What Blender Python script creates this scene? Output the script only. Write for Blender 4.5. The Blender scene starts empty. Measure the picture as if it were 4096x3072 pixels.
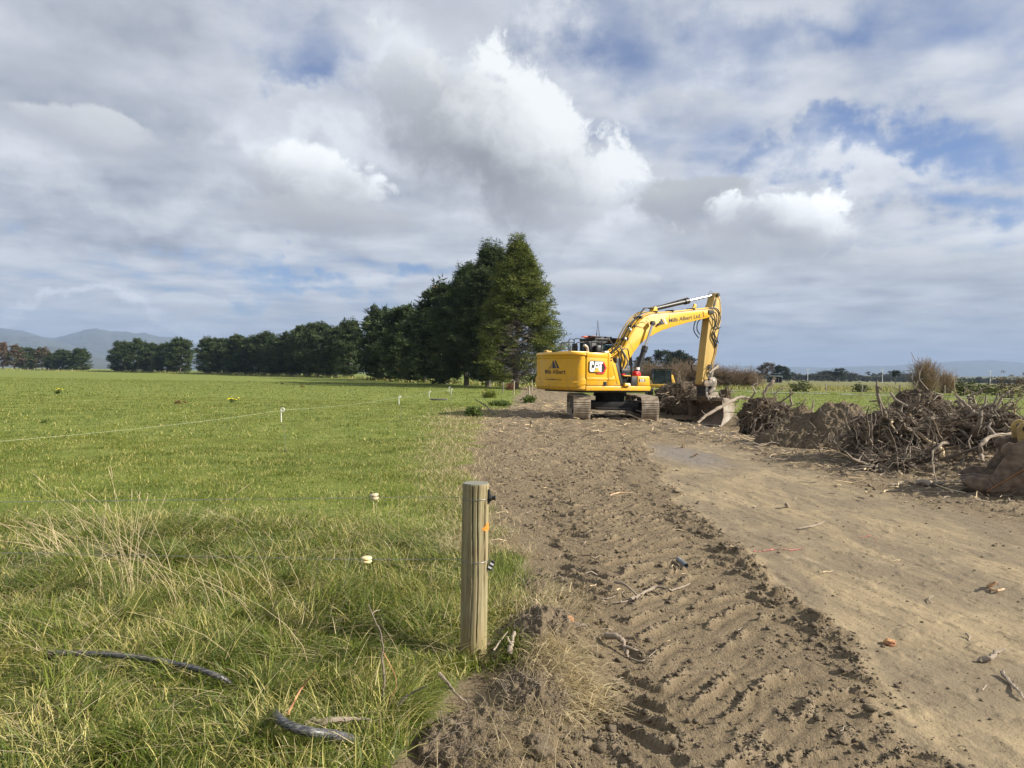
import bpy, bmesh, math, random
import numpy as np
from mathutils import Vector, Matrix
SC = bpy.context.scene
COL = SC.collection
R_ = math.radians

# ------------------------------------------------------------------ camera
cam_d = bpy.data.cameras.new('camera'); cam = bpy.data.objects.new('camera', cam_d); COL.objects.link(cam)
cam_d.sensor_width = 36.0; cam_d.lens = 24.97; cam_d.clip_start = 0.05; cam_d.clip_end = 60000
PITCH, ROLL = R_(-0.73), R_(0.89)
fwv = Vector((0, math.cos(PITCH), math.sin(PITCH))); r0 = Vector((1, 0, 0)); u0 = r0.cross(fwv)
rgt = r0 * math.cos(ROLL) + u0 * math.sin(ROLL); upv = u0 * math.cos(ROLL) - r0 * math.sin(ROLL)
cam.matrix_world = Matrix(((rgt.x, upv.x, -fwv.x, 0), (rgt.y, upv.y, -fwv.y, 0), (rgt.z, upv.z, -fwv.z, 1.57), (0, 0, 0, 1)))
SC.camera = cam

# ------------------------------------------------------------------ light and exposure
SUN_EL, SUN_AZ = 31.0, 101.0          # azimuth clockwise from +Y: the sun stands to the right, a little behind the camera
sun_d = bpy.data.lights.new('sun', 'SUN'); sun = bpy.data.objects.new('sun', sun_d); COL.objects.link(sun)
sun_d.energy = 5.0; sun_d.angle = R_(0.5); sun_d.color = (1.0, 0.93, 0.82)
sdir = Vector((math.sin(R_(SUN_AZ)) * math.cos(R_(SUN_EL)), math.cos(R_(SUN_AZ)) * math.cos(R_(SUN_EL)), math.sin(R_(SUN_EL))))
sun.rotation_euler = sdir.to_track_quat('Z', 'Y').to_euler()
SC.view_settings.view_transform = 'Standard'; SC.view_settings.look = 'None'
SC.view_settings.exposure = 0.95; SC.view_settings.gamma = 1.0
SC.cycles.use_denoising = True
SC.cycles.max_bounces = 6; SC.cycles.diffuse_bounces = 3; SC.cycles.transparent_max_bounces = 8
SC.cycles.volume_bounces = 0
SC.cycles.sample_clamp_indirect = 4.0

# ------------------------------------------------------------------ node helpers
class NT:
    def __init__(s, tree): s.t = tree; s.n = tree.nodes; s.l = tree.links
    def new(s, typ, **kw):
        n = s.n.new(typ)
        for k, v in kw.items(): setattr(n, k, v)
        return n
    def put(s, sock, v):
        if v is None: return
        if isinstance(v, bpy.types.NodeSocket): s.l.new(v, sock)
        elif isinstance(v, (tuple, list)) and sock.type == 'RGBA' and len(v) == 3: sock.default_value = (*v, 1)
        else: sock.default_value = v
    def math(s, op, a, b=None, c=None, clamp=False):
        n = s.new('ShaderNodeMath', operation=op, use_clamp=clamp)
        s.put(n.inputs[0], a); s.put(n.inputs[1], b); s.put(n.inputs[2], c); return n.outputs[0]
    def vmath(s, op, a, b=None, out=0):
        n = s.new('ShaderNodeVectorMath', operation=op)
        s.put(n.inputs[0], a)
        if b is not None:
            if op == 'SCALE': s.put(n.inputs[3], b)
            else: s.put(n.inputs[1], b)
        return n.outputs[out]
    def mix(s, f, a, b, blend='MIX'):
        n = s.new('ShaderNodeMix', data_type='RGBA', blend_type=blend, clamp_factor=True)
        s.put(n.inputs[0], f); s.put(n.inputs[6], a); s.put(n.inputs[7], b); return n.outputs[2]
    def noise(s, vec, scale, detail=4, rough=0.55, out=0, dist=0.0):
        n = s.new('ShaderNodeTexNoise'); s.put(n.inputs['Vector'], vec); n.inputs['Scale'].default_value = scale
        n.inputs['Detail'].default_value = detail; n.inputs['Roughness'].default_value = rough; n.inputs['Distortion'].default_value = dist
        return n.outputs[out]
    def ramp(s, v, lo, hi, a=0.0, b=1.0, smooth=True):
        n = s.new('ShaderNodeMapRange', interpolation_type='SMOOTHSTEP' if smooth else 'LINEAR', clamp=True)
        s.put(n.inputs[0], v)
        for i, q in zip((1, 2, 3, 4), (lo, hi, a, b)): s.put(n.inputs[i], q)
        return n.outputs[0]
    def attr(s, name, out='Fac'): return s.new('ShaderNodeAttribute', attribute_name=name).outputs[out]

def pix_dir(px, py):
    d = fwv + rgt * ((px - 2048) / 2841.0) - upv * ((py - 1536) / 2841.0)
    return d.normalized()
def pix_azel(px, py):
    d = pix_dir(px, py); return math.atan2(d.x, d.y), math.asin(d.z)

# ------------------------------------------------------------------ sky: Nishita blue behind a broken deck of cloud
def build_world():
    w = bpy.data.worlds.new('World'); SC.world = w; w.use_nodes = True
    t = NT(w.node_tree); t.n.clear()
    out = t.new('ShaderNodeOutputWorld'); bg = t.new('ShaderNodeBackground'); t.l.new(bg.outputs[0], out.inputs[0])
    sky = t.new('ShaderNodeTexSky', sky_type='NISHITA', sun_disc=False)
    sky.sun_elevation = R_(SUN_EL); sky.sun_rotation = R_(SUN_AZ); sky.altitude = 10; sky.air_density = 1.0; sky.dust_density = 0.6; sky.ozone_density = 2.0
    dirv = t.new('ShaderNodeTexCoord').outputs['Generated']
    sep = t.new('ShaderNodeSeparateXYZ'); t.l.new(dirv, sep.inputs[0])
    x, y, z = sep.outputs
    az = t.math('ARCTAN2', x, y); el = t.math('ARCSINE', z)
    ae = t.new('ShaderNodeCombineXYZ'); t.put(ae.inputs[0], az); t.put(ae.inputs[1], el); aev = ae.outputs[0]
    # cloud-deck coordinates: directions projected on a flat layer overhead
    zz = t.math('ADD', t.math('MAXIMUM', z, 0.0), 0.10)
    dk = t.new('ShaderNodeCombineXYZ'); t.put(dk.inputs[0], t.math('DIVIDE', x, zz)); t.put(dk.inputs[1], t.math('DIVIDE', y, zz)); deck = dk.outputs[0]
    n1 = t.noise(deck, 1.1, 7, 0.52); n2 = t.noise(t.vmath('ADD', deck, (7.3, 2.1, 0)), 2.4, 7, 0.5); n3 = t.noise(deck, 0.45, 3, 0.5)
    wn = t.noise(aev, 7.0, 6, 0.6, out=1)
    warp = t.vmath('SCALE', t.vmath('SUBTRACT', wn, (0.5, 0.5, 0.5)), 0.30)
    aw = t.vmath('ADD', aev, warp)
    cn = t.noise(t.vmath('ADD', aev, t.vmath('SCALE', warp, .35)), 8.0, 10, 0.60)
    def blob(px, py, rx, ry, vec=aw, rot=0.0):
        a, e = pix_azel(px, py)
        v = t.vmath('SUBTRACT', vec, (a, e, 0))
        if rot:
            r = t.new('ShaderNodeVectorRotate', rotation_type='Z_AXIS'); t.put(r.inputs['Vector'], v); r.inputs['Angle'].default_value = rot; v = r.outputs[0]
        return t.vmath('MULTIPLY', v, (2841.0 / rx, 2841.0 / ry, 0))
    def soft(px, py, rx, ry, rot=0.0):
        d = t.vmath('LENGTH', blob(px, py, rx, ry, rot=rot), out=1)
        return t.ramp(d, 0.0, 1.6, 1.0, 0.0)
    # cover: 1 = cloud, 0 = blue
    cov = t.math('ADD', 0.86, t.math('MULTIPLY', t.math('SUBTRACT', n1, 0.5), 1.9))
    cov = t.math('ADD', cov, t.math('MULTIPLY', t.math('SUBTRACT', n2, 0.5), 1.9))
    for px, py, rx, ry, amt in [(1290, 140, 330, 190, -.72), (1130, 200, 160, 60, -.3), (2330, 20, 420, 110, -.6), (2560, 230, 300, 110, -.4), (2900, 320, 280, 100, -.32),
                                (3160, 110, 380, 90, -.45), (3800, 590, 420, 100, -.72), (3380, 650, 300, 70, -.6), (3850, 840, 420, 65, -.6), (3900, 260, 330, 150, -.3),
                                (3060, 600, 240, 45, -.42), (1200, 1125, 380, 40, -.6), (750, 1010, 380, 40, -.3), (3300, 1060, 200, 40, -.3),(2750, 500, 260, 70, -.25),
                                (1700, 1160, 260, 30, -.35), (300, 350, 1000, 420, .6), (1700, 500, 500, 400, .6), (1500, 900, 1500, 110, .25), (3300, 1250, 1300, 180, .4), (2200, 1000, 500, 200, .4)]:
        cov = t.math('MULTIPLY_ADD', soft(px, py, rx, ry), amt, cov)
    covf = t.ramp(cov, -0.15, 0.95, 0.16, 1.0)
    # brightness of the deck
    br = t.math('ADD', 0.40, t.math('MULTIPLY', t.math('SUBTRACT', n2, 0.5), 1.15))
    br = t.math('ADD', br, t.math('MULTIPLY', t.math('SUBTRACT', n3, 0.5), 0.35))
    for px, py, rx, ry, amt in [(1250, 330, 330, 170, .22), (1500, 560, 330, 90, .30), (1000, 480, 300, 60, .2), (1900, 200, 420, 90, .25), (2900, 420, 700, 140, .14), (3400, 720, 700, 90, .2),
                                (300, 300, 800, 220, -.26), (500, 640, 700, 70, -.12), (500, 880, 900, 70, -.2), (150, 1190, 500, 28, .3), (760, 1215, 160, 60, .3), (1400, 80, 400, 90, .1),
                                (3900, 1000, 300, 80, .2), (3000, 1300, 1400, 120, -.12), (1300, 1280, 900, 90, -.1), (2300, 880, 300, 60, .15)]:
        br = t.math('MULTIPLY_ADD', soft(px, py, rx, ry), amt, br)
    grey = (0.27, 0.305, 0.375); white = (0.86, 0.89, 0.94)
    deckcol = t.mix(t.ramp(br, -0.08, 0.95, smooth=False), grey, white)
    blue = t.vmath('SCALE', sky.outputs[0], SKYK)
    blue = t.vmath('MULTIPLY', blue, (0.62, 0.80, 1.12))
    col = t.mix(covf, blue, deckcol)
    # heaped cumulus clouds with lit tops and grey bases, far to near
    for px, py, rx, ry, rot, wht, gry, k in [(2450, 1150, 280, 80, 0, 0.66, .40, .7), (2980, 1000, 360, 130, 0, .56, .36, .6), (300, 530, 330, 90, 0, .68, .42, .6), (770, 1230, 150, 50, 0, .72, .46, .6),
                                             (2200, 880, 300, 80, 0, .66, .42, .6), (2760, 820, 330, 110, .12, .46, .33, .85), (3120, 900, 290, 150, -.15, 1.0, .36, .95), (3750, 1060, 360, 100, 0, .66, .42, .5), (2780, 460, 240, 90, 0, .56, .42, .4),
                                             (1300, 760, 300, 170, -.15, .90, .33, .92), (2020, 640, 580, 350, -.45, .84, .25, .95), (1400, 900, 420, 90, 0, .50, .34, .5)]:
        a, e = pix_azel(px, py)
        v = blob(px, py, rx, ry, vec=aev, rot=-rot)
        s2 = t.new('ShaderNodeSeparateXYZ'); t.l.new(v, s2.inputs[0])
        d = t.vmath('LENGTH', v, out=1)
        dn = t.math('MULTIPLY_ADD', t.math('SUBTRACT', cn, 0.5), -2.3, d)
        edge = t.ramp(s2.outputs[1], -0.7, 0.6, 0.95, 0.17)
        m = t.math('MULTIPLY', t.ramp(dn, t.math('SUBTRACT', 1.0, edge), 1.03, 1.0, 0.0), k)
        sh = t.math('MULTIPLY_ADD', t.math('SUBTRACT', cn, 0.5), 1.7, t.math('MULTIPLY_ADD', s2.outputs[0], .25, s2.outputs[1]))
        f = t.ramp(sh, -0.50, 0.80)
        cc = t.mix(f, (gry * 1.03, gry * 1.09, gry * 1.21), (wht * 1.06, wht * 1.09, wht * 1.11))
        col = t.mix(m, col, cc)
    # paler, bluer band low over the horizon
    low = t.ramp(z, 0.0, 0.14, 0.62, 0.0)
    col = t.mix(low, col, (0.30, 0.365, 0.465))
    t.put(bg.inputs[0], t.vmath('SCALE', col, 10.0)); bg.inputs[1].default_value = 0.058
    w.cycles.sampling_method = 'MANUAL'; w.cycles.sample_map_resolution = 512
SKYK = 0.098
build_world()

# ------------------------------------------------------------------ materials
def principled(name):
    m = bpy.data.materials.new(name); m.use_nodes = True
    t = NT(m.node_tree); b = t.n['Principled BSDF']; return m, t, b
def obj_coord(t): return t.new('ShaderNodeTexCoord').outputs['Object']
def bump(t, b, h, strength=0.5, dist=0.02):
    n = t.new('ShaderNodeBump'); n.inputs['Strength'].default_value = strength; n.inputs['Distance'].default_value = dist
    t.put(n.inputs['Height'], h); t.l.new(n.outputs[0], b.inputs['Normal'])
def simple(name, col, rough=0.6, metal=0.0, var=0.15, vs=6.0, bs=0.0, bscale=20.0, col2=None, spec=0.5):
    m, t, b = principled(name)
    c = obj_coord(t); n = t.noise(c, vs, 5)
    c2 = col2 or tuple(v * (1 - var) for v in col); c1 = col if col2 else tuple(min(1, v * (1 + var)) for v in col)
    t.put(b.inputs['Base Color'], t.mix(t.ramp(n, 0.3, 0.7), c1, c2))
    b.inputs['Roughness'].default_value = rough; b.inputs['Metallic'].default_value = metal
    b.inputs['Specular IOR Level'].default_value = spec
    if bs: bump(t, b, t.noise(c, bscale, 4), bs, 0.02)
    return m
def painted(name, col, dirt=0.3, rough=0.42, lowz=None):
    m, t, b = principled(name); c = obj_coord(t)
    n = t.noise(c, 3.0, 7, 0.65); n2 = t.noise(t.vmath('MULTIPLY', c, (3, 3, .7)), 6.0, 6, 0.6)
    f = t.ramp(t.math('MULTIPLY', n, n2), 0.25, 0.5, 0.0, dirt)
    spz = t.new('ShaderNodeSeparateXYZ'); t.l.new(c, spz.inputs[0]); f = t.math('MAXIMUM', f, t.math('MULTIPLY', t.ramp(spz.outputs[2], 1.9, 1.05), t.ramp(t.noise(c, 5.0, 6, .7), .42, .70, 0, min(.9, dirt * 2.4))))
    scr = t.ramp(t.noise(c, 26.0, 3, 0.7), 0.68, 0.75, 0.0, dirt * 1.6)
    base = t.mix(t.ramp(n2, .3, .7), col, tuple(v * .93 for v in col))
    base = t.mix(f, base, (0.22, 0.17, 0.11)); base = t.mix(scr, base, (0.10, 0.075, 0.05))
    t.put(b.inputs['Base Color'], base); t.put(b.inputs['Roughness'], t.math('MULTIPLY_ADD', f, 0.8, rough))
    b.inputs['Specular IOR Level'].default_value = 0.4
    return m
M = {}
YEL = (0.66, 0.355, 0.015)
M['yellow'] = painted('yellow_paint', YEL, 0.22, 0.33)
M['yellow_boom'] = painted('yellow_boom_paint', (0.66, 0.385, 0.030), 0.26, 0.42)
M['yellow_worn'] = painted('worn_yellow_paint', (0.50, 0.335, 0.10), 0.8, 0.6)
M['black'] = simple('black_paint', (0.013, 0.013, 0.014), 0.45)
M['black_rubber'] = simple('black_rubber', (0.018, 0.018, 0.018), 0.55)
M['dark_steel'] = simple('dark_steel', (0.03, 0.028, 0.026), 0.7, 0.0, 0.4, 4)
M['chrome'] = simple('chrome', (0.50, 0.50, 0.52), 0.30, 1.0, 0.03)
M['red'] = simple('red_paint', (0.55, 0.02, 0.025), 0.4)
M['orange_lens'] = simple('orange_lens', (0.85, 0.16, 0.05), 0.25)
M['white_paint'] = simple('white_paint', (0.8, 0.8, 0.78), 0.5, var=.04)
M['decal_black'] = simple('decal_ink', (0.02, 0.018, 0.02), 0.5)
M['decal_navy'] = simple('decal_navy_ink', (0.025, 0.03, 0.05), 0.5)
M['muddy_steel'] = simple('muddy_steel', (0.26, 0.21, 0.155), 0.62, 0.0, vs=5, col2=(0.10, 0.085, 0.07), bs=.4, bscale=14)
M['shoe'] = simple('track_shoe_steel', (0.46, 0.37, 0.26), 0.75, 0.0, vs=5, col2=(0.20, 0.16, 0.115), bs=.4)
M['shoe_bar'] = simple('polished_grouser', (0.62, 0.55, 0.45), 0.45, 0.2, vs=5, col2=(0.38, 0.31, 0.22))
M['bucket'] = simple('bucket_steel', (0.24, 0.185, 0.13), 0.6, 0.0, vs=3, col2=(0.13, 0.10, 0.075), bs=.3, bscale=8)
M['bucket_pale'] = simple('scoured_bucket_steel', (0.50, 0.45, 0.38), 0.42, 0.3, vs=3, col2=(0.27, 0.21, 0.15), bs=.3, bscale=8)
M['rust'] = simple('rusty_steel', (0.21, 0.15, 0.10), 0.6, .15, vs=9, col2=(0.085, 0.058, 0.040), bs=.7, bscale=16)
M['galv'] = simple('galvanised_wire', (0.22, 0.23, 0.23), 0.45, 0.6)
M['white_plastic'] = simple('white_plastic', (0.82, 0.82, 0.80), 0.4, var=.03)
M['cream'] = simple('cream_plastic', (0.72, 0.60, 0.30), 0.4, var=.12, vs=60)
M['concrete_grey'] = simple('grey_timber', (0.16, 0.15, 0.13), 0.8)
def glass():
    m, t, b = principled('tinted_glass'); b.inputs['Base Color'].default_value = (0.10, 0.14, 0.14, 1); b.inputs['Roughness'].default_value = 0.05
    tr = t.new('ShaderNodeBsdfTransparent'); tr.inputs[0].default_value = (0.42, 0.52, 0.50, 1)
    mx = t.new('ShaderNodeMixShader'); mx.inputs[0].default_value = 0.28
    t.l.new(tr.outputs[0], mx.inputs[1]); t.l.new(b.outputs[0], mx.inputs[2]); t.l.new(mx.outputs[0], t.n['Material Output'].inputs[0]); return m
M['glass'] = glass()
def wood_root(name, c1, c2, c3):
    m, t, b = principled(name); c = obj_coord(t); n = t.noise(c, 9, 6, .65); n2 = t.noise(c, 1.3, 3)
    base = t.mix(t.ramp(n, .35, .65), c1, c2); base = t.mix(t.ramp(n2, .45, .7), base, c3)
    h = t.attr('tone'); base = t.mix(t.ramp(h, .8, .86), base, (0.52, 0.40, 0.24))
    t.put(b.inputs['Base Color'], base); b.inputs['Roughness'].default_value = .85; bump(t, b, t.noise(c, 40, 4), .5, .01); return m
M['root'] = wood_root('root_bark', (0.145, 0.115, 0.085), (0.23, 0.185, 0.135), (0.11, 0.085, 0.065))
M['branch'] = wood_root('weathered_branch', (0.27, 0.22, 0.165), (0.19, 0.15, 0.11), (0.31, 0.255, 0.19))
M['splinter'] = simple('split_wood', (0.62, 0.47, 0.29), .8, 0, vs=20, col2=(0.40, 0.24, 0.13))
M['redwood'] = simple('fresh_split_wood', (0.46, 0.28, 0.12), .8, 0, vs=14, col2=(0.26, 0.10, 0.05))
M['bark'] = simple('tree_bark', (0.17, 0.145, 0.12), .9, 0, vs=8, col2=(0.07, 0.058, 0.048), bs=.6, bscale=14)
M['deadtwig'] = simple('dead_twig', (0.30, 0.26, 0.22), .9, 0, var=.3)
M['bare_twig'] = simple('winter_twig', (0.17, 0.115, 0.075), .9, 0, vs=1.2, col2=(0.25, 0.185, 0.115))
def soil(name, a, b_, sc=1.0, dk=.6):
    m, t, b = principled(name); c = obj_coord(t)
    n = t.noise(c, 2.2 * sc, 7, .65); n2 = t.noise(c, 30 * sc, 5, .7)
    t.put(b.inputs['Base Color'], t.mix(t.ramp(n2, .35, .7), t.mix(t.ramp(n, .35, .65), a, b_), tuple(v * dk for v in a)))
    b.inputs['Roughness'].default_value = .95; b.inputs['Specular IOR Level'].default_value = .2
    bump(t, b, t.math('ADD', n2, t.noise(c, 90 * sc, 3)), .9, .03); return m
M['soil'] = soil('dug_soil', (0.235, 0.182, 0.118), (0.155, 0.118, 0.077))
M['soil_dark'] = soil('dark_root_soil', (0.13, 0.098, 0.066), (0.08, 0.060, 0.042))
M['clod'] = soil('clod_soil', (0.34, 0.272, 0.185), (0.27, 0.212, 0.142), 3)
def foliage(name, dark, light, alt=None, thr=2.0):
    m, t, b = principled(name); h = t.attr('hue')
    col = t.mix(h, dark, light)
    if alt: col = t.mix(t.ramp(h, thr, thr + .04), col, alt)
    t.put(b.inputs['Base Color'], col); b.inputs['Roughness'].default_value = .7; b.inputs['Specular IOR Level'].default_value = .25
    b.inputs['Subsurface Weight'].default_value = 0.0
    tr = t.new('ShaderNodeBsdfTranslucent'); t.put(tr.inputs[0], col); mx = t.new('ShaderNodeMixShader'); mx.inputs[0].default_value = .22
    t.l.new(b.outputs[0], mx.inputs[1]); t.l.new(tr.outputs[0], mx.inputs[2]); t.l.new(mx.outputs[0], t.n['Material Output'].inputs[0]); return m
M['pine'] = foliage('pine_needles', (0.022, 0.038, 0.016), (0.085, 0.115, 0.040), (0.14, 0.09, 0.04), .97)
M['pine_warm'] = foliage('sunny_pine_needles', (0.036, 0.058, 0.014), (0.19, 0.21, 0.042), (0.17, 0.12, 0.04), .96)  # brighter copy of the pine needles, the end tree's sunlit tone in the colour
M['pine_brown'] = foliage('browned_needles', (0.13, 0.075, 0.05), (0.20, 0.13, 0.09), (0.06, 0.08, 0.03), .8)
M['cypress'] = foliage('cypress_foliage', (0.020, 0.032, 0.020), (0.042, 0.055, 0.028))
M['far_leaf'] = foliage('far_tree_foliage', (0.035, 0.042, 0.026), (0.075, 0.075, 0.042))
M['brown_leaf'] = foliage('autumn_foliage', (0.075, 0.058, 0.036), (0.14, 0.11, 0.065))
M['bush_leaf'] = foliage('bush_foliage', (0.045, 0.06, 0.018), (0.10, 0.12, 0.03))
M['fern'] = foliage('dead_fern', (0.13, 0.060, 0.032), (0.23, 0.115, 0.06))
def grass_mat(name, g1, g2, straw):
    m, t, b = principled(name); h = t.attr('hue')
    col = t.mix(t.ramp(h, 0, .6, smooth=False), g1, g2); col = t.mix(t.ramp(h, .62, .75), col, straw); col = t.mix(t.ramp(h, .9, 1.0), col, tuple(min(1, v * 1.45) for v in straw))
    t.put(b.inputs['Base Color'], col); b.inputs['Roughness'].default_value = .5; b.inputs['Specular IOR Level'].default_value = .35
    tr = t.new('ShaderNodeBsdfTranslucent'); t.put(tr.inputs[0], col); mx = t.new('ShaderNodeMixShader'); mx.inputs[0].default_value = .3
    t.l.new(b.outputs[0], mx.inputs[1]); t.l.new(tr.outputs[0], mx.inputs[2]); t.l.new(mx.outputs[0], t.n['Material Output'].inputs[0]); return m
M['grass'] = grass_mat('grass_blades', (0.055, 0.094, 0.014), (0.198, 0.226, 0.032), (0.42, 0.37, 0.13))
M['straw'] = grass_mat('dead_grass_blades', (0.26, 0.20, 0.10), (0.42, 0.34, 0.19), (0.56, 0.46, 0.27))

# ------------------------------------------------------------------ object helpers
def tag(o, label=None, cat=None, group=None, kind=None):
    if label: o['label'] = label
    if cat: o['category'] = cat
    if group: o['group'] = group
    if kind: o['kind'] = kind
    return o
def empty(name, loc=(0, 0, 0), rz=0.0):
    o = bpy.data.objects.new(name, None); COL.objects.link(o); o.location = loc; o.rotation_euler = (0, 0, rz); o.empty_display_size = .2; return o
def link(name, me, parent=None, mats=None):
    o = bpy.data.objects.new(name, me); COL.objects.link(o)
    if parent is not None: o.parent = parent
    for m in (mats or []): me.materials.append(m)
    return o
def np_mesh(name, V, quads=None, tris=None, smooth=False, midx=None):
    me = bpy.data.meshes.new(name); V = np.asarray(V, dtype=np.float32)
    q = np.zeros((0, 4), int) if quads is None else np.asarray(quads, dtype=np.int64); tr = np.zeros((0, 3), int) if tris is None else np.asarray(tris, dtype=np.int64)
    me.vertices.add(len(V)); me.vertices.foreach_set('co', V.ravel())
    nl = q.size + tr.size; me.loops.add(nl); me.polygons.add(len(q) + len(tr))
    me.loops.foreach_set('vertex_index', np.concatenate([q.ravel(), tr.ravel()]).astype(np.int32))
    st = np.concatenate([np.arange(len(q)) * 4, q.size + np.arange(len(tr)) * 3]).astype(np.int32)
    me.polygons.foreach_set('loop_start', st)
    if smooth: me.polygons.foreach_set('use_smooth', np.ones(len(st), bool))
    if midx is not None: me.polygons.foreach_set('material_index', np.asarray(midx, dtype=np.int32))
    me.update(calc_edges=True); return me
def add_attr(me, name, arr, dom='POINT'):
    a = me.attributes.new(name, 'FLOAT', dom); a.data.foreach_set('value', np.asarray(arr, dtype=np.float32))
def rotm(axis, ang): return Matrix.Rotation(ang, 3, axis)

class MB:
    """collects simple solids with material slots; build() links them as one mesh object"""
    def __init__(s): s.v = []; s.f = []; s.m = []; s.tone = []
    def add(s, vs, fs, mi=0, tone=0.0):
        b = len(s.v); s.v += [tuple(v) for v in vs]; s.f += [tuple(b + i for i in f) for f in fs]; s.m += [mi] * len(fs); s.tone += [tone] * len(vs); return s
    def box(s, c, d, rot=None, mi=0, taper=1.0):
        c = Vector(c); x, y, z = (q / 2 for q in d)
        vs = [Vector((a * x * (taper if k > 0 else 1), b * y * (taper if k > 0 else 1), k * z)) for k in (-1, 1) for a, b in ((-1, -1), (1, -1), (1, 1), (-1, 1))]
        if rot is not None: vs = [rot @ v for v in vs]
        return s.add([c + v for v in vs], [(3, 2, 1, 0), (4, 5, 6, 7), (0, 1, 5, 4), (1, 2, 6, 5), (2, 3, 7, 6), (3, 0, 4, 7)], mi)
    def prism(s, poly, y0, y1, mi=0, axis='y'):
        n = len(poly)
        a = sum(poly[i][0] * poly[(i + 1) % n][1] - poly[(i + 1) % n][0] * poly[i][1] for i in range(n))
        if a < 0: poly = poly[::-1]
        f3 = {'y': lambda p, k: (p[0], k, p[1]), 'x': lambda p, k: (k, p[0], p[1]), 'z': lambda p, k: (p[0], p[1], k)}[axis]
        vs = [f3(p, y0) for p in poly] + [f3(p, y1) for p in poly]
        fs = [tuple(range(n)), tuple(range(2 * n - 1, n - 1, -1))] + [(i + n, (i + 1) % n + n, (i + 1) % n, i) for i in range(n)]
        return s.add(vs, fs, mi)
    def tube(s, pts, r, n=8, mi=0, cap=True, tone=0.0, tip_tone=None):
        pts = [Vector(p) for p in pts]; k = len(pts); rs = r if isinstance(r, (list, tuple, np.ndarray)) else [r] * k
        d0 = (pts[1] - pts[0]).normalized(); up = Vector((0, 0, 1)) if abs(d0.z) < .9 else Vector((1, 0, 0)); u = d0.cross(up).normalized()
        vs = []
        for i in range(k):
            d = (pts[min(i + 1, k - 1)] - pts[max(i - 1, 0)]).normalized(); u = (u - d * u.dot(d)).normalized(); w = d.cross(u)
            for j in range(n):
                a = 2 * math.pi * j / n; vs.append(pts[i] + (u * math.cos(a) + w * math.sin(a)) * rs[i])
        fs = [(i * n + j, i * n + (j + 1) % n, (i + 1) * n + (j + 1) % n, (i + 1) * n + j) for i in range(k - 1) for j in range(n)]
        if cap: fs += [tuple(range(n - 1, -1, -1)), tuple((k - 1) * n + j for j in range(n))]
        s.add(vs, fs, mi, tone)
        if tip_tone is not None:
            for q in range(n): s.tone[-1 - q] = tip_tone
        return s
    def cyl(s, a, b, r, n=16, mi=0): return s.tube([a, b], r, n, mi)
    def build(s, name, mats, parent=None, bevel=0.0, smooth=True, angle=35, seg=2, tone=False):
        me = bpy.data.meshes.new(name); me.from_pydata(s.v, [], s.f); me.polygons.foreach_set('material_index', s.m)
        if tone: add_attr(me, 'tone', s.tone)
        if bevel:
            bm = bmesh.new(); bm.from_mesh(me); bmesh.ops.remove_doubles(bm, verts=bm.verts, dist=1e-5)
            ed = [e for e in bm.edges if len(e.link_faces) == 2 and e.calc_face_angle(0) > R_(28)]
            bmesh.ops.bevel(bm, geom=ed, offset=bevel, segments=seg, affect='EDGES', profile=.5, clamp_overlap=True); bm.to_mesh(me); bm.free()
        if smooth:
            me.polygons.foreach_set('use_smooth', [True] * len(me.polygons)); me.set_sharp_from_angle(angle=R_(angle))
        return link(name, me, parent, mats if isinstance(mats, list) else [mats])
def spline(pts, n=8):
    """Catmull-Rom through pts"""
    P = [Vector(p) for p in pts]; P = [P[0] * 2 - P[1]] + P + [P[-1] * 2 - P[-2]]; out = []
    for i in range(1, len(P) - 2):
        for k in range(n):
            u = k / n; a, b, c, d = P[i - 1:i + 3]
            out.append(.5 * ((2 * b) + (c - a) * u + (2 * a - 5 * b + 4 * c - d) * u * u + (3 * b - a - 3 * c + d) * u ** 3))
    return out + [P[-2]]

# ------------------------------------------------------------------ noise on arrays
def _hash(ix, iy, seed):
    h = (ix.astype(np.int64) * 374761393 + iy.astype(np.int64) * 668265263 + seed * 1442695041) & 0xffffffff
    h = ((h ^ (h >> 13)) * 1274126177) & 0xffffffff
    return ((h ^ (h >> 16)) & 0xffff) / 65535.0
def vnoise(x, y, seed=0):
    ix = np.floor(x); iy = np.floor(y); fx = x - ix; fy = y - iy; fx = fx * fx * (3 - 2 * fx); fy = fy * fy * (3 - 2 * fy)
    a = _hash(ix, iy, seed); b = _hash(ix + 1, iy, seed); c = _hash(ix, iy + 1, seed); d = _hash(ix + 1, iy + 1, seed)
    return (a + (b - a) * fx) * (1 - fy) + (c + (d - c) * fx) * fy
def fbm(x, y, oct=4, seed=0, g=.5):
    s = 0; a = 1; t = 0
    for i in range(oct):
        s = s + a * vnoise(x * 2 ** i + 13.7 * i, y * 2 ** i - 7.1 * i, seed + i); t += a; a *= g
    return s / t
def sst(v, a, b):
    u = np.clip((v - a) / (b - a), 0, 1); return u * u * (3 - 2 * u)

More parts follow.
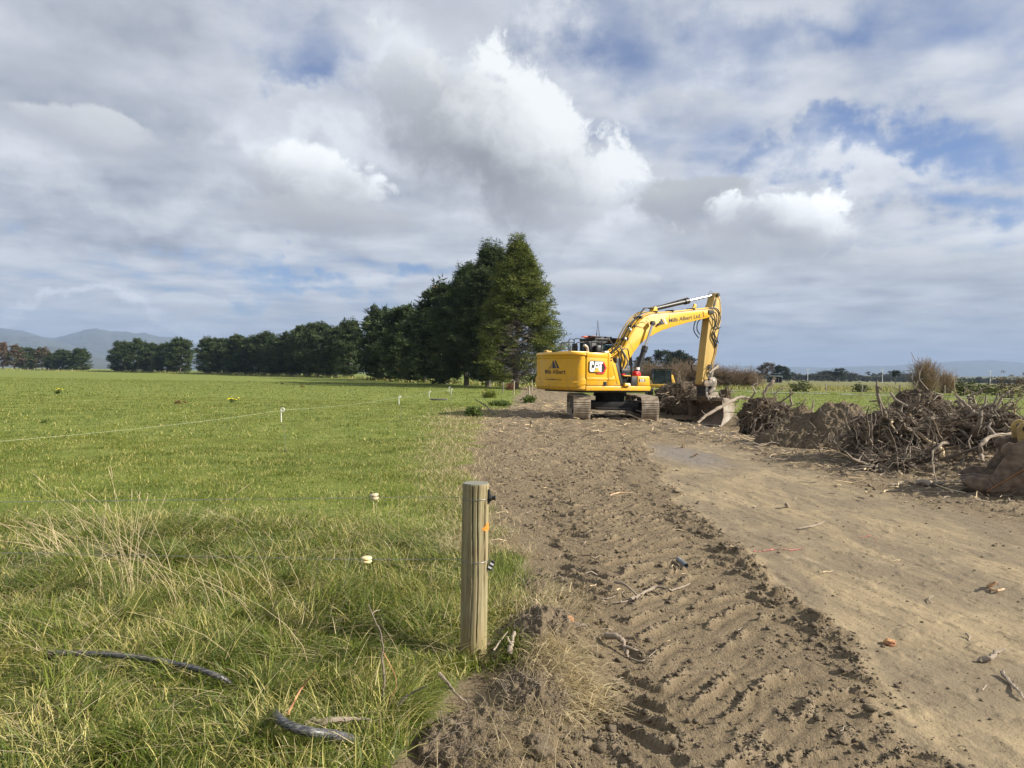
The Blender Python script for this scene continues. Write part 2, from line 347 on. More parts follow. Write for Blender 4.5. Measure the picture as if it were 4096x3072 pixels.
# ------------------------------------------------------------------ ground
EDGE_Y = [0, 2.84, 3.4, 3.9, 5, 6, 8, 11, 14, 18, 24, 28, 32, 44, 60, 90, 110]
EDGE_X = [-.45, -.45, -.30, -.02, .02, -.05, -.32, -.72, -.85, -.95, -1.15, -.9, -.6, .15, .6, 1.2, 2.5]
RIGHT_Y = [0, 10, 25, 40, 60, 90, 112]
RIGHT_X = [11.5, 11.5, 11.5, 10.0, 6.2, 5.5, 3]
def dirt_mask(x, y):
    e = np.interp(y, EDGE_Y, EDGE_X) + (fbm(x * 1.7, y * 1.7, 4, 5) - .5) * np.interp(y, [0, 10, 30], [.35, .8, 2.0])
    r = np.interp(y, RIGHT_Y, RIGHT_X) + (fbm(x * 1.2, y * 1.2, 3, 9) - .5) * 2
    sw = np.interp(y, [0, 10, 40], [.06, .25, .8])
    return sst(x - e, -sw, sw) * sst(r - x, -.3, .3) * sst(112 - y, 0, 4)
def smooth_mask(x, y):
    b = np.interp(y, [0, 2.8, 4, 6, 9, 11.5, 15, 19, 22, 25], [1.75, 1.9, 2.0, 2.15, 2.2, 2.3, 2.9, 3.3, 3.6, 5.0]) + (fbm(x * 1.5 + 3, y * 1.1, 4, 21, .6) - .5) * .8
    b2 = np.interp(y, [0, 6, 8, 11, 14, 18, 22], [6.2, 6.2, 5.7, 5.3, 5.1, 5.0, 5.1]) + (fbm(x, y, 3, 33) - .5) * 1.2
    return sst(x - b, -.06, .14) * sst(b2 - x, -.3, .5) * sst(19 - y + (fbm(x * .9, y * .9, 3, 44) - .5) * 5, 0, 3)
def gh(x, y, fine=True):
    """ground height"""
    x = np.asarray(x, float); y = np.asarray(y, float)
    d = dirt_mask(x, y); s = smooth_mask(x, y) * d
    far = sst(np.abs(y) + np.abs(x), 40, 120)
    h = (fbm(x * .08, y * .08, 3, 1) - .5) * .25 * (1 - .3 * far) * sst(y, 8, 25)
    h = h + (1 - d) * (.03 + .07 * sst(-x, -.3, 2) * sst(14 - y, 0, 6)) + (1 - d) * (fbm(x * .9, y * .9, 3, 2) - .5) * .10
    rough = d * (1 - s)
    nn = fbm(x * 3.1, y * 3.1, 4, 3)
    h = h + rough * (nn - .5) * np.interp(y, [0, 6, 10, 20], [.035, .05, .10, .16])
    # shallow dip where the bucket stands, and the low bank left of it
    h = h - .40 * np.exp(-((x - 8.4) / 2.2) ** 2 - ((y - 27.5) / 5.0) ** 2)
    h = h - .22 * np.exp(-((x - 8.0) / 2.0) ** 2 - ((y - 21.5) / 3.5) ** 2)
    h = h + .10 * np.exp(-((x - 5.9) / .9) ** 2 - ((y - 22.8) / 2.0) ** 2)
    # turned-over bank beside the post
    bx = np.interp(y, [2.5, 3.0, 3.6, 4.2, 5.0, 5.6], [.0, .05, .22, .36, .34, .2])
    bank = np.exp(-((x - bx) / .20) ** 2) * sst(y, 2.3, 2.9) * sst(5.4 - y, 0, 1.2)
    h = h + bank * (.075 + .16 * (fbm(x * 6, y * 6, 4, 41) - .4))
    h = h + .06 * np.exp(-((x - .02) / .3) ** 2) * sst(y, 5, 7) * sst(16 - y, 0, 5) * (fbm(x * 3, y * 3, 3, 55))
    if not fine: return h
    near = sst(26 - y, 0, 12) * d
    # grouser washboard beside the grass edge
    xc = .62 + .10 * np.sin(y * .5)
    wb = np.exp(-((x - xc) / .38) ** 4) * sst(y, 4.4, 6.0) * sst(17 - y, 0, 3) * sst(fbm(x * 1.2, y * .9, 2, 70), .33, .52)
    ph = (y + .10 * x + .05 * (fbm(x * 2, y * 2, 2, 71))) / .17
    h = h + near * wb * (.020 * (np.abs((ph % 1) * 2 - 1) ** .8) - .01)
    # chevron lug prints of wide tyres, two passes side by side
    cm = sst(x, .28, .45) * sst(2.2 - x, 0, .2) * sst(13 - y, 0, 5) * (1 - s)
    wob = .34 * (fbm(x * 2.2, y * 2.2, 3, 80) - .5); pit = np.zeros_like(h); dry = np.zeros_like(h)
    for lx, k, sp, ph0, x0, x1 in ((.78, .95, .27, 0.0, .30, 1.28), (1.72, -.85, .30, .12, 1.22, 2.2)):
        m = sst(x, x0, x0 + .08) * sst(x1 - x, 0, .08)
        q = (y + ph0 - k * np.abs(x - lx) + wob) / sp; u = np.abs((q % 1) - .5) * sp
        br = sst(fbm(x * 5.0 + k, y * 5.0, 4, 81, .62), .41, .54)
        cru = np.clip(fbm(x * 17, y * 17, 4, 82, .66) - .18, 0, 1)
        rid = np.clip(1 - u / .026, 0, 1) ** .4
        h = h + cm * near * m * (rid * br * (.010 + .062 * cru)); dry = np.maximum(dry, cm * m * rid * br)
        pit = np.maximum(pit, m * np.clip(1 - np.abs(u - .075) / .05, 0, 1))
    h = h - cm * near * pit * .010
    # crumbly clods
    c1 = fbm(x * 11, y * 11, 4, 90, .62); c2 = fbm(x * 2.0, y * 2.0, 3, 91)
    cl = sst(c1, .56, .72) * sst(c2, .42, .62)
    h = h + near * (1 - s) * cl * (.026 + .012 * sst(x, 1.3, 2.1)) * (1 - cm * .55)
    # ridge pushed up along the edge of the smooth cut
    be = np.interp(y, [0, 2.8, 4, 6, 9, 11.5], [1.75, 1.9, 2.0, 2.15, 2.2, 2.3])
    h = h + near * (1 - s) * np.exp(-((x - be + .03 - (fbm(y * 1.5, y * 0, 3, 92) - .5) * .35) / .09) ** 2) * sst(9 - y, 0, 3) * (.006 + .065 * sst(fbm(x * 7, y * 7, 4, 93, .6), .45, .7) * sst(fbm(x * 1.3, y * 1.3, 2, 94), .38, .6))
    # scraped cut: faint streaks and blade steps
    st = fbm(x * 6 + y * 1.2, y * .9 - x * .25, 4, 95)
    gp = np.exp(-((x - 3.35 - .12 * np.sin(y * .3)) / .34) ** 6) * sst(y, 7, 9) * sst(19 - y, 0, 2) * sst(fbm(x * .8, y * .6, 2, 99), .40, .55); h = h + s * gp * .009 * np.abs(((y + .25 * x) / .19 % 1) * 2 - 1)
    h = h + s * ((st - .5) * .022 - .012 + .008 * sst(fbm(x * 9, y * 9, 3, 96), .62, .72))
    h = h + near * (1 - s) * (fbm(x * 26, y * 26, 3, 97) - .5) * (.013 - .009 * cm)
    
    return (h, np.clip(dry + cl * (1 - s) * near, 0, 1)) if fine == 2 else h
def gz(x, y): return float(gh(np.array([x]), np.array([y]), True)[0])
def build_ground():
    ys = [-60., -30, -12, -5, -1, .6, 1.6, 2.3]; y = 2.5
    while y < 48: ys.append(y); y += max(.0125, .0034 * y)
    while y < 13500: ys.append(y); y += .03 * y
    ys = np.array(ys + [13500.])
    right = [1.6]; x = 1.6
    while x < 9000: x += (.014 if x < 4.2 else max(.018, .0075 * (x - 1.6)) if x < 24 else .06 * x); right.append(x)
    left = []; x = 1.6
    while x > -9000: x -= (.014 if x > -.6 else max(.03, .015 * (1.6 - x)) if x > -22 else .06 * (1.6 - x)); left.append(x)
    xs = np.array(left[::-1] + right)
    X, Y = np.meshgrid(xs, ys); Z, DR = gh(X, Y, 2)
    V = np.stack([X, Y, Z], -1).reshape(-1, 3); nx = len(xs); ny = len(ys)
    I = np.arange(nx * ny).reshape(ny, nx)
    Q = np.stack([I[:-1, :-1], I[:-1, 1:], I[1:, 1:], I[1:, :-1]], -1).reshape(-1, 4)
    dm = dirt_mask(X, Y); sm = smooth_mask(X, Y) * dm
    fd = dm.ravel()[Q].mean(1) > .5
    D = dm.ravel(); S = sm.ravel()
    for name, sel in (('field', ~fd), ('dirt_track', fd)):
        q = Q[sel]; u, inv = np.unique(q, return_inverse=True)
        me = np_mesh(name, V[u], inv.reshape(-1, 4), smooth=True); add_attr(me, 'dirt', D[u]); add_attr(me, 'cut', S[u]); add_attr(me, 'dry', DR.ravel()[u])
        o = link(name, me, None, [M['ground']]); tag(o, kind='structure')
def ground_mat():
    m, t, b = principled('ground'); c = t.new('ShaderNodeNewGeometry').outputs['Position']
    sp = t.new('ShaderNodeSeparateXYZ'); t.l.new(c, sp.inputs[0]); X, Y, Z = sp.outputs
    d = t.attr('dirt'); s = t.attr('cut')
    # grass
    g1 = t.noise(c, .18, 5, .6); g2 = t.noise(c, 1.3, 6, .65); g3 = t.noise(t.vmath('MULTIPLY', c, (1, .55, 1)), 9.0, 6, .75)
    gc = t.mix(t.ramp(g1, .35, .65), (0.112, 0.146, 0.020), (0.142, 0.168, 0.026))
    gc = t.mix(t.ramp(g2, .38, .68), gc, (0.185, 0.212, 0.042))
    gc = t.mix(t.ramp(g3, .52, .75, 0, .75), gc, (0.055, 0.085, 0.018))
    gc = t.mix(t.ramp(t.noise(c, .45, 7, .7), .66, .74, 0, .6), gc, (0.24, 0.20, 0.12))
    gc = t.mix(t.ramp(t.noise(c, 2.6, 4, .7), .70, .76, 0, .7), gc, (0.045, 0.075, 0.016))
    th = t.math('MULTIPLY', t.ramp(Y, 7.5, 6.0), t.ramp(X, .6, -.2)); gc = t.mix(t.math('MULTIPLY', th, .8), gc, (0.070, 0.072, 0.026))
    rgh = t.math('MULTIPLY', t.ramp(Y, 88, 100), t.ramp(X, 12, 24)); gc = t.mix(t.math('MULTIPLY', rgh, t.ramp(g2, .3, .6, .3, .95)), gc, (0.15, 0.135, 0.055))
    # dirt
    n1 = t.noise(c, .55, 5, .6); n2 = t.noise(c, 4.5, 7, .7); n3 = t.noise(c, 34., 5, .7)
    dc = t.mix(t.ramp(n1, .35, .65), (0.182, 0.138, 0.083), (0.232, 0.178, 0.110))
    dc = t.mix(t.ramp(n2, .45, .7, 0, .75), dc, (0.145, 0.110, 0.069))
    dc = t.mix(t.ramp(n3, .5, .75, 0, .5), dc, (0.275, 0.217, 0.138))
    wet = t.math('MULTIPLY', t.ramp(n1, .40, .60), t.ramp(Y, 16, 8)); dc = t.mix(t.math('MULTIPLY', wet, .45), dc, (0.135, 0.101, 0.060)); dc = t.mix(t.math('MULTIPLY', t.attr('dry'), .75), dc, (0.295, 0.233, 0.152))
    # scraped cut: sandy tan with smooth damp grey sweeps
    sv = t.vmath('MULTIPLY', c, (1.0, .45, 1)); q1 = t.noise(sv, 1.1, 5, .6, dist=.8); q2 = t.noise(t.vmath('MULTIPLY', c, (1, .22, 1)), 5.5, 6, .6, dist=.6)
    sc = t.mix(t.ramp(q1, .36, .62), (0.180, 0.141, 0.088), (0.290, 0.224, 0.130))
    sc = t.mix(t.ramp(q2, .42, .62, 0, .55), sc, (0.165, 0.129, 0.082))
    sc = t.mix(t.ramp(t.noise(c, 60, 3, .6), .55, .75, 0, .5), sc, (0.15, 0.115, 0.08)); sc = t.mix(t.ramp(t.noise(t.vmath('MULTIPLY', c, (.35, 1, 1)), 9.0, 6, .7, dist=.5), .60, .70, 0, .6), sc, (0.14, 0.11, 0.08)); sc = t.mix(t.ramp(t.noise(c, 2.0, 6, .7), .56, .70, 0, .55), sc, (0.34, 0.27, 0.165))
    gm = t.vmath('LENGTH', t.vmath('MULTIPLY', t.vmath('SUBTRACT', t.vmath('ADD', c, t.vmath('SCALE', t.noise(c, 1.2, 4, .6, out=1), .8)), (3.95, 14.9, 0.4)), (1.5, .42, 0)), out=1)
    sc = t.mix(t.ramp(gm, .35, 1.25, .85, 0), sc, (0.165, 0.145, 0.125))
    dc = t.mix(s, dc, sc)
    # blend with a crumbled edge of dead grass
    e = t.math('MULTIPLY_ADD', t.math('SUBTRACT', n2, .5), 1.1, d)
    f = t.ramp(e, .30, .62)
    mid = t.mix(t.ramp(g3, .4, .6), (0.24, 0.20, 0.115), (0.15, 0.125, 0.07))
    col = t.mix(f, gc, t.mix(t.ramp(e, .55, .95), mid, dc))
    t.put(b.inputs['Base Color'], col); b.inputs['Specular IOR Level'].default_value = .25
    t.put(b.inputs['Roughness'], t.math('MULTIPLY_ADD', s, -.22, .95))
    hg = t.math('MULTIPLY_ADD', g3, 1.6, t.math('MULTIPLY', t.noise(c, 26, 4, .7), .5)); hd = t.math('ADD', t.math('MULTIPLY', n3, t.math('MULTIPLY_ADD', s, -.75, 1.0)), t.math('MULTIPLY', n2, t.math('MULTIPLY_ADD', s, -.8, 1.4)))
    hh = t.new('ShaderNodeMix', data_type='FLOAT'); t.put(hh.inputs[0], f); t.put(hh.inputs[2], hg); t.put(hh.inputs[3], hd)
    bump(t, b, hh.outputs[0], .8, .05)
    return m
M['ground'] = ground_mat()
build_ground()

# ------------------------------------------------------------------ lettering
def text_geo(body, height, bold=0.0):
    """flat glyph mesh: verts (u, v) with v = 0..height for capitals, centred on u"""
    cu = bpy.data.curves.new('t', 'FONT'); cu.body = body; cu.align_x = 'CENTER'; cu.offset = bold; cu.resolution_u = 3
    o = bpy.data.objects.new('t', cu); COL.objects.link(o)
    me = bpy.data.meshes.new_from_object(o.evaluated_get(bpy.context.evaluated_depsgraph_get()))
    k = height / .72
    V = [(v.co.x * k, v.co.y * k) for v in me.vertices]; F = [tuple(p.vertices) for p in me.polygons]
    bpy.data.objects.remove(o); bpy.data.curves.remove(cu); bpy.data.meshes.remove(me)
    return V, F
def decal(name, polys, fmap, mat, parent):
    """polys: list of (verts, faces) in (u, v); fmap puts them on the real surface"""
    mb = MB()
    for V, F in polys: mb.add([fmap(u, v) for u, v in V], F)
    return mb.build(name, mat, parent, smooth=False)
def poly(*pts): return (list(pts), [tuple(range(len(pts)))])
def scaled(g, su, sv, du, dv): return ([(u * su + du, v * sv + dv) for u, v in g[0]], g[1])
def mills_logo(n=24):
    L = [poly((.40, 0), (.765, 0), (.47, 1), (.40, .93)), poly((.81, 0), (1, 0), (.68, 1), (.60, .93), (.66, .70))]
    for y0, y1, x0 in [(0, .10, 0.0), (.24, .33, .12), (.47, .55, .23), (.69, .76, .34), (.90, .96, .41)]:
        L.append(poly((x0, y0), (.46, y0), (.46, y1), (x0 + .05, y1)))
    L.append(poly((.58, .55), (.66, .55), (.66, .62), (.60, .62))); L.append(poly((.56, .82), (.66, .82), (.66, .89), (.58, .89)))
    return L

# ------------------------------------------------------------------ the yellow excavator
def build_excavator():
    HD = 33.0
    ex = empty('excavator', (3.73, 27.0, 0), R_(HD))
    tag(ex, 'large yellow tracked excavator standing on the dirt track with its bucket on the ground', 'excavator')
    Y, K = M['yellow'], M['black']
    HW = 1.36
    # --- counterweight: lofted rings round the tail
    def tail(s):                                   # plan outline, s in -1 (right seam) .. 1 (left seam)
        pts = []
        xs_ = -2.27
        N = 60
        th = np.linspace(-1, 1, 2 * N + 1)
        for q in th:
            a = abs(q)
            yy = HW * (1 - max(0, (a - .55) / .45) ** 6 * .0)
            pts.append((a, q))
        return pts
    raw = []
    # straight side, rounded corner, gentle arc, mirrored
    cr = .42
    yc = HW - cr; R = 2.86
    arc_end = yc - .04
    xa = -math.sqrt(R * R - arc_end ** 2)
    side = [(x, -HW) for x in np.linspace(-2.27, xa + cr, 6)]
    corner = [(xa + cr - cr * math.sin(a), -yc - cr * math.cos(a)) for a in np.linspace(.1, math.pi / 2, 14)]
    arc = [(-math.sqrt(R * R - yy * yy), yy) for yy in np.linspace(-arc_end, 0, 22)]
    half = side + corner + arc
    plan = half + [(x, -y_) for x, y_ in half[-2::-1]]
    plan = np.array(plan); n = len(plan)
    nrm = np.gradient(plan, axis=0); nrm = np.stack([-nrm[:, 1], nrm[:, 0]], 1); nrm /= np.linalg.norm(nrm, axis=1)[:, None]
    if nrm[n // 2][0] > 0: nrm = -nrm
    zs = np.concatenate([[1.065, 1.085, 1.12], np.linspace(1.16, 2.26, 60), [2.29, 2.32, 2.35, 2.38, 2.40, 2.41]])
    V = []
    for z in zs:
        for i in range(n):
            yy = plan[i][1]; ay = abs(yy + .12)
            led = 1.50 - .15 * sst(np.array(1.32 - ay), 0, .22)       # ledge drops behind
            off = 0.0
            off -= .045 * float(sst(np.array(z), led, led + .035)) * float(sst(np.array(2.30 - z), 0, .03))  # recessed field above ledge
            off -= .030 * float(sst(np.array(led - .17 - z), 0, .03))
            wx = .95 + (z - 1.4) * .33                                       # trapezoid panel pressed in behind
            if z > led and z < 2.28: off -= .028 * float(sst(np.array(wx - ay), 0, .05)) * float(sst(np.array(2.21 - z), 0, .03))
            off -= .055 * float(sst(np.array(1.13 - z), 0, .065)) ** 1.5
            off -= .07 * float(sst(np.array(z), 2.32, 2.42)) ** 1.6
            off -= .03 * float(sst(np.array(z), 2.22, 2.25)) * float(sst(np.array(2.31 - z), 0, .03)) * 0
            V.append((plan[i][0] + nrm[i][0] * off, plan[i][1] + nrm[i][1] * off, z - .04 * max(0, abs(yy) - 1.1) * (z > 2.3)))
    nz = len(zs); Q = [(k * n + i, k * n + i + 1, (k + 1) * n + i + 1, (k + 1) * n + i) for k in range(nz - 1) for i in range(n - 1)]
    mb = MB(); mb.add(V, Q)
    mb.add(V[-n:], [tuple(range(n))[::-1]]); mb.add(V[:n], [tuple(range(n))])
    cw = mb.build('counterweight', Y, ex, angle=32)
    bm = bmesh.new(); bm.from_mesh(cw.data); bmesh.ops.remove_doubles(bm, verts=bm.verts, dist=1e-4); bmesh.ops.recalc_face_normals(bm, faces=bm.faces); bm.to_mesh(cw.data); bm.free()
    def rear(u, v):                     # u to the viewer's right when facing the tail -> -y
        yy = -u; return (-math.sqrt(2.86 ** 2 - yy * yy) + .0665, yy, v)
    g = text_geo('Mills Albert', .165, .012); w = max(u for u, v in g[0]) * 2
    decal('lettering', [scaled(g, 1.16 / w, 1, .16, 1.635)], rear, M['decal_black'], cw)
    g = text_geo('www.millsalbert.co.nz', .065, .006); w = max(u for u, v in g[0]) * 2
    decal('web_address', [scaled(g, .86 / w, 1, .12, 1.41)], lambda u, v: rear(u, v), M['decal_black'], cw)
    decal('company_logo', [scaled(p, .62, .285, -.16, 1.83) for p in mills_logo()], rear, M['decal_navy'], cw)
    mb = MB(); mb.box((-2.55, .55, 2.44), (.22, .20, .07)); mb.box((-2.62, .55, 2.47), (.10, .16, .06)); mb.build('rear_camera', M['yellow_worn'], cw, bevel=.01)
    # --- body sides
    def panel(name, pts, y0, y1, mat, bev=.03, par=ex): mb = MB(); mb.prism(pts, y0, y1); return mb.build(name, mat, par, bevel=bev)
    p = panel('side_door', [(-2.255, 1.245), (-1.29, 1.245), (-1.29, 2.40), (-2.255, 2.40)], -HW, -.45, Y, .035)
    panel('door_rib', [(-2.25, 1.44), (-1.295, 1.44), (-1.295, 1.52), (-2.25, 1.52)], -HW - .018, -HW + .02, Y, .012, p)
    panel('door_rib', [(-2.25, 2.235), (-1.295, 2.225), (-1.295, 2.36), (-2.25, 2.37)], -HW - .014, -HW + .02, Y, .012, p)
    mb = MB(); mb.box((-1.415, -HW - .006, 1.315), (.145, .02, .13)); mb.build('door_latch', K, p)
    mb = MB(); mb.box((-1.40, -HW - .02, 1.315), (.03, .02, .11)); mb.box((-1.45, -HW - .02, 1.315), (.015, .02, .11)); mb.build('latch_handle', M['black_rubber'], p)
    p = panel('front_side_panel', [(-1.275, 1.245), (-.665, 1.245), (-.93, 2.04), (-1.02, 2.09), (-1.10, 2.28), (-1.15, 2.375), (-1.21, 2.40), (-1.275, 2.40)], -HW, -.45, Y, .035)
    panel('door_rib', [(-1.27, 1.44), (-.90, 1.44), (-1.00, 1.60), (-1.10, 1.52), (-1.27, 1.52)], -HW - .016, -HW + .02, Y, .012, p)
    panel('door_rib', [(-.86, 1.30), (-.76, 1.30), (-1.03, 2.0), (-1.09, 2.0)], -HW - .012, -HW + .02, Y, .01, p)
    for zz_ in (2.24, 2.15): mb = MB(); mb.box((-1.14, -HW - .01, zz_), (.04, .03, .045)); mb.build('side_vent', K, p)
    panel('engine_hood', [(-2.3, 1.2), (-.9, 1.2), (-.95, 2.3), (-1.05, 2.385), (-2.3, 2.40)], -.46, .5, K, .03)
    panel('hood_cover', [(-2.2, 2.38), (-1.25, 2.38), (-1.3, 2.47), (-2.15, 2.47)], -.35, .45, M['yellow'], .03)
    panel('left_side_panel', [(-2.255, 1.245), (-.55, 1.245), (-.55, 2.36), (-2.255, 2.40)], .45, HW, Y, .035)
    panel('lower_frame', [(-2.26, 1.06), (.80, 1.06), (.80, 1.235), (-2.26, 1.235)], -HW, HW, Y, .03)
    panel('frame_underside', [(-2.2, .99), (.7, .99), (.7, 1.07), (-2.2, 1.07)], -1.2, 1.2, K, .01)
    tb = panel('tool_box', [(.15, 1.245), (.76, 1.245), (.74, 1.58), (.70, 1.60), (.15, 1.60)], -HW, -.55, Y, .03)
    panel('box_panel', [(.20, 1.29), (.63, 1.29), (.60, 1.55), (.20, 1.55)], -HW - .008, -HW + .01, Y, .006, tb)
    panel('number_plate', [(.205, 1.395), (.47, 1.395), (.51, 1.43), (.51, 1.465), (.47, 1.49), (.205, 1.49)], -HW - .013, -HW - .004, K, .002, tb)
    g = text_geo('320', .075, .012); sp = lambda u, v: (u, -HW - .016, v)
    decal('number', [scaled(g, 1.45, 1, .34, 1.405)], sp, M['white_paint'], tb)
    # steps and black guards
    panel('storage_box', [(-.16, 1.245), (.14, 1.245), (.14, 1.585), (-.13, 1.575)], -HW + .02, -.6, M['black_rubber'], .02)
    panel('guard_plate', [(-.66, 1.245), (-.53, 1.245), (-.82, 2.06), (-.95, 2.06)], -HW + .01, -.7, M['black_rubber'], .012)
    panel('step_well', [(-.60, 1.25), (-.10, 1.25), (-.12, 1.60), (-.62, 1.60)], -1.18, -.6, K, .01)
    mb = MB()
    for k in range(6): mb.box((-.57 + k * .085, -1.20, 1.43), (.03, .05, .32))
    mb.build('step_grille', M['black_rubber'], ex)
    mb = MB(); mb.box((-.35, -1.20, 1.605), (.34, .28, .03)); mb.build('step_tread', Y, ex, bevel=.008)
    mb = MB(); mb.box((-.40, -1.15, 1.76), (.42, .35, .16)); mb.box((-.5, -.9, 2.0), (.25, .3, .5)); mb.build('step_box', K, ex, bevel=.01)
    mb = MB(); mb.box((-.42, -HW - .03, 1.285), (.30, .14, .11), taper=.8); mb.build('step_bracket', Y, ex, bevel=.012)
    mb = MB(); mb.cyl((-.36, -HW - .10, 1.29), (-.36, -HW - .108, 1.29), .045); mb.build('reflector', M['white_paint'], ex)
    # badge on the side door
    yb = -HW - .012
    bm_ = lambda d: (lambda u, v: (u, yb - d, v))
    bp_ = empty('side_badge'); bp_.parent = ex
    hexo = [(-1.83, 2.075), (-1.50, 2.075), (-1.375, 1.87), (-1.50, 1.655), (-1.79, 1.655), (-1.87, 1.74)]
    cx, cz = -1.64, 1.87; hexi = [(cx + (a - cx) * .74, cz + (b - cz) * .74) for a, b in hexo]
    mb = MB(); N = 6
    for i in range(N):
        a, b, c, d = hexo[i], hexo[(i + 1) % N], hexi[(i + 1) % N], hexi[i]
        mb.add([(p[0], q, p[1]) for p in (a, b, c, d) for q in (yb - .022, yb + .004)], [(0, 2, 4, 6), (1, 7, 5, 3), (0, 1, 3, 2), (2, 3, 5, 4), (4, 5, 7, 6), (6, 7, 1, 0)])
    mb.build('red_hexagon', M['red'], bp_, smooth=False)
    decal('mesh_backing', [poly(*hexi)], bm_(.006), K, bp_)
    decal('badge_outline', [poly((-2.12, 2.115), (-1.55, 2.105), (-1.55, 1.98), (-1.61, 1.97), (-1.61, 1.70), (-2.09, 1.70), (-2.165, 1.76), (-2.165, 2.07))], bm_(.026), K, bp_)
    def L(pts): return poly(*[(-2.145 + u * .585, 1.725 + v * .365) for u, v in pts])
    Cc = [poly(*[(-2.145 + u * .585, 1.725 + v * .365) for u, v in q]) for q in (
        [(0, .14), (.06, 0), (.24, 0), (.30, .10), (.30, .36), (.19, .36), (.19, .17), (.12, .17)], [(0, .14), (.12, .17), (.12, .84), (0, .87)],
        [(0, .87), (.12, .84), (.19, .84), (.19, .66), (.30, .66), (.30, .9), (.24, 1), (.06, 1)])]
    Aa = [L([(.29, 0), (.36, 0.12), (.53, 1), (.41, 1)]), L([(.41, 1), (.53, 1), (.66, 1), (.60, .70), (.47, .70)]), L([(.53, 1), (.66, 1), (.79, 0), (.70, .12)]), L([(.40, .36), (.66, .36), (.64, .50), (.42, .50)])]
    Tt = [L([(.66, .80), (1.0, .80), (1.0, .98), (.66, .98)]), L([(.76, .0), (.89, .0), (.89, .80), (.76, .80)])]
    decal('badge_letter', Cc, bm_(.030), M['white_paint'], bp_); decal('badge_letter', Aa, bm_(.0305), M['white_paint'], bp_); decal('badge_letter', Tt, bm_(.031), M['white_paint'], bp_)
    decal('badge_triangle', [L([(.27, -.01), (.82, -.01), (.545, .40)])], bm_(.034), M['yellow_boom'], bp_)
    # --- cab (left front)
    cab = empty('cab'); cab.parent = ex
    mb = MB()
    x0, x1, y0, y1 = -.40, 1.48, .44, 1.32
    for (px, py, lean) in ((x0, y0, .0), (x0, y1, .0), (.55, y0, 0), (.55, y1, 0), (x1, y0, -.16), (x1, y1, -.16)):
        mb.tube([(px, py, 1.2), (px, py, 2.1), (px + lean, py, 2.98)], .045, 6)
    mb.box(((x0 + x1) / 2 - .03, (y0 + y1) / 2, 2.99), (x1 - x0 + .02, y1 - y0 + .08, .10)); mb.box(((x0 + x1) / 2 - .05, (y0 + y1) / 2, 3.05), (x1 - x0 - .25, y1 - y0 - .2, .05))
    mb.box(((x0 + x1) / 2, (y0 + y1) / 2, 1.55), (x1 - x0, y1 - y0, .75)); mb.box((x0, (y0 + y1) / 2, 2.05), (.05, y1 - y0, .7)); mb.box((x0 + .02, (y0 + y1) / 2, 2.86), (.06, y1 - y0, .18))
    mb.box((.35, .62, 2.2), (.5, .1, .75)); mb.box((.2, y1 - .01, 2.84), (1.3, .03, .2)); mb.box((.2, y0 + .01, 2.87), (1.3, .03, .13))
    mb.build('cab_frame', M['black'], cab, bevel=.012)
    mb = MB(); mb.box((.3, .95, 2.25), (.22, .5, .7)); mb.box((.3, .95, 2.68), (.14, .28, .2)); mb.box((.5, .95, 2.0), (.5, .5, .15)); mb.build('seat', M['black_rubber'], cab, bevel=.03)
    for nm, a, b in (('window', (x0 - .005, y0 + .04, 2.38), (x0 - .005, y1 - .04, 2.78)),):
        mb = MB(); mb.box((x0, (y0 + y1) / 2, 2.60), (.012, y1 - y0 - .08, .38)); mb.build('window', M['glass'], cab)
    mb = MB(); mb.box((.08, y0, 2.43), (.88, .01, .72)); mb.build('window', M['glass'], cab)
    mb = MB(); mb.box((.08, y1, 2.40), (.88, .01, .76)); mb.build('window', M['glass'], cab)
    mb = MB(); mb.box((.98, y0, 2.43), (.74, .01, .8)); mb.build('window', M['glass'], cab)
    mb = MB(); mb.box((.98, y1, 2.43), (.74, .01, .8)); mb.build('window', M['glass'], cab)
    mb = MB(); mb.prism([(x1 - .16, 2.94), (x1 - .15, 2.94), (x1 + .01, 2.02), (x1, 2.02)], y0 + .04, y1 - .04); mb.build('windscreen', M['glass'], cab)
    mb = MB(); mb.box((-.30, .62, 3.10), (.62, .26, .035)); mb.box((.30, .60, 3.085), (.28, .3, .05)); mb.build('roof_hatch', K, cab, bevel=.01)
    mb = MB(); mb.box((-.55, .72, 3.075), (.5, .22, .045)); mb.box((-.28, .68, 3.09), (.16, .18, .09), taper=.7); mb.build('beacon', M['orange_lens'], cab, bevel=.015)
    mb = MB(); mb.tube([(-.1, .75, 3.08), (-.06, .75, 3.35), (-.04, .75, 3.75)], [.02, .009, .006], 5); mb.build('antenna', K, cab)
    mb = MB(); mb.tube([(0, .68, 3.08), (-.03, .68, 3.35), (-.10, .68, 3.72)], [.02, .009, .006], 5); mb.build('antenna', K, cab)
    # exhaust, mirror, lights
    mb = MB(); mb.tube(spline([(-1.05, .1, 2.35), (-1.05, .1, 2.55), (-1.10, .1, 2.66), (-1.22, .1, 2.72)], 5), .055, 12); mb.build('exhaust_pipe', simple('exhaust_metal', (.45, .40, .34), .5, .3), ex)
    mb = MB(); mb.box((-1.42, -1.18, 2.435), (.30, .2, .07)); mb.build('work_light', M['dark_steel'], ex, bevel=.015)
    mb = MB(); mb.box((-1.30, -1.25, 2.44), (.18, .1, .055)); mb.build('lamp_glass', M['white_paint'], ex, bevel=.01)
    # rails
    def rail(pts, r=.019, name='handrail', mat=K):
        mb = MB(); mb.tube(pts, r, 6); mb.build(name, mat, ex)
    yr = .95
    rail([(-1.66, yr, 2.38), (-1.64, yr, 2.78), (-1.60, yr, 2.83), (-1.06, yr, 2.86)])
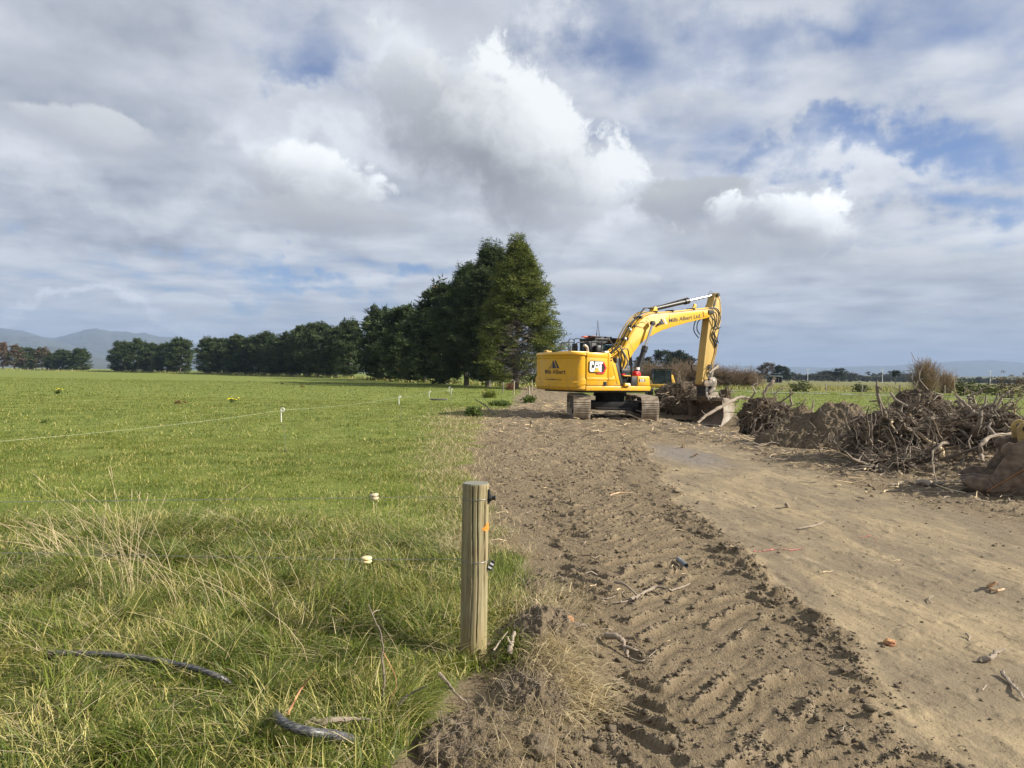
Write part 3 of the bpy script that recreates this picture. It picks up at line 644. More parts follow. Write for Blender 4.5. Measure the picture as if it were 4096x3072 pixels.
    rail([(-1.27, yr, 2.40), (-1.27, yr, 2.94), (-1.22, yr, 2.98), (-1.08, yr, 2.985), (-1.02, yr, 2.93), (-1.02, yr, 2.40)])
    rail([(-1.04, yr, 2.40), (-1.02, yr, 2.94), (-.97, yr, 3.0), (-.25, yr, 3.02), (-.18, yr - .05, 2.95), (-.16, yr - .05, 2.45)])
    rail([(-1.27, .5, 2.40), (-1.27, .5, 2.78), (-1.22, .5, 2.83), (-.75, .5, 2.86), (-.70, .5, 2.80), (-.70, .5, 2.38)])
    rail([(-.95, .0, 2.38), (-.95, .0, 2.83), (-.90, 0, 2.87), (-.62, 0, 2.88), (-.58, 0, 2.83), (-.58, 0, 2.3)])
    rail([(-1.50, .6, 2.4), (-1.48, .6, 2.66), (-1.1, .6, 2.68)])
    rail([(-1.56, -1.28, 2.38), (-1.53, -1.28, 2.80), (-1.50, -1.28, 2.86), (-1.42, -1.28, 2.90), (-1.22, -1.28, 2.91), (-.76, -1.28, 2.47), (-.60, -1.28, 1.92), (-.555, -1.28, 1.80), (-.56, -1.28, 1.37), (-.52, -1.28, 1.25)], .022)
    rail([(-1.05, -1.28, 2.38), (-1.02, -1.28, 2.70), (-.80, -1.28, 2.78)], .02)
    rail([(-.62, -1.28, 1.85), (-.595, -1.28, 2.50), (-.54, -1.28, 2.57), (-.33, -1.28, 2.585), (-.28, -1.28, 2.52), (-.10, -1.28, 1.78), (-.08, -1.28, 1.68), (-.14, -1.28, 1.26)], .022)
    mb = MB(); mb.box((-1.24, .62, 2.62), (.05, .32, .36)); mb.build('mirror', K, ex, bevel=.02)
    mb = MB(); mb.box((-.82, .2, 2.62), (.42, .3, .5)); mb.box((-.65, -.05, 2.55), (.3, .2, .35)); mb.build('air_filter', K, ex, bevel=.04)
    # --- boom
    top = [(.02, 1.92), (-.02, 2.05), (.10, 2.30), (.46, 2.66), (.76, 3.18), (1.02, 3.52), (1.24, 3.74), (1.48, 3.90), (1.80, 4.01), (2.30, 4.075), (2.80, 4.12), (3.8, 4.255), (4.62, 4.365), (5.10, 4.43), (5.30, 4.45)]
    bot = [(5.38, 4.38), (5.36, 4.27), (5.20, 4.14), (4.95, 4.05), (4.66, 3.99), (3.7, 3.77), (2.85, 3.55), (2.40, 3.42), (2.04, 3.27), (1.58, 3.06), (1.25, 2.82), (.95, 2.53), (.72, 2.24), (.50, 1.95), (.34, 1.72), (.2, 1.64), (.05, 1.70)]
    mb = MB(); mb.prism(top + bot, -.27, .27); boom = mb.build('boom', M['yellow_boom'], ex, bevel=.02, seg=2)
    yl = -.273
    for sm in ([(2.785, 3.54), (2.80, 3.54), (2.80, 4.11), (2.785, 4.11)], [(4.66, 3.99), (4.675, 3.99), (4.675, 4.36), (4.66, 4.36)], [(.93, 2.53), (.945, 2.53), (.62, 2.98), (.605, 2.98)]): mb = MB(); mb.prism(sm, yl - .003, yl + .01); mb.build('weld_seam', M['yellow_worn'], boom, smooth=False)
    mb = MB(); mb.prism([(4.75, 4.08), (5.0, 4.13), (5.10, 4.20), (5.10, 4.33), (5.0, 4.36), (4.72, 4.31)], yl - .02, yl + .01); mb.build('boss_plate', M['yellow_boom'], boom, bevel=.01)
    mb = MB(); mb.cyl((5.24, -.34, 4.31), (5.24, .34, 4.31), .085); mb.box((5.12, -.31, 4.31), (.22, .05, .17)); mb.build('pivot_pin', M['dark_steel'], boom, bevel=.006)
    slope = math.atan2(.31, 1.86)
    def side(u, v):   # text line rising along the boom
        return (u * math.cos(slope) - v * math.sin(slope) * .3, yl - .004, u * math.sin(slope) + v)
    g = text_geo('Mills Albert Ltd.', .165, .012); w = max(u for u, v in g[0]) * 2
    cxx = 3.68; base = 3.90
    decal('lettering', [scaled(g, 1.82 / w, 1, 0, 0)], lambda u, v: (cxx + u, yl - .004, base + u * .168 + v), M['decal_black'], boom)
    lg = mills_logo()
    decal('company_logo', [scaled(p, .62, .26, 0, 0) for i, p in enumerate(lg) if i != 1], lambda u, v: (2.06 + u, yl - .004, 3.60 + u * .15 + v), M['decal_navy'], boom)
    decal('company_logo', [scaled(lg[1], .62, .26, 0, 0)], lambda u, v: (2.08 + u, yl - .005, 3.60 + u * .15 + v), simple('silver_decal', (.55, .55, .55), .4), boom)
    # pipes along the top of the boom
    def off(pts, d): return [(x, z + d) for x, z in pts]
    line = top[3:14]
    for k, (yy, dz, r) in enumerate([(-.24, .045, .022), (-.15, .06, .022), (-.06, .07, .018), (.05, .06, .022), (.15, .055, .022)]):
        P = spline([(x - .028 * k * (x < 2), yy, z + dz + .018 * k * (x < 2)) for x, z in line], 3)
        mb = MB(); mb.tube(P, r, 6)
        mb.tube([(-.45 - .08 * k, yy, 1.95 + .03 * k), (-.1 - .05 * k, yy, 2.35), (line[0][0] - .028 * k, yy, line[0][1] + dz + .018 * k)], r * 1.1, 6); mb.build('pipe', M['yellow_boom'] if k != 2 else M['black_rubber'], boom)
    for x, z in ((.62, 2.98), (.98, 3.48), (1.30, 3.84), (2.1, 4.10), (3.0, 4.2), (4.2, 4.35)): mb = MB(); mb.box((x, -.08, z + .04), (.09, .42, .07), rot=rotm('Y', -.9 if x < 1.5 else -.15)); mb.build('pipe_clamp', M['dark_steel'], boom, bevel=.008)
    bmt = simple('bare_metal', (.55, .55, .52), .35, .5)
    for cc_, dd_ in (((.80, -.20, 3.36), (.07, .1, .10)), ((.86, -.08, 3.42), (.07, .08, .10)), ((.55, -.22, 3.0), (.07, .08, .14))): mb = MB(); mb.box(cc_, dd_, rot=rotm('Y', -.9)); mb.build('pipe_fitting', bmt, boom, bevel=.006)
    for k in range(4):
        mb = MB(); s = .06 * k
        mb.tube(spline([(1.35 + s, -.15 + .08 * k, 4.02), (1.62 + s, -.12 + .08 * k, 4.24 + .02 * k), (1.95, -.1 + .07 * k, 4.30), (2.25, -.1 + .06 * k, 4.26)], 6), .017, 6); mb.build('hose', M['black_rubber'], boom)
    for pts in ([(1.05, -.285, 3.60), (1.35, -.30, 3.70), (1.62, -.32, 3.66)], [(1.62, -.29, 3.92), (1.58, -.33, 3.82), (1.80, -.33, 3.72), (2.1, -.33, 3.60), (2.2, -.32, 3.66)], [(1.0, -.285, 3.52), (1.3, -.30, 3.50), (1.5, -.30, 3.46)]):
        mb = MB(); mb.tube(spline(pts, 6), .008, 5); mb.build('hose', M['black_rubber'], boom)
    mb = MB(); mb.cyl((2.17, -.28, 3.64), (2.17, -.36, 3.64), .05); mb.box((2.3, -.30, 3.70), (.10, .06, .10)); mb.build('boom_lamp', M['dark_steel'], boom, bevel=.01)
    for k, (a, b, c) in enumerate([((-.30, -.26, 1.95), (.22, -.36, 1.86), (.28, -.33, 2.55)), ((-.28, -.2, 1.9), (.34, -.38, 1.82), (.12, -.33, 2.75))]):
        mb = MB(); mb.tube(spline([a, b, (b[0] + .18, b[1], b[2] + .35), c], 7), .028, 7); mb.build('hose', M['black_rubber'] if k == 0 else simple('sleeved_hose', (.16, .16, .15), .7), boom)
    # boom cylinders
    for s in (-1, 1):
        a = Vector((.92, s * .44, 1.66)); b = Vector((1.73, s * .44, 3.66)); m1 = a.lerp(b, .53)
        cy = MB(); cy.tube([a, m1], .095, 18); cy.tube([m1 - (b - a).normalized() * .18, m1 + (b - a).normalized() * .02], .122, 18); cy.tube([a + Vector((-.11, 0, .12)), a.lerp(b, .48) + Vector((-.12, 0, 0))], .02, 6)
        o = cy.build('boom_cylinder', K, ex)
        r = MB(); r.tube([m1, b], .052, 14); r.build('cylinder_rod', M['chrome'], o)
        e = MB(); e.cyl(b + Vector((0, -.07, 0)), b + Vector((0, .07, 0)), .095); e.build('rod_eye', M['dark_steel'], o, bevel=.01)
        e = MB(); e.cyl(a + Vector((-.20, -.09 * 1, .0)), a + Vector((.06, 0, .0)), .13); e.cyl(a + Vector((0, -.12, 0)), a + Vector((0, .12, 0)), .13); e.build('red_foot_guard', M['red'], o, bevel=.015)
        e = MB(); e.tube([a + Vector((.04, 0, .17)), a + Vector((.06, 0, .27))], .10, 12); e.build('white_band', M['white_paint'], o)
    # --- stick
    st = [(5.42, 4.72), (5.52, 5.06), (5.58, 5.15), (5.68, 5.17), (5.77, 5.10), (5.86, 4.88), (5.93, 4.47), (5.92, 4.00), (5.76, 3.50), (5.40, 2.2), (5.16, 1.45), (5.10, 1.28), (4.95, 1.22), (4.84, 1.30), (4.82, 1.42), (4.88, 1.80), (5.00, 2.75), (5.18, 4.0), (5.22, 4.35), (5.30, 4.50)]
    mb = MB(); mb.prism(st, -.19, .19); stick = mb.build('stick', M['yellow_worn'], ex, bevel=.018)
    mb = MB(); mb.prism([(5.38, 4.60), (5.60, 5.04), (5.54, 4.62), (5.44, 4.52)], -.196, .196); mb.build('painted_stick_shade', K, stick)  # black sheet on the stick head standing in for shade
    mb = MB(); mb.tube([(5.50, -.197, 4.72), (5.72, -.197, 4.98), (5.82, -.197, 4.84), (5.88, -.197, 4.3)], .009, 4); mb.build('weld_line', M['rust'], stick)
    mb = MB(); mb.cyl((5.66, -.26, 5.07), (5.66, .26, 5.07), .085); mb.build('head_pin', M['dark_steel'], stick, bevel=.01)
    mb = MB(); mb.cyl((4.97, -.30, 1.34), (4.97, .32, 1.34), .13); mb.build('nose_boss', M['rust'], stick, bevel=.01)
    a, b = Vector((2.20, 0, 4.28)), Vector((5.60, 0, 5.07)); m1 = a.lerp(b, .56); d = (b - a).normalized()
    cy = MB(); cy.tube([a, m1], .095, 18); cy.tube([m1 - d * .2, m1 + d * .03], .125, 18); cy.tube([a + Vector((.1, -.08, .10)), m1 + Vector((-.1, -.08, .13))], .016, 6); cy.box(a.lerp(b, .42) + Vector((0, 0, .1)), (.3, .12, .05), rot=rotm('Y', -.23))
    o = cy.build('stick_cylinder', K, ex); r = MB(); r.tube([m1, b], .053, 14); r.build('cylinder_rod', M['chrome'], o)
    mb = MB(); mb.prism([(2.0, 4.1), (2.32, 4.13), (2.26, 4.36), (2.14, 4.36)], -.12, .12); mb.build('cylinder_bracket', M['yellow_boom'], boom, bevel=.01)
    mb = MB(); mb.prism([(4.10, 4.36), (4.36, 4.40), (4.40, 4.58), (4.32, 4.58)], -.22, -.16); mb.box((4.28, -.19, 4.56), (.08, .06, .1)); mb.build('boom_light_bracket', M['yellow_boom'], boom, bevel=.008)
    mb = MB(); mb.tube([(5.45, .05, 5.10), (5.44, .05, 5.2), (5.50, .05, 5.25), (5.58, .05, 5.24), (5.62, .05, 5.15)], .008, 5); mb.build('hose', M['black_rubber'], stick)
    # bucket cylinder in front of the stick and links
    a, b = Vector((5.98, 0, 4.05)), Vector((5.62, 0, 2.02)); m1 = a.lerp(b, .74)
    cy = MB(); cy.tube([a, m1], .075, 14); cy.tube([m1.lerp(a, .08), m1], .095, 14); cy.tube([a + Vector((.02, -.09, 0)), m1 + Vector((-.05, -.10, .1))], .018, 6); o = cy.build('bucket_cylinder', K, ex)
    r = MB(); r.tube([m1, b], .045, 12); r.build('cylinder_rod', M['chrome'], o)
    mb = MB(); mb.prism([(5.80, 3.75), (6.02, 4.10), (5.98, 4.2), (5.86, 4.25)], -.1, .1); mb.build('cylinder_bracket', M['yellow_worn'], stick)
    for s in (-1, 1):
        mb = MB(); mb.tube([(5.17, s * .24, 1.78), (5.66, s * .24, 2.05)], [.06, .075], 8); mb.cyl((5.66, s * .20, 2.05), (5.66, s * .28, 2.05), .095); mb.build('link_arm', M['muddy_steel'], ex, bevel=.0)
    mb = MB(); mb.prism([(5.60, 2.05), (5.70, 2.05), (5.52, 1.42), (5.38, 1.42)], -.10, .10); mb.build('power_link', M['muddy_steel'], ex, bevel=.01)
    mb = MB(); mb.prism([(5.05, 1.45), (5.45, 2.15), (5.62, 2.1), (5.45, 1.5), (5.3, 1.2)], -.08, .12); mb.build('link_core', M['dark_steel'], ex)
    # hoses hanging on the stick
    hs = [[(4.95, -.24, 4.42), (5.35, -.30, 4.46), (5.62, -.31, 4.25), (5.60, -.28, 3.85), (5.35, -.27, 3.55), (5.55, -.25, 3.10), (5.62, -.22, 2.9)],
          [(4.95, -.2, 4.45), (5.45, -.33, 4.48), (5.70, -.33, 4.15), (5.62, -.29, 3.75), (5.42, -.28, 3.45), (5.66, -.24, 3.15), (5.74, -.22, 3.05)],
          [(5.0, -.22, 4.38), (5.42, -.31, 4.30), (5.52, -.3, 3.98), (5.38, -.27, 3.60), (5.32, -.26, 3.30), (5.5, -.25, 3.02), (5.56, -.22, 2.85)],
          [(5.1, -.25, 4.2), (5.35, -.3, 4.0), (5.55, -.28, 3.72), (5.84, -.24, 3.70)]]
    for h in hs: mb = MB(); mb.tube(spline(h, 7), .023, 7); mb.build('hose', M['black_rubber'], stick)
    for h in ([(5.18, .22, 4.15), (4.86, .26, 3.95), (4.78, .26, 3.55), (5.0, .2, 3.25)], [(5.18, .2, 4.1), (4.96, .22, 3.9), (4.92, .22, 3.6), (5.06, .2, 3.4)], [(4.98, .22, 2.35), (4.74, .26, 2.2), (4.68, .26, 1.95), (4.88, .2, 1.75)]):
        mb = MB(); mb.tube(spline(h, 7), .022, 7); mb.build('hose', M['black_rubber'], stick)
    for k, (xx, dz) in enumerate(((0, 0), (.08, .05))):
        mb = MB(); mb.tube([(5.62 + xx, -.215, 2.95 + dz), (5.52 + xx, -.215, 2.55), (5.30 + xx, -.215, 1.98)], .02, 6); mb.build('pipe', M['yellow_worn'], stick)
    mb = MB(); mb.box((5.25, -.24, 2.05), (.14, .09, .16)); mb.tube(spline([(5.25, -.25, 2.1), (5.12, -.3, 1.9), (5.05, -.3, 1.6), (5.2, -.3, 1.5)], 6), .02, 6); mb.tube(spline([(5.3, -.25, 2.1), (5.02, -.3, 2.0), (4.95, -.3, 1.7), (5.15, -.3, 1.55)], 6), .015, 6); mb.build('hose_manifold', M['dark_steel'], stick)
    # --- tilting hitch and bucket
    hi = empty('quick_hitch'); hi.parent = ex
    for s in (-1, 1):
        mb = MB(); mb.prism([(4.86, 1.30), (4.90, 1.44), (5.08, 1.52), (5.32, 1.60), (5.50, 1.62), (5.64, 1.52), (5.66, 1.35), (5.60, 1.20), (5.34, 1.20), (5.30, 1.24), (5.0, 1.20), (4.90, 1.22)], s * .24 - .03, s * .24 + .03); mb.build('hitch_plate', M['muddy_steel'], hi, bevel=.012)
    mb = MB(); mb.prism([(4.92, 1.25), (5.62, 1.35), (5.60, .88), (5.0, .88)], -.17, .2); mb.prism([(5.0, 1.25), (5.12, 1.25), (5.12, .80), (4.98, .80)], -.24, .24); mb.build('hitch_body', M['dark_steel'], hi, bevel=.015)
    mb = MB(); mb.tube([(5.18, -.23, .92), (5.50, -.23, 1.14)], [.09, .12], 14); mb.build('tilt_motor', M['muddy_steel'], hi, bevel=.015)
    mb = MB(); mb.cyl((5.0, -.285, 1.34), (5.0, .285, 1.34), .075); mb.cyl((5.45, -.285, 1.44), (5.45, .285, 1.44), .07); mb.build('hitch_pin', simple('worn_pin', (.45, .42, .38), .35, .6), hi, bevel=.01)
    g = text_geo('A21', .085, .012); decal('stamped_mark', [scaled(g, 1.3, 1, 0, 0)], lambda u, v: (5.20 + u, -.272, 1.42 + u * .2 + v), M['decal_black'], hi)
    mb = MB(); mb.prism([(5.02, .98), (5.72, .98), (5.80, .84), (5.76, .78), (4.98, .78)], -.26, .26); mb.build('hitch_collar', M['muddy_steel'], hi, bevel=.02)
    mb = MB(); mb.prism([(4.98, .82), (5.74, .82), (5.92, .66), (5.30, .50), (5.12, .62)], -.32, -.26); mb.prism([(4.98, .82), (5.74, .82), (5.92, .66), (5.30, .50), (5.12, .62)], .26, .32); mb.build('hitch_ear', M['muddy_steel'], hi, bevel=.01)
    mb = MB(); mb.cyl((5.22, -.35, .74), (5.22, .35, .74), .07); mb.cyl((5.62, -.35, .76), (5.62, .35, .76), .07); mb.build('hitch_pin', M['muddy_steel'], hi, bevel=.01)
    bk = empty('bucket'); bk.parent = ex
    prof = [(5.24, .74), (5.44, .76), (5.66, .70), (5.86, .56), (5.95, .38), (5.93, .18), (5.80, -.02), (5.56, -.20), (5.30, -.34), (5.12, -.40)]
    P = np.array([p for p in spline([(a, b, 0) for a, b in prof], 4)])[:, :2]; nrm = np.gradient(P, axis=0); nrm = np.stack([nrm[:, 1], -nrm[:, 0]], 1); nrm /= np.linalg.norm(nrm, axis=1)[:, None]
    inner = P - nrm * (-.03) if False else P + (np.array([5.35, .2]) - P) / np.linalg.norm(np.array([5.35, .2]) - P, axis=1)[:, None] * .03
    mb = MB(); n = len(P); W = .93
    vs = [(p[0], s, p[1]) for s in (-W, W) for p in P] + [(p[0], s, p[1]) for s in (-W, W) for p in inner]
    fs = []
    for i in range(n - 1):
        fs += [(i, i + 1, n + i + 1, n + i), (2 * n + i, 3 * n + i, 3 * n + i + 1, 2 * n + i + 1), (i, 2 * n + i, 2 * n + i + 1, i + 1), (n + i, n + i + 1, 3 * n + i + 1, 3 * n + i)]
    fs += [(0, n, 3 * n, 2 * n), (n - 1, 3 * n - 1, 4 * n - 1, 2 * n - 1)]
    mb.add(vs, fs); sh = mb.build('bucket_shell', M['bucket'], bk, angle=40)
    cut = [(5.24, .74), (5.20, .60), (5.28, .30), (5.30, .0), (5.18, -.30)]
    for s in (-1, 1):
        y0_, y1_ = (W, W + .03) if s > 0 else (-W - .03, -W)
        mb = MB(); mb.prism([tuple(p) for p in P] + cut[::-1][:-1], y0_, y1_); mb.build('bucket_side', M['bucket_pale'] if s < 0 else M['bucket'], bk, smooth=False)
        mb = MB(); mb.prism([(5.24, .74), (5.44, .76), (5.62, .72), (5.60, .52), (5.36, .54), (5.24, .60)], y0_ + s * .02, y1_ + s * .02); mb.build('side_wear_plate', M['bucket'], bk, bevel=.006)
    mb = MB(); mb.box((5.31, 0, .69), (.10, 2 * W, .17), rot=rotm('Y', .25)); mb.build('bucket_beam', M['bucket'], bk, bevel=.03)
    mb = MB(); mb.box((5.13, 0, -.40), (.22, 2 * W + .05, .035), rot=rotm('Y', .35)); mb.build('cutting_edge', M['bucket_pale'], bk, bevel=.006)
    mb = MB()
    for k in range(9): mb.cyl((5.16, -.8 + k * .2, -.35), (5.155, -.8 + k * .2, -.375), .025, 8)
    mb.build('edge_bolt', M['bucket_pale'], bk)
    # --- slew ring and undercarriage
    mb = MB(); mb.cyl((0, 0, .82), (0, 0, 1.0), .62, 40); mb.cyl((0, 0, .60), (0, 0, .84), .55, 40)
    for k in range(36): a = k * math.pi / 18; mb.box((.60 * math.cos(a), .60 * math.sin(a), .86), (.05, .05, .07), rot=rotm('Z', a))
    mb.build('slew_ring', M['dark_steel'], ex, smooth=True)
    uc = empty('undercarriage'); uc.parent = ex; uc.rotation_euler = (0, 0, R_(90 - 1.4 - HD)); uc.location = (-.03, .0, 0)
    mb = MB(); mb.prism([(-.85, .34), (.85, .34), (.75, .64), (-.75, .64)], -.85, .85); mb.box((-1.05, 0, .50), (.14, 1.9, .28)); mb.box((1.05, 0, .50), (.14, 1.9, .28)); mb.box((-1.3, 0, .40), (.5, 1.3, .08)); mb.build('car_body', M['dark_steel'], uc, bevel=.02)
    for s in (-1, 1):
        tr = empty('track'); tr.parent = uc; tr.location = (0, s * 1.19, 0)
        zc, rr, hx = .455, .385, 1.83
        path = []
        Lf = 2 * hx * 2 + 2 * math.pi * rr; NS = 56
        def at(dist):
            dist %= Lf
            if dist < 2 * hx: return (-hx + dist, zc + rr, 0.0)
            dist -= 2 * hx
            if dist < math.pi * rr: a = dist / rr; return (hx + rr * math.sin(a), zc + rr * math.cos(a), a)
            dist -= math.pi * rr
            if dist < 2 * hx: return (hx - dist, zc - rr, math.pi)
            dist -= 2 * hx; a = dist / rr; return (-hx - rr * math.sin(a), zc - rr * math.cos(a), math.pi + a)
        mb = MB(); mg = MB()
        for k in range(NS):
            x, z, a = at(k * Lf / NS); rot = rotm('Y', a); c = Vector((x, 0, z))
            mb.box(c + rot @ Vector((0, 0, .012)), (.172, .60, .02), rot=rot)
            for dx, hh in ((-.062, .034), (0.0, .026), (.06, .030)): mg.box(c + rot @ Vector((dx, 0, .02 + hh / 2)), (.016, .60, hh), rot=rot)
            mb.box(c + rot @ Vector((0, .09, -.03)), (.15, .05, .07), rot=rot); mb.box(c + rot @ Vector((0, -.09, -.03)), (.15, .05, .07), rot=rot)
        sh = mb.build('track_shoes', M['shoe'], tr, smooth=False); mg.build('grousers', M['shoe_bar'], tr, smooth=False)
        mb = MB(); mb.box((0, 0, .47), (3.1, .30, .32)); mb.box((0, 0, .72), (1.0, .16, .12)); mb.build('track_frame', M['dark_steel'], tr, bevel=.03)
        for xx in (-hx, hx):
            mb = MB(); mb.cyl((xx, -.11, zc), (xx, .11, zc), .31, 24); mb.cyl((xx, -.2, zc), (xx, .2, zc), .16, 16); mb.build('idler_wheel' if xx < 0 else 'drive_sprocket', M['muddy_steel'], tr, bevel=.02)
        for k in range(7): mb = MB(); mb.cyl((-1.35 + k * .45, -.14, .16), (-1.35 + k * .45, .14, .16), .09, 12); mb.build('track_roller', M['dark_steel'], tr)
    return ex
build_excavator()

# ------------------------------------------------------------------ trees
def needle_crown(seed, H, prof, nb, per, nn, size, clump=.42, lean=.55, hue=(0.0, 1.0), up=.35, droop=0.0, flat=1.0, keep=None, jit=.22, wf=.20, spires=0):
    """crown of needle tufts: nb branches, per clumps on each, nn needle blades per clump. prof(t) = radius at height fraction t"""
    rg = np.random.default_rng(seed)
    C = []; Hh = []
    for i in range(nb):
        t = rg.uniform(0.0, 1.0) ** .85; a = rg.uniform(0, 2 * math.pi); L = prof(t, a) * rg.uniform(.72, 1.12)
        h0 = rg.uniform(0, .55)
        for k in range(per):
            u = rg.uniform(.30, 1.0) ** .6
            r = L * u; z = H * t + up * L * (u ** 2) * (1 - t * .3) - droop * L * u * (1 - t)
            aa = a + rg.normal(0, .12)
            c = (r * math.cos(aa) + rg.normal(0, jit), r * math.sin(aa) + rg.normal(0, jit), z + rg.normal(0, jit * 1.25))
            if keep is not None and not keep(c, rg): continue
            C.append(c); Hh.append(h0 + rg.uniform(0, .45))
    zt = max(c[2] for c in C)
    for i in range(spires):
        a = rg.uniform(0, 6.28); rr = prof(.9, a) * rg.uniform(0, .85) if i < spires * .6 else prof(.6, a) * rg.uniform(.5, .9); z0 = (zt * .93 if i < spires * .6 else zt * rg.uniform(.6, .82)); hs = rg.uniform(.4, 1.5) * zt / 12
        for k in range(7): C.append((rr * math.cos(a) + rg.normal(0, .08), rr * math.sin(a) + rg.normal(0, .08), z0 + hs * k / 6 * rg.uniform(.9, 1.1))); Hh.append(rg.uniform(.1, .7))
    C = np.array(C); Hh = np.array(Hh); n = len(C)
    m = n * nn
    cen = np.repeat(C, nn, 0); hh = np.repeat(Hh, nn)
    d = rg.normal(0, 1, (m, 3)); d[:, 2] = np.abs(d[:, 2]) * lean * 1.6 + d[:, 2] * .4; d /= np.linalg.norm(d, axis=1)[:, None]
    base = cen + d * rg.uniform(0, clump, m)[:, None] * np.array([1, 1, flat])
    ln = size * rg.uniform(.6, 1.25, m)[:, None]; side = np.cross(d, rg.normal(0, 1, (m, 3))); side /= np.linalg.norm(side, axis=1)[:, None]
    w = size * wf
    V = np.stack([base - side * w, base + side * w, base + d * ln], 1).reshape(-1, 3)
    T = np.arange(m * 3).reshape(-1, 3)
    hv = np.clip(hh + rg.normal(0, .08, m), 0, 1) * (hue[1] - hue[0]) + hue[0]
    return V, T, np.repeat(hv, 3)
def crown_mesh(V, T, h): me = np_mesh('crown', V, tris=T); add_attr(me, 'hue', h); return me
def trunk_mb(H, r, seed, limbs=14, spread=2.2, start=.15):
    rg = np.random.default_rng(seed); mb = MB()
    P = [(rg.normal(0, .06) * k, rg.normal(0, .06) * k, -.3 + (H + .3) * k / 7) for k in range(8)]
    mb.tube(P, [r * (1.25 if k == 0 else 1) * (1 - .8 * k / 7) for k in range(8)], 9)
    for i in range(limbs):
        t = start + (1 - start) * .85 * i / limbs; a = rg.uniform(0, 6.28); z = H * t; L = spread * (1 - t * .6) * rg.uniform(.7, 1.1)
        mb.tube([(0, 0, z), (L * .5 * math.cos(a), L * .5 * math.sin(a), z + .12 * L), (L * math.cos(a), L * math.sin(a), z + .4 * L)], [r * .35, r * .22, r * .08], 5)
    return mb
ROW = 'pines of the shelterbelt along the paddock'
def shelter_prof(R, low=1.0, top=.35, lump=0):
    def f(t, a):
        w = (.82 + .18 * min(1, t / .2)) * low if t < .2 else 1.0
        w *= 1 - (1 - top) * max(0, (t - .35) / .65) ** 1.6
        return R * w * (1 + .16 * math.sin(a * 3 + t * 9 + lump) + .10 * math.sin(a * 5 - t * 17 + lump))
    return f
def place_tree(name, crown, trunk, loc, rz, sc, label, cat, group, mats, extra=None):
    o = empty(name, loc, rz); o.scale = sc; tag(o, label, cat, group)
    c = link('crown', crown, o); 
    if not crown.materials: crown.materials.append(mats[0])
    t = bpy.data.objects.new('trunk', trunk); COL.objects.link(t); t.parent = o
    return o
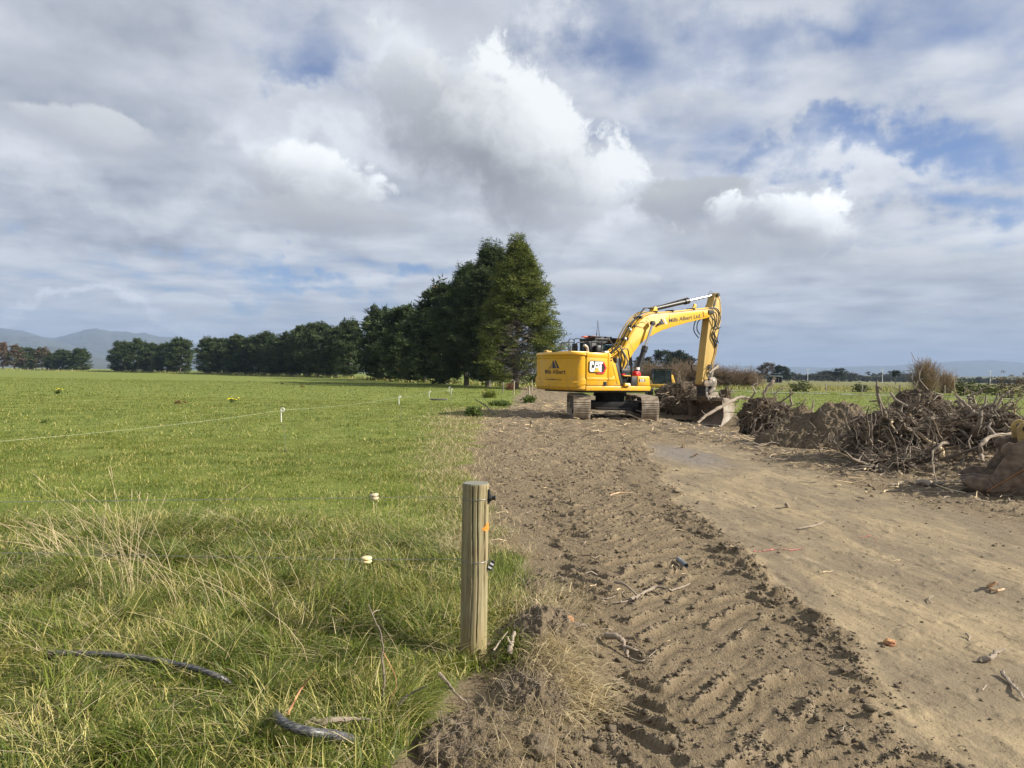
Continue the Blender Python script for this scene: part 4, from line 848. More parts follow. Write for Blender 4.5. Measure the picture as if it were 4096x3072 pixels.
def build_pines():
    # four shared crowns for the row, the near trees have crowns of their own
    protos = []; ztop = []
    for k in range(5):
        V, T, h = needle_crown(100 + k, 9.6, shelter_prof(3.1 + .25 * (k % 3), .95, .45, k * 1.7), 170, 9, 13, .42, .40, spires=12)
        V[:, 2] += .15
        tk = trunk_mb(9.8, .24, 200 + k).build('trunk', M['bark']); me = tk.data; bpy.data.objects.remove(tk)
        protos.append((crown_mesh(V, T, h), me)); ztop.append(np.sort(V[:, 2])[-60])
    def pos(px, d):       # bearing of the tree from where the photographer stood, and its distance
        a, _ = pix_azel(px, 1500); return Vector((math.tan(a) * d, d, 0))
    rg = random.Random(4)
    row = [(1782, 103, 1128), (1700, 118, 1236), (1635, 132, 1218), (1562, 148, 1240), (1512, 156, 1222), (1398, 190, 1276), (1345, 200, 1305), (1275, 210, 1288), (1215, 220, 1302), (1160, 228, 1328), (1110, 236, 1345),
           (1062, 244, 1325), (1008, 252, 1346), (955, 260, 1338), (895, 268, 1353), (838, 278, 1348), (722, 300, 1350), (668, 308, 1370), (608, 318, 1372), (548, 328, 1354), (485, 338, 1364)]
    ordn = ['second', 'third', 'fourth', 'fifth', 'sixth']
    labs = ['dark pine next to the tall one with the bare grey lower branches', 'dark round pine, second on from the tall pine towards the gap', 'broad dark pine with a two-humped top, third on from the tall pine', 'dark pine next but one to the bright gap in the row', 'dark pine with drooping low branches right beside the bright gap in the row',
            'tallest pointed pine just across the bright gap, paler green down its side', 'rounded pine beside the pointed one across the gap', 'broad high pine two along from the pointed one across the gap', 'high pine with clumpy top, third along from the pointed one', 'low pine in the dip of the long row, fourth along from the pointed one',
            'pine in the middle of the long row, fifth along from the pointed one', 'pine in the middle of the long row, sixth along from the pointed one', 'pine in the middle of the long row, seventh along from the pointed one', 'fuller pine of the long row, eighth along from the pointed one', 'pine beside the notch in the long row, ninth along from the pointed one',
            'tall pine just past the notch in the long row, before the mountain', 'low pine second past the notch in the long row', 'low pine third past the notch in the long row', 'tall round pine fourth past the notch, below the mountain slope', 'pine next to last at the far end of the long row', 'small spreading pine at the very far end of the long row']
    for i, (px, d, yt) in enumerate(row):
        c, tk = protos[i % 5]; p = pos(px, d); s = (1.57 + (1469 + .0152 * px - yt) * d / 2841. + .2) / ztop[i % 5]
        wide = (.70 if px in (1398, 1512) else .86 + .25 * rg.random()) if px > 700 else 1.0
        p.z = gz(p.x, p.y) - .3; place_tree('pine_tree', c, tk, p, rg.uniform(0, 6.28), (s * wide * 1.28, s * wide * 1.28, s), labs[i], 'pine tree', ROW, [M['pine']])
    # group at the far left
    fl = [(318, 378, 12.2, 1.15, 'pine', 'broad dark pine at the open end of the detached group'), (252, 384, 11.6, 1.1, 'pine', 'dark pine in the detached group, beside its broad end pine'), (205, 392, 9.6, .9, 'pine', 'small low pine squeezed between two larger ones in the detached group'),
          (168, 398, 12.2, .95, 'half', 'half browned pine with a ragged reddish top in the detached group'), (108, 430, 13.6, 1.1, 'pine', 'bluish dark conical pine standing behind the browned ones'), (58, 400, 13.2, 1.1, 'half', 'green pine with a browned lower front near the corner of the paddock'), (12, 405, 14.2, .8, 'brown', 'dying pine with reddish brown needles, farthest left')]
    bc = crown_mesh(*needle_crown(150, 9.6, shelter_prof(2.4, .9, .25, 2), 100, 8, 11, .42)); bc.transform(Matrix.Translation((0, 0, 1.6)))
    hc = crown_mesh(*needle_crown(151, 9.6, shelter_prof(3.0, .9, .4, 5), 110, 9, 12, .42, hue=(.35, 1.2))); hc.transform(Matrix.Translation((0, 0, 1.2)))
    M['pine_half'] = foliage('half_browned_needles', (0.04, 0.062, 0.026), (0.085, 0.095, 0.035), (0.19, 0.12, 0.085), .80)
    bc.materials.append(M['pine_brown']); hc.materials.append(M['pine_half'])
    for px, d, H, w, kind, lab in fl:
        c = {'pine': protos[(px // 7) % 5][0], 'half': hc, 'brown': bc}[kind]; p = pos(px, d); s = H / 10.6; w *= 1.35; p.z = gz(p.x, p.y) - .3
        place_tree('pine_tree', c, protos[0][1], p, px * .7, (s * w, s * w, s), lab, 'pine tree', 'pines of the detached group at the paddock corner', [M['pine']])
    # the big near trees at this end of the row
    def big(px, d, H, R, seed, lab, mat, top, nb=300, keep=None, lo=.9, extra=None):
        V, T, h = needle_crown(seed, H * .88, shelter_prof(R, lo, top, seed), nb, 14, 26, .30, .46, .45, keep=keep, up=.36, wf=.13, spires=26)
        V[:, 2] += .35; p = pos(px, d); p.z = gz(p.x, p.y) - .2
        o = empty('pine_tree', p); tag(o, lab, 'pine tree', ROW); link('crown', crown_mesh(V, T, h), o, [mat]); trunk_mb(H * .95, .34, seed, 26, R * .8, .08).build('trunk', M['bark'], o); return o
    big(1868, 94, 16.8, 4.9, 301, 'dark pine with a pointed spire halfway up towards the tallest tree', M['pine'], .22)
    big(1955, 88, 18.4, 4.0, 302, 'high dark pine directly beside the tallest tree, its top just lower', M['pine'], .30)
    def keep(c, rg):     # lower front of the end tree has lost its needles
        x, y, z = c
        dd = ((x - .1) / 2.1) ** 2 + ((z - 4.0) / 3.3) ** 2
        return not (y < 1.2 and dd < 1 and rg.random() < .86)
    def eprof(t, a):
        side = 1.0 + .12 * math.cos(a)
        w = np.interp(t, [0, .1, .25, .42, .57, .70, .84, .95, 1.0], [4.6, 4.9, 4.8, 4.4, 3.5, 2.7, 1.8, 1.1, .6])
        return w * side * (1 + .10 * math.sin(a * 3 + t * 11) + .07 * math.sin(a * 5 - t * 23))
    p = pos(2062, 80); p.z = gz(p.x, p.y) - .2; H = 16.6
    V, T, h = needle_crown(401, H * .93, eprof, 480, 14, 26, .30, .44, .50, keep=keep, up=.28, wf=.13, spires=34); V[:, 2] += .4
    o = empty('pine_tree', p); tag(o, 'tallest pine, end of the shelterbelt, bare grey branches low on its front', 'pine tree', ROW)
    link('crown', crown_mesh(V, T, h), o, [M['pine_warm']]); trunk_mb(H * .96, .36, 401, 34, 3.6, .08).build('trunk', M['bark'], o)
    rgn = np.random.default_rng(9); mb = MB()
    for i in range(120):
        z = rgn.uniform(.8, 7.6); a = rgn.uniform(-math.pi, 0) + rgn.normal(0, .2); L = rgn.uniform(2.0, 4.4); P = [Vector((0, 0, z))]; aa = a
        for k in range(6):
            aa += rgn.normal(0, .16); P.append(P[-1] + Vector((math.cos(aa) * L / 6, math.sin(aa) * L / 6, L / 6 * rgn.uniform(-.22, .32))))
        mb.tube(P, np.linspace(.035, .008, 7), 4)
        for k in range(2, 7):
            for q in range(2):
                ab = aa + rgn.uniform(-1.3, 1.3); l = rgn.uniform(.3, .9); b = P[k - 1].lerp(P[k], rgn.random())
                mb.tube([b, b + Vector((math.cos(ab) * l * .5, math.sin(ab) * l * .5, l * rgn.uniform(-.1, .3))), b + Vector((math.cos(ab) * l, math.sin(ab) * l, l * rgn.uniform(-.2, .6)))], [.011, .008, .005], 3)
    mb.build('dead_branches', M['deadtwig'], o, smooth=False)
build_pines()

def twig_tree(seed, H, R, n=60, depth=3, r0=.12, up=.75):
    rg = np.random.default_rng(seed); mb = MB()
    def grow(p, d, L, r, lev):
        P = [p]; 
        for k in range(4):
            d = (d + Vector(rg.normal(0, .16, 3)) + Vector((0, 0, .05))).normalized(); P.append(P[-1] + d * L / 4)
        mb.tube(P, np.linspace(r, r * .45, 5), 4 if lev else 7, cap=False)
        if lev >= depth: return
        for q in range(6 if lev else n):
            k = rg.integers(1, 5) if lev else rg.integers(1, 5)
            dd = (d * up + Vector(rg.normal(0, .62, 3))); dd.z = abs(dd.z) * .9 + .1
            b = P[k - 1].lerp(P[k], rg.random()); grow(b, dd.normalized(), L * rg.uniform(.45, .75) if lev else R * rg.uniform(.6, 1.3), max(.012, r * .42), lev + 1)
    grow(Vector((0, 0, -.1)), Vector((0, 0, 1)), H * .5, r0, 0)
    return mb
def far(px, d): a, _ = pix_azel(px, 1500); return (math.tan(a) * d, d)
def build_far_right():
    # bare willow and shrubs on the far side of the right-hand paddock
    def bare(name, px, d, H, R, seed, lab, cat, group=None, n=26, zs=1.0, wide=1.0):
        x, y = far(px, d); o = empty(name, (x, y, gz(x, y)), 0); o.scale = (wide, wide, zs); tag(o, lab, cat, group)
        twig_tree(seed, H, R, n + 16, 3, H * .018, up=1.3).build('branches', M['bare_twig'], o, smooth=False); return o
    wm = simple('golden_willow_twig', (0.30, 0.21, 0.12), .9, 0, vs=.9, col2=(0.20, 0.145, 0.09))
    for px, d, H, sp, n, sd, lab in ((3700, 92, 4.75, .60, 330, 11, 'tall rounded golden brown leafless willow on the rough grass'), (3785, 94, 3.0, .56, 150, 12, 'shorter thin leafless tree against the tall willow')):
        x, y = far(px, d); o = empty('bare_tree', (x, y, gz(x, y))); tag(o, lab, 'tree'); rg = np.random.default_rng(sd); mb = MB()
        for i in range(n):
            a = rg.uniform(0, 6.28); ln = abs(rg.normal(0, sp)); L = H * (1 - .45 * min(1, ln / 1.1)) * rg.uniform(.75, 1.03); P = [Vector((rg.normal(0, .25), rg.normal(0, .25), -.1))]; dv = Vector((math.cos(a) * math.sin(ln), math.sin(a) * math.sin(ln), math.cos(ln)))
            for k in range(6): dv = (dv + Vector((rg.normal(0, .08), rg.normal(0, .08), .05))).normalized(); P.append(P[-1] + dv * L / 6)
            mb.tube(P, [.032, .026, .02, .016, .012, .009, .007], 4, cap=False)
            for k in range(2, 6):
                for q in range(3):
                    b_ = P[k].lerp(P[k + 1], rg.random()); e = (dv + Vector(rg.normal(0, .42, 3))).normalized(); l = rg.uniform(.3, .9); mb.tube([b_, b_ + e * l * .5, b_ + (e + Vector((0, 0, .15))) * l], [.010, .008, .006], 3, cap=False)
        mb.build('branches', wm, o, smooth=False)
    G = 'leafless brown shrubs of the far hedge'
    prot = [twig_tree(20 + k, 2.4, 1.5, 42, 3, .05).build('branches', M['bare_twig'], None, smooth=False) for k in range(3)]
    meshes = [p.data for p in prot]
    for p in prot: bpy.data.objects.remove(p)
    hl = [(2420, 118, 1.25, 'shrub of the far hedge hidden behind the black boom cylinder'), (2530, 117, 1.15, 'shrub of the far hedge beside the red cylinder foot'), (2578, 116, 1.3, 'brown shrub just left of the far black cab'), (2625, 122, 1.2, 'brown shrub right behind the far black cab'), (2690, 116, 1.2, 'brown shrub close to the right side of the far black cab'), (2725, 115, 1.25, 'brown shrub midway between the far cab and the stick'), (2762, 118, 1.35, 'high brown shrub just before the stick of the excavator'), (2800, 116, 1.3, 'brown shrub behind the foot of the stick'),
          (2860, 114, 1.15, 'brown shrub just past the quick hitch'), (2900, 113, 1.1, 'brown shrub above the upright root'), (2945, 112, 1.05, 'brown shrub second past the upright root'), (2990, 113, .95, 'low brown shrub under the first power pole'), (3020, 116, .85, 'lowest brown shrub at the tapering end of the hedge')]
    for i, (px, d, s, lab) in enumerate(hl):
        x, y = far(px, d); o = empty('bare_shrub', (x, y, gz(x, y) + .1), i * 1.3); o.scale = (s * 1.25, s * 1.1, s * 1.08); tag(o, lab, 'shrub', G)
        b = bpy.data.objects.new('branches', meshes[i % 3]); COL.objects.link(b); b.parent = o
    # cypresses behind them
    def leafy(name, px, d, H, R, seed, lab, cat, mat, flat=.5, group=None, nb=60, top=.5, base=.25, size=.55):
        x, y = far(px, d); V, T, h = needle_crown(seed, H * (1 - base) * .85, shelter_prof(R, .9, top, seed), nb, 8, 10, size, H * .07, .3, up=.25, flat=flat); V[:, 2] += H * base
        o = empty(name, (x, y, gz(x, y) - .2)); tag(o, lab, cat, group); link('crown', crown_mesh(V, T, h), o, [mat]); trunk_mb(H * .8, H * .03, seed, 8, R * .8, .3).build('trunk', M['bark'], o); return o
    G = 'dark spreading cypresses beyond the far hedge'
    leafy('cypress_tree', 2573, 230, 8.6, 3.6, 31, 'small flat-topped cypress standing apart, left of the far black cab', 'tree', M['cypress'], .4, G)
    leafy('cypress_tree', 2652, 232, 11.2, 4.2, 32, 'tall cypress rising straight behind the far black cab', 'tree', M['cypress'], .4, G)
    leafy('cypress_tree', 2699, 234, 11.2, 4.0, 33, 'middle cypress of the dark clump right of the far cab', 'tree', M['cypress'], .4, G)
    leafy('cypress_tree', 2722, 240, 10.8, 4.0, 34, 'cypress second from the right end of the dark clump', 'tree', M['cypress'], .4, G)
    leafy('cypress_tree', 2745, 235, 9.6, 3.6, 35, 'lower cypress at the right end of the dark clump', 'tree', M['cypress'], .4, G)
    leafy('round_tree', 3070, 330, 9.5, 5.6, 36, 'broad brownish bare-topped tree over the farm shed', 'tree', M['brown_leaf'], .9)
    leafy('round_tree', 3128, 320, 8.2, 4.4, 37, 'dense dark green round tree beside the farm shed', 'tree', M['cypress'], .9, nb=90, base=.05)
    leafy('cabbage_tree', 3583, 300, 6.0, 1.7, 38, 'small dark tree on a bare stem before the far slope', 'tree', M['cypress'], .6, nb=20, base=.5)
    leafy('round_tree', 3355, 420, 9, 4.0, 39, 'dark bushy tree at the foot of the wooded rise', 'tree', M['cypress'], .8)
    G = 'low green bushes on the rough ground past the right-hand paddock'
    for k, (px, d, H, R, lab) in enumerate([(3200, 92, 1.3, 1.7, 'low dark bush on the rough grass in line with the second power pole'), (3865, 80, 1.9, 1.5, 'thick green bush behind the big root pile'), (4050, 72, 2.6, 1.7, 'loose yellowish bush with see-through twigs at the picture edge'), (3440, 95, .9, 1.0, 'tiny bush in the middle of the rough grass'), (3950, 90, 1.2, 1.6, 'flat green bush left of the yellowish one')]):
        leafy('bush', px, d, H, R, 60 + k, lab, 'bush', M['bush_leaf'] if k != 2 else M['brown_leaf'], .8, G, nb=26, base=.0, size=.22)
    # far woodland, one mass
    rg = np.random.default_rng(5); Vs = []; Ts = []; Hs = []; b = 0
    def mass(px0, px1, d, H, n, seed, dd=40):
        nonlocal b
        for i in range(n):
            px = px0 + (px1 - px0) * (i + rg.random()) / n; x, y = far(px, d + rg.uniform(-dd, dd)); h = H * rg.uniform(.7, 1.15)
            V, T, hu = needle_crown(seed + i, h * .7, shelter_prof(h * .5, 1, .4, i), 14, 5, 7, 1.5, 1.3, .3); V += np.array([x, y, 0]); Vs.append(V); Ts.append(T + b); Hs.append(hu); b += len(V)
    mass(3140, 3340, 700, 9, 22, 500); mass(3280, 3420, 650, 12, 16, 600); mass(3400, 3700, 800, 8, 26, 700); mass(2950, 3100, 700, 8, 14, 800); mass(3480, 3640, 900, 17, 12, 900); mass(3850, 4110, 750, 7, 20, 1000); mass(2880, 3000, 600, 7, 8, 1100)
    me = np_mesh('distant_woodland', np.concatenate(Vs), tris=np.concatenate(Ts)); add_attr(me, 'hue', np.concatenate(Hs)); tag(link('distant_woodland', me, None, [M['far_leaf']]), 'dark far-off woodland along the skyline past the power poles', 'woodland', kind='stuff')
    # gravel lane across the right-hand field
    pts = [(18, 87), (30, 78), (42, 68), (56, 55), (70, 44)]; V = []; 
    xs = np.linspace(18, 75, 60); ysl = np.interp(xs, [p[0] for p in pts], [p[1] for p in pts])
    V = [(x, y + s * .9, gz(x, y) + .06) for x, y in zip(xs, ysl) for s in (-1, 1)]
    link('gravel_lane', np_mesh('gravel_lane', V, [(2 * i, 2 * i + 2, 2 * i + 3, 2 * i + 1) for i in range(59)]), None, [simple('lane_gravel', (.34, .33, .30), .9)])['kind'] = 'structure'
    # power poles
    G = 'power poles along the far road'
    pm = simple('pole_concrete', (.62, .62, .60), .8)
    for px, d, lab in [(2480 + 6, 640, 'distant power pole seen beside the boom cylinder'), (2985, 520, 'power pole with two crossarms above the low end of the hedge'), (3231, 520, 'power pole rising from the flat beyond the dark bush'), (3530, 500, 'tall power pole left of the small stemmed tree'), (3650, 540, 'thin pole close to the leafless willow'), (3961, 470, 'power pole standing alone before the bare green slope')]:
        x, y = far(px, d); o = empty('power_pole', (x, y, gz(x, y))); tag(o, lab, 'power pole', G)
        mb = MB(); mb.tube([(0, 0, -1), (0, 0, 9.5)], [.20, .13], 6); mb.build('pole', pm, o)
        mb = MB(); mb.box((0, 0, 9.0), (2.6, .2, .22)); mb.build('crossarm', pm, o)
        mb = MB(); mb.cyl((-1.1, 0, 9.1), (-1.1, 0, 9.5), .1, 6); mb.build('insulator', pm, o); mb = MB(); mb.cyl((1.1, 0, 9.1), (1.1, 0, 9.5), .1, 6); mb.build('insulator', pm, o)
    # shed
    x, y = far(3097, 300); o = empty('farm_shed', (x, y, gz(x, y)), .1); tag(o, 'long low open-fronted farm shed with a pale blue-grey roof', 'shed')
    mb = MB(); mb.box((0, 1.5, 1.2), (5, .1, 2.4)); mb.box((-2.5, 0, 1.2), (.1, 3, 2.4)); mb.box((2.5, 0, 1.2), (.1, 3, 2.4)); mb.build('wall', M['dark_steel'], o)
    mb = MB(); mb.prism([(-1.9, 2.75), (1.8, 2.35), (1.8, 2.47), (-1.9, 2.87)], -2.9, 2.9, axis='x'); mb.build('roof', simple('shed_roof', (.42, .50, .55), .4), o)
    for s in (-1.2, 0, 1.2): mb = MB(); mb.box((s, -1.5, 1.3), (.12, .12, 2.7)); mb.build('post', M['concrete_grey'], o)
build_far_right()

# ------------------------------------------------------------------ hills and mountains
def ridge(name, pts, d, base, depth, seed, mat, amp=.06, n=220, kind='structure', snap=None):
    """a ridge whose crest runs through bearings/elevations read as (pixel x, crest height in metres) at distance d"""
    px = np.linspace(pts[0][0], pts[-1][0], n); h = np.interp(px, [p[0] for p in pts], [p[1] for p in pts])
    k = 24; V = []
    az = np.array([pix_azel(p, 1500)[0] for p in px])
    for j in range(k):
        u = j / (k - 1); dist = d - depth * (1 - u)
        nz_ = fbm(px * .012 * (d / 3000), np.full(n, j * .35), 5, seed)
        hh = h * (u ** .8) * (1 + (nz_ - .5) * 2 * amp * (1 - abs(2 * u - 1) * .3) * (1 - u ** 6 * .7)) + (base if j == 0 else 0)
        V.append(np.stack([np.tan(az) * dist, np.full(n, dist), hh], 1))
    V.append(V[-1] + np.array([0, depth * .8, 0]) * 1.0); V[-1][:, 2] = -5
    V = np.concatenate(V); k += 1
    I = np.arange(k * n).reshape(k, n); Q = np.stack([I[:-1, :-1], I[:-1, 1:], I[1:, 1:], I[1:, :-1]], -1).reshape(-1, 4)
    o = link(name, np_mesh(name, V, Q, smooth=True), None, [mat]); o['kind'] = kind; return o
M['bush_hill'] = simple('forested_slope', (0.035, 0.045, 0.030), .9, 0, vs=.004, col2=(0.055, 0.062, 0.036))
M['pasture_hill'] = simple('pasture_slope', (0.075, 0.092, 0.040), .9, 0, vs=.012, col2=(0.10, 0.10, 0.05))
k8 = 8000 / 2841.
def crest(l, d): return [(p, max(2, (1469 + .0152 * p - y) * d / 2841.)) for p, y in l]
ridge('mountain', crest([(-500, 1330), (-200, 1335), (0, 1312), (60, 1318), (120, 1333), (180, 1350), (215, 1352), (270, 1340), (330, 1322), (385, 1313), (440, 1324), (500, 1326), (545, 1333), (580, 1331), (630, 1346), (700, 1350), (760, 1368), (830, 1390), (920, 1405), (1050, 1430), (1250, 1470), (1500, 1500)], 8000), 8000, 0, 2200, 3, M['bush_hill'], .12)
ridge('mountain', crest([(-500, 1350), (0, 1338), (150, 1346), (300, 1385), (450, 1420), (600, 1450)], 6500), 6500, 0, 1500, 8, M['bush_hill'], .15)
ridge('foothill', crest([(-300, 1400), (100, 1415), (200, 1384), (260, 1392), (350, 1420), (420, 1440), (600, 1470)], 4200), 4200, 0, 900, 4, M['bush_hill'], .1)
ridge('mountain', crest([(2300, 1500), (2600, 1478), (3000, 1462), (3300, 1470), (3560, 1462), (3700, 1452), (3830, 1444), (3960, 1440), (4040, 1446), (4120, 1452), (4300, 1440), (4600, 1460)], 11500), 11500, 0, 2400, 5, M['bush_hill'], .12)
ridge('hill', crest([(3300, 1516), (3380, 1510), (3460, 1498), (3520, 1506), (3600, 1518), (3700, 1526)], 1500), 1500, 0, 300, 6, M['bush_hill'], .05)
ridge('hill', crest([(3480, 1524), (3560, 1516), (3640, 1507), (3720, 1503), (3900, 1504), (4000, 1503), (4100, 1502), (4500, 1500)], 1900), 1900, 0, 700, 7, M['pasture_hill'], .03)

# ------------------------------------------------------------------ haze
def build_haze():
    mb = MB(); mb.box((0, 6500, 234), (19000, 13400, 492))
    m = bpy.data.materials.new('haze'); m.use_nodes = True; t = NT(m.node_tree); t.n.clear()
    o = t.new('ShaderNodeOutputMaterial'); v = t.new('ShaderNodeVolumePrincipled'); t.l.new(v.outputs[0], o.inputs['Volume'])
    v.inputs['Color'].default_value = (0.36, 0.48, 0.70, 1); v.inputs['Density'].default_value = HAZE; v.inputs['Anisotropy'].default_value = .0
    h = mb.build('haze', m, smooth=False); tag(h, kind='stuff')
HAZE = 0.000105
build_haze()

# ------------------------------------------------------------------ helpers for the foreground
CAMP = Vector((0, 0, 1.57))
def g2w(px, py, z=0.0, it=4):
    """point of the terrain seen at a photo position, z above it"""
    d = pix_dir(px, py); zz = z
    for _ in range(it):
        p = CAMP + d * ((zz - 1.57) / d.z); zz = gz(p.x, p.y) + z
    return Vector((p.x, p.y, zz))
def atY(px, py, Y): d = pix_dir(px, py); return CAMP + d * (Y / d.y)

# ------------------------------------------------------------------ grass
def blades(name, x, y, h, w, az, lean, hue, mat, label, cat, z=None, segs=3, parent=None, kind='stuff', curl=.6):
    n = len(x); z0 = gh(x, y, True) - .01 if z is None else z
    dx = np.cos(az); dy = np.sin(az); px = -dy; py = dx
    rr = np.random.default_rng(n); tw = rr.uniform(0, math.pi, n); wx = np.cos(tw); wy = np.sin(tw)
    P = []; 
    for k in range(segs + 1):
        u = k / segs; ang = lean * (1 - curl + curl * 2 * u) ; ang = np.minimum(ang, 1.75)
        if k == 0: cx, cy, cz = x.copy(), y.copy(), z0.copy()
        else:
            L = h / segs; cx = cx + dx * np.sin(ang) * L; cy = cy + dy * np.sin(ang) * L; cz = cz + np.cos(ang) * L
            cz = np.maximum(cz, z0 + .012)
        ww = w * (1 - u) ** .6
        if k < segs: P += [np.stack([cx - wx * ww, cy - wy * ww, cz], 1), np.stack([cx + wx * ww, cy + wy * ww, cz], 1)]
        else: P += [np.stack([cx, cy, cz], 1)]
    V = np.stack(P, 1); m = V.shape[1]; V = V.reshape(-1, 3); B = np.arange(n)[:, None] * m
    Q = np.concatenate([B + np.array([[2 * k, 2 * k + 1, 2 * k + 3, 2 * k + 2]]) for k in range(segs - 1)]) if segs > 1 else None
    T = B + np.array([[2 * segs - 2, 2 * segs - 1, 2 * segs]])
    me = np_mesh(name, V, Q, T, smooth=False); add_attr(me, 'hue', np.repeat(hue, m)); o = link(name, me, parent, [mat])
    if kind: tag(o, label, cat, kind=kind)
    return o
def build_grass():
    rg = np.random.default_rng(77)
    def zone(name, y0, y1, dens, hgt, wid, leanm, straw, label, left=True, xr=None, segs=3, edge=.0, comb=1.0, hs=1.0):
        W = .80 * y1 + 1.0 if left else xr[1]
        area = (W + 3) * (y1 - y0) if left else (xr[1] - xr[0]) * (y1 - y0)
        n = int(area * dens)
        x = rg.uniform(-W, 3.0, n) if left else rg.uniform(xr[0], xr[1], n); y = rg.uniform(y0, y1, n)
        ok = (np.abs(x) < .78 * y + .8)
        d = dirt_mask(x, y); ok &= d < rg.uniform(edge, .75, n)
        cl = fbm(x * 2.2, y * 2.2, 3, 120); ok &= rg.random(n) < .45 + 1.1 * cl
        # bare, cow-trodden patches
        bp = fbm(x * .55, y * .55, 3, 130); ok &= (bp < .70) | (rg.random(n) < .25)
        x = x[ok]; y = y[ok]; cl = cl[ok]; m = len(x)
        tuft = fbm(x * 1.3 + 4, y * 1.3, 3, 121)
        h = hgt * (.30 + 1.5 * tuft * hs) * rg.uniform(.55, 1.45, m)
        az = (fbm(x * 1.7, y * 1.7, 2, 122) * 12 - 2) * comb + rg.normal(0, 1.15, m)
        lean = np.abs(rg.normal(leanm, .38, m)); upr = rg.random(m) < .14; lean[upr] *= .35
        st = fbm(x * 3.1, y * 3.1, 3, 124); hue = rg.uniform(0, .6, m) * (.5 + fbm(x * .7, y * .7, 2, 125)); hue = np.clip(hue, 0, .6)
        dry = rg.random(m) < straw * np.clip((st - .30) * 4.0, .25, 2.0); hue[dry] = rg.uniform(.72, 1.0, dry.sum())
        w = wid * rg.uniform(.6, 1.4, m)
        blades(name, x, y, h, w, az, lean, hue, M['grass'], label, 'grass', segs=segs)
    zone('long_grass', 2.35, 5.0, 9500, .115, .0025, 1.22, .34, 'long matted green and straw-coloured grass under the fence wires', segs=4, edge=.2)
    zone('long_grass', 5.0, 7.0, 5200, .085, .0030, 1.10, .26, 'rank tussocky grass just beyond the fence wires', segs=3, edge=.2)
    zone('pasture_grass', 7.0, 16, 1900, .050, .0042, .85, .22, 'short grazed pasture grass in the middle of the left paddock', segs=2, edge=.3)
    zone('pasture_grass', 16, 40, 300, .060, .0095, 1.0, .14, 'short grazed pasture grass farther out in the left paddock', segs=2, edge=.3)
    zone('pasture_grass', 40, 105, 28, .09, .026, .9, .08, 'distant pasture grass towards the pines', segs=1, edge=.3)
    zone('pasture_grass', 24, 90, 28, .09, .024, .9, .08, 'bright short grass of the right-hand paddock', left=False, xr=(6, 70), segs=1, edge=.3)
    n = 60; tx = rg.uniform(-3.6, -.42, n); ty = rg.uniform(2.6, 6.4, n); ok = (np.abs(tx) < .75 * ty) & (dirt_mask(tx, ty) < .2); tx, ty = tx[ok], ty[ok]
    for grp, sel in (('dark green tussocks of longer grass scattered under the wires', slice(0, None, 1)),):
        X = []; Y_ = []; AZ = []; LN = []; HH = []; HU = []
        for cx, cy in zip(tx[sel], ty[sel]):
            k = int(rg.uniform(160, 420)); a0 = rg.uniform(0, 6.28); X.append(cx + rg.normal(0, .05, k)); Y_.append(cy + rg.normal(0, .05, k)); AZ.append(a0 + rg.normal(0, .8, k)); LN.append(np.abs(rg.normal(1.15, .3, k))); HH.append(rg.uniform(.12, .34, k)); hu = rg.uniform(0, .3, k) + rg.uniform(0, .25); hu[rg.random(k) < .15] = .85; HU.append(hu)
        X, Y_, AZ, LN, HH, HU = map(np.concatenate, (X, Y_, AZ, LN, HH, HU)); blades('tussock_grass', X, Y_, HH, rg.uniform(.0018, .0038, len(X)), AZ, LN, HU, M['grass'], grp, 'grass', segs=5)
    n = 5000; x = rg.uniform(-4.8, -.2, n); y = rg.uniform(2.5, 7.2, n); ok = (np.abs(x) < .78 * y + .4) & (dirt_mask(x, y) < .3); x, y = x[ok], y[ok]; n = len(x)
    blades('straw_litter', x, y, rg.uniform(.10, .38, n), rg.uniform(.0010, .0020, n), rg.uniform(0, 6.28, n), np.abs(rg.normal(1.35, .15, n)), rg.uniform(.3, 1, n), M['straw'], 'loose dead straws lying criss-cross over the near grass', 'straw', z=gh(x, y) + rg.uniform(.03, .09, n), segs=4, curl=.15)
    # rough dry growth beyond the right-hand paddock
    n = 16000; x = rg.uniform(14, 110, n); y = rg.uniform(96, 150, n); blades('rough_grass', x, y, rg.uniform(.25, .8, n), rg.uniform(.03, .07, n), rg.uniform(0, 6.28, n), np.abs(rg.normal(.3, .2, n)), np.where(rg.random(n) < .55, rg.uniform(.66, .95, n), rg.uniform(0, .5, n)), M['grass'], 'rough dry grass and rushes past the right-hand paddock', 'grass', segs=1)
    n = 9000; x = rg.uniform(-300, 12, n); y = np.interp(x, [-300, -258, -206, -125, -44, -16, 12], [398, 392, 352, 282, 190, 126, 80]) + rg.normal(0, 3.5, n) - 3
    blades('rough_grass', x, y, rg.uniform(.3, 1.1, n), rg.uniform(.06, .14, n), rg.uniform(0, 6.28, n), np.abs(rg.normal(.3, .2, n)), np.where(rg.random(n) < .5, rg.uniform(.66, .9, n), rg.uniform(0, .4, n)), M['grass'], 'uncut growth at the feet of the pines', 'grass', segs=1)
    # dead matted grass torn up along the track edge
    def patch(cx, cy, sx, sy, n, hgt, az0, spread, mat, label, dry=True, lean=1.05, wid=.0022, name='dead_grass'):
        x = rg.normal(cx, sx, n); y = rg.normal(cy, sy, n); hue = rg.uniform(.3, 1, n) if dry else rg.uniform(0, .75, n)
        blades(name, x, y, hgt * rg.uniform(.4, 1.3, n), wid * rg.uniform(.6, 1.5, n), az0 + rg.normal(0, spread, n), np.abs(rg.normal(lean, .3, n)), hue, mat, label, 'grass', segs=4, z=gh(x, y) + rg.uniform(-.005, .04, n))
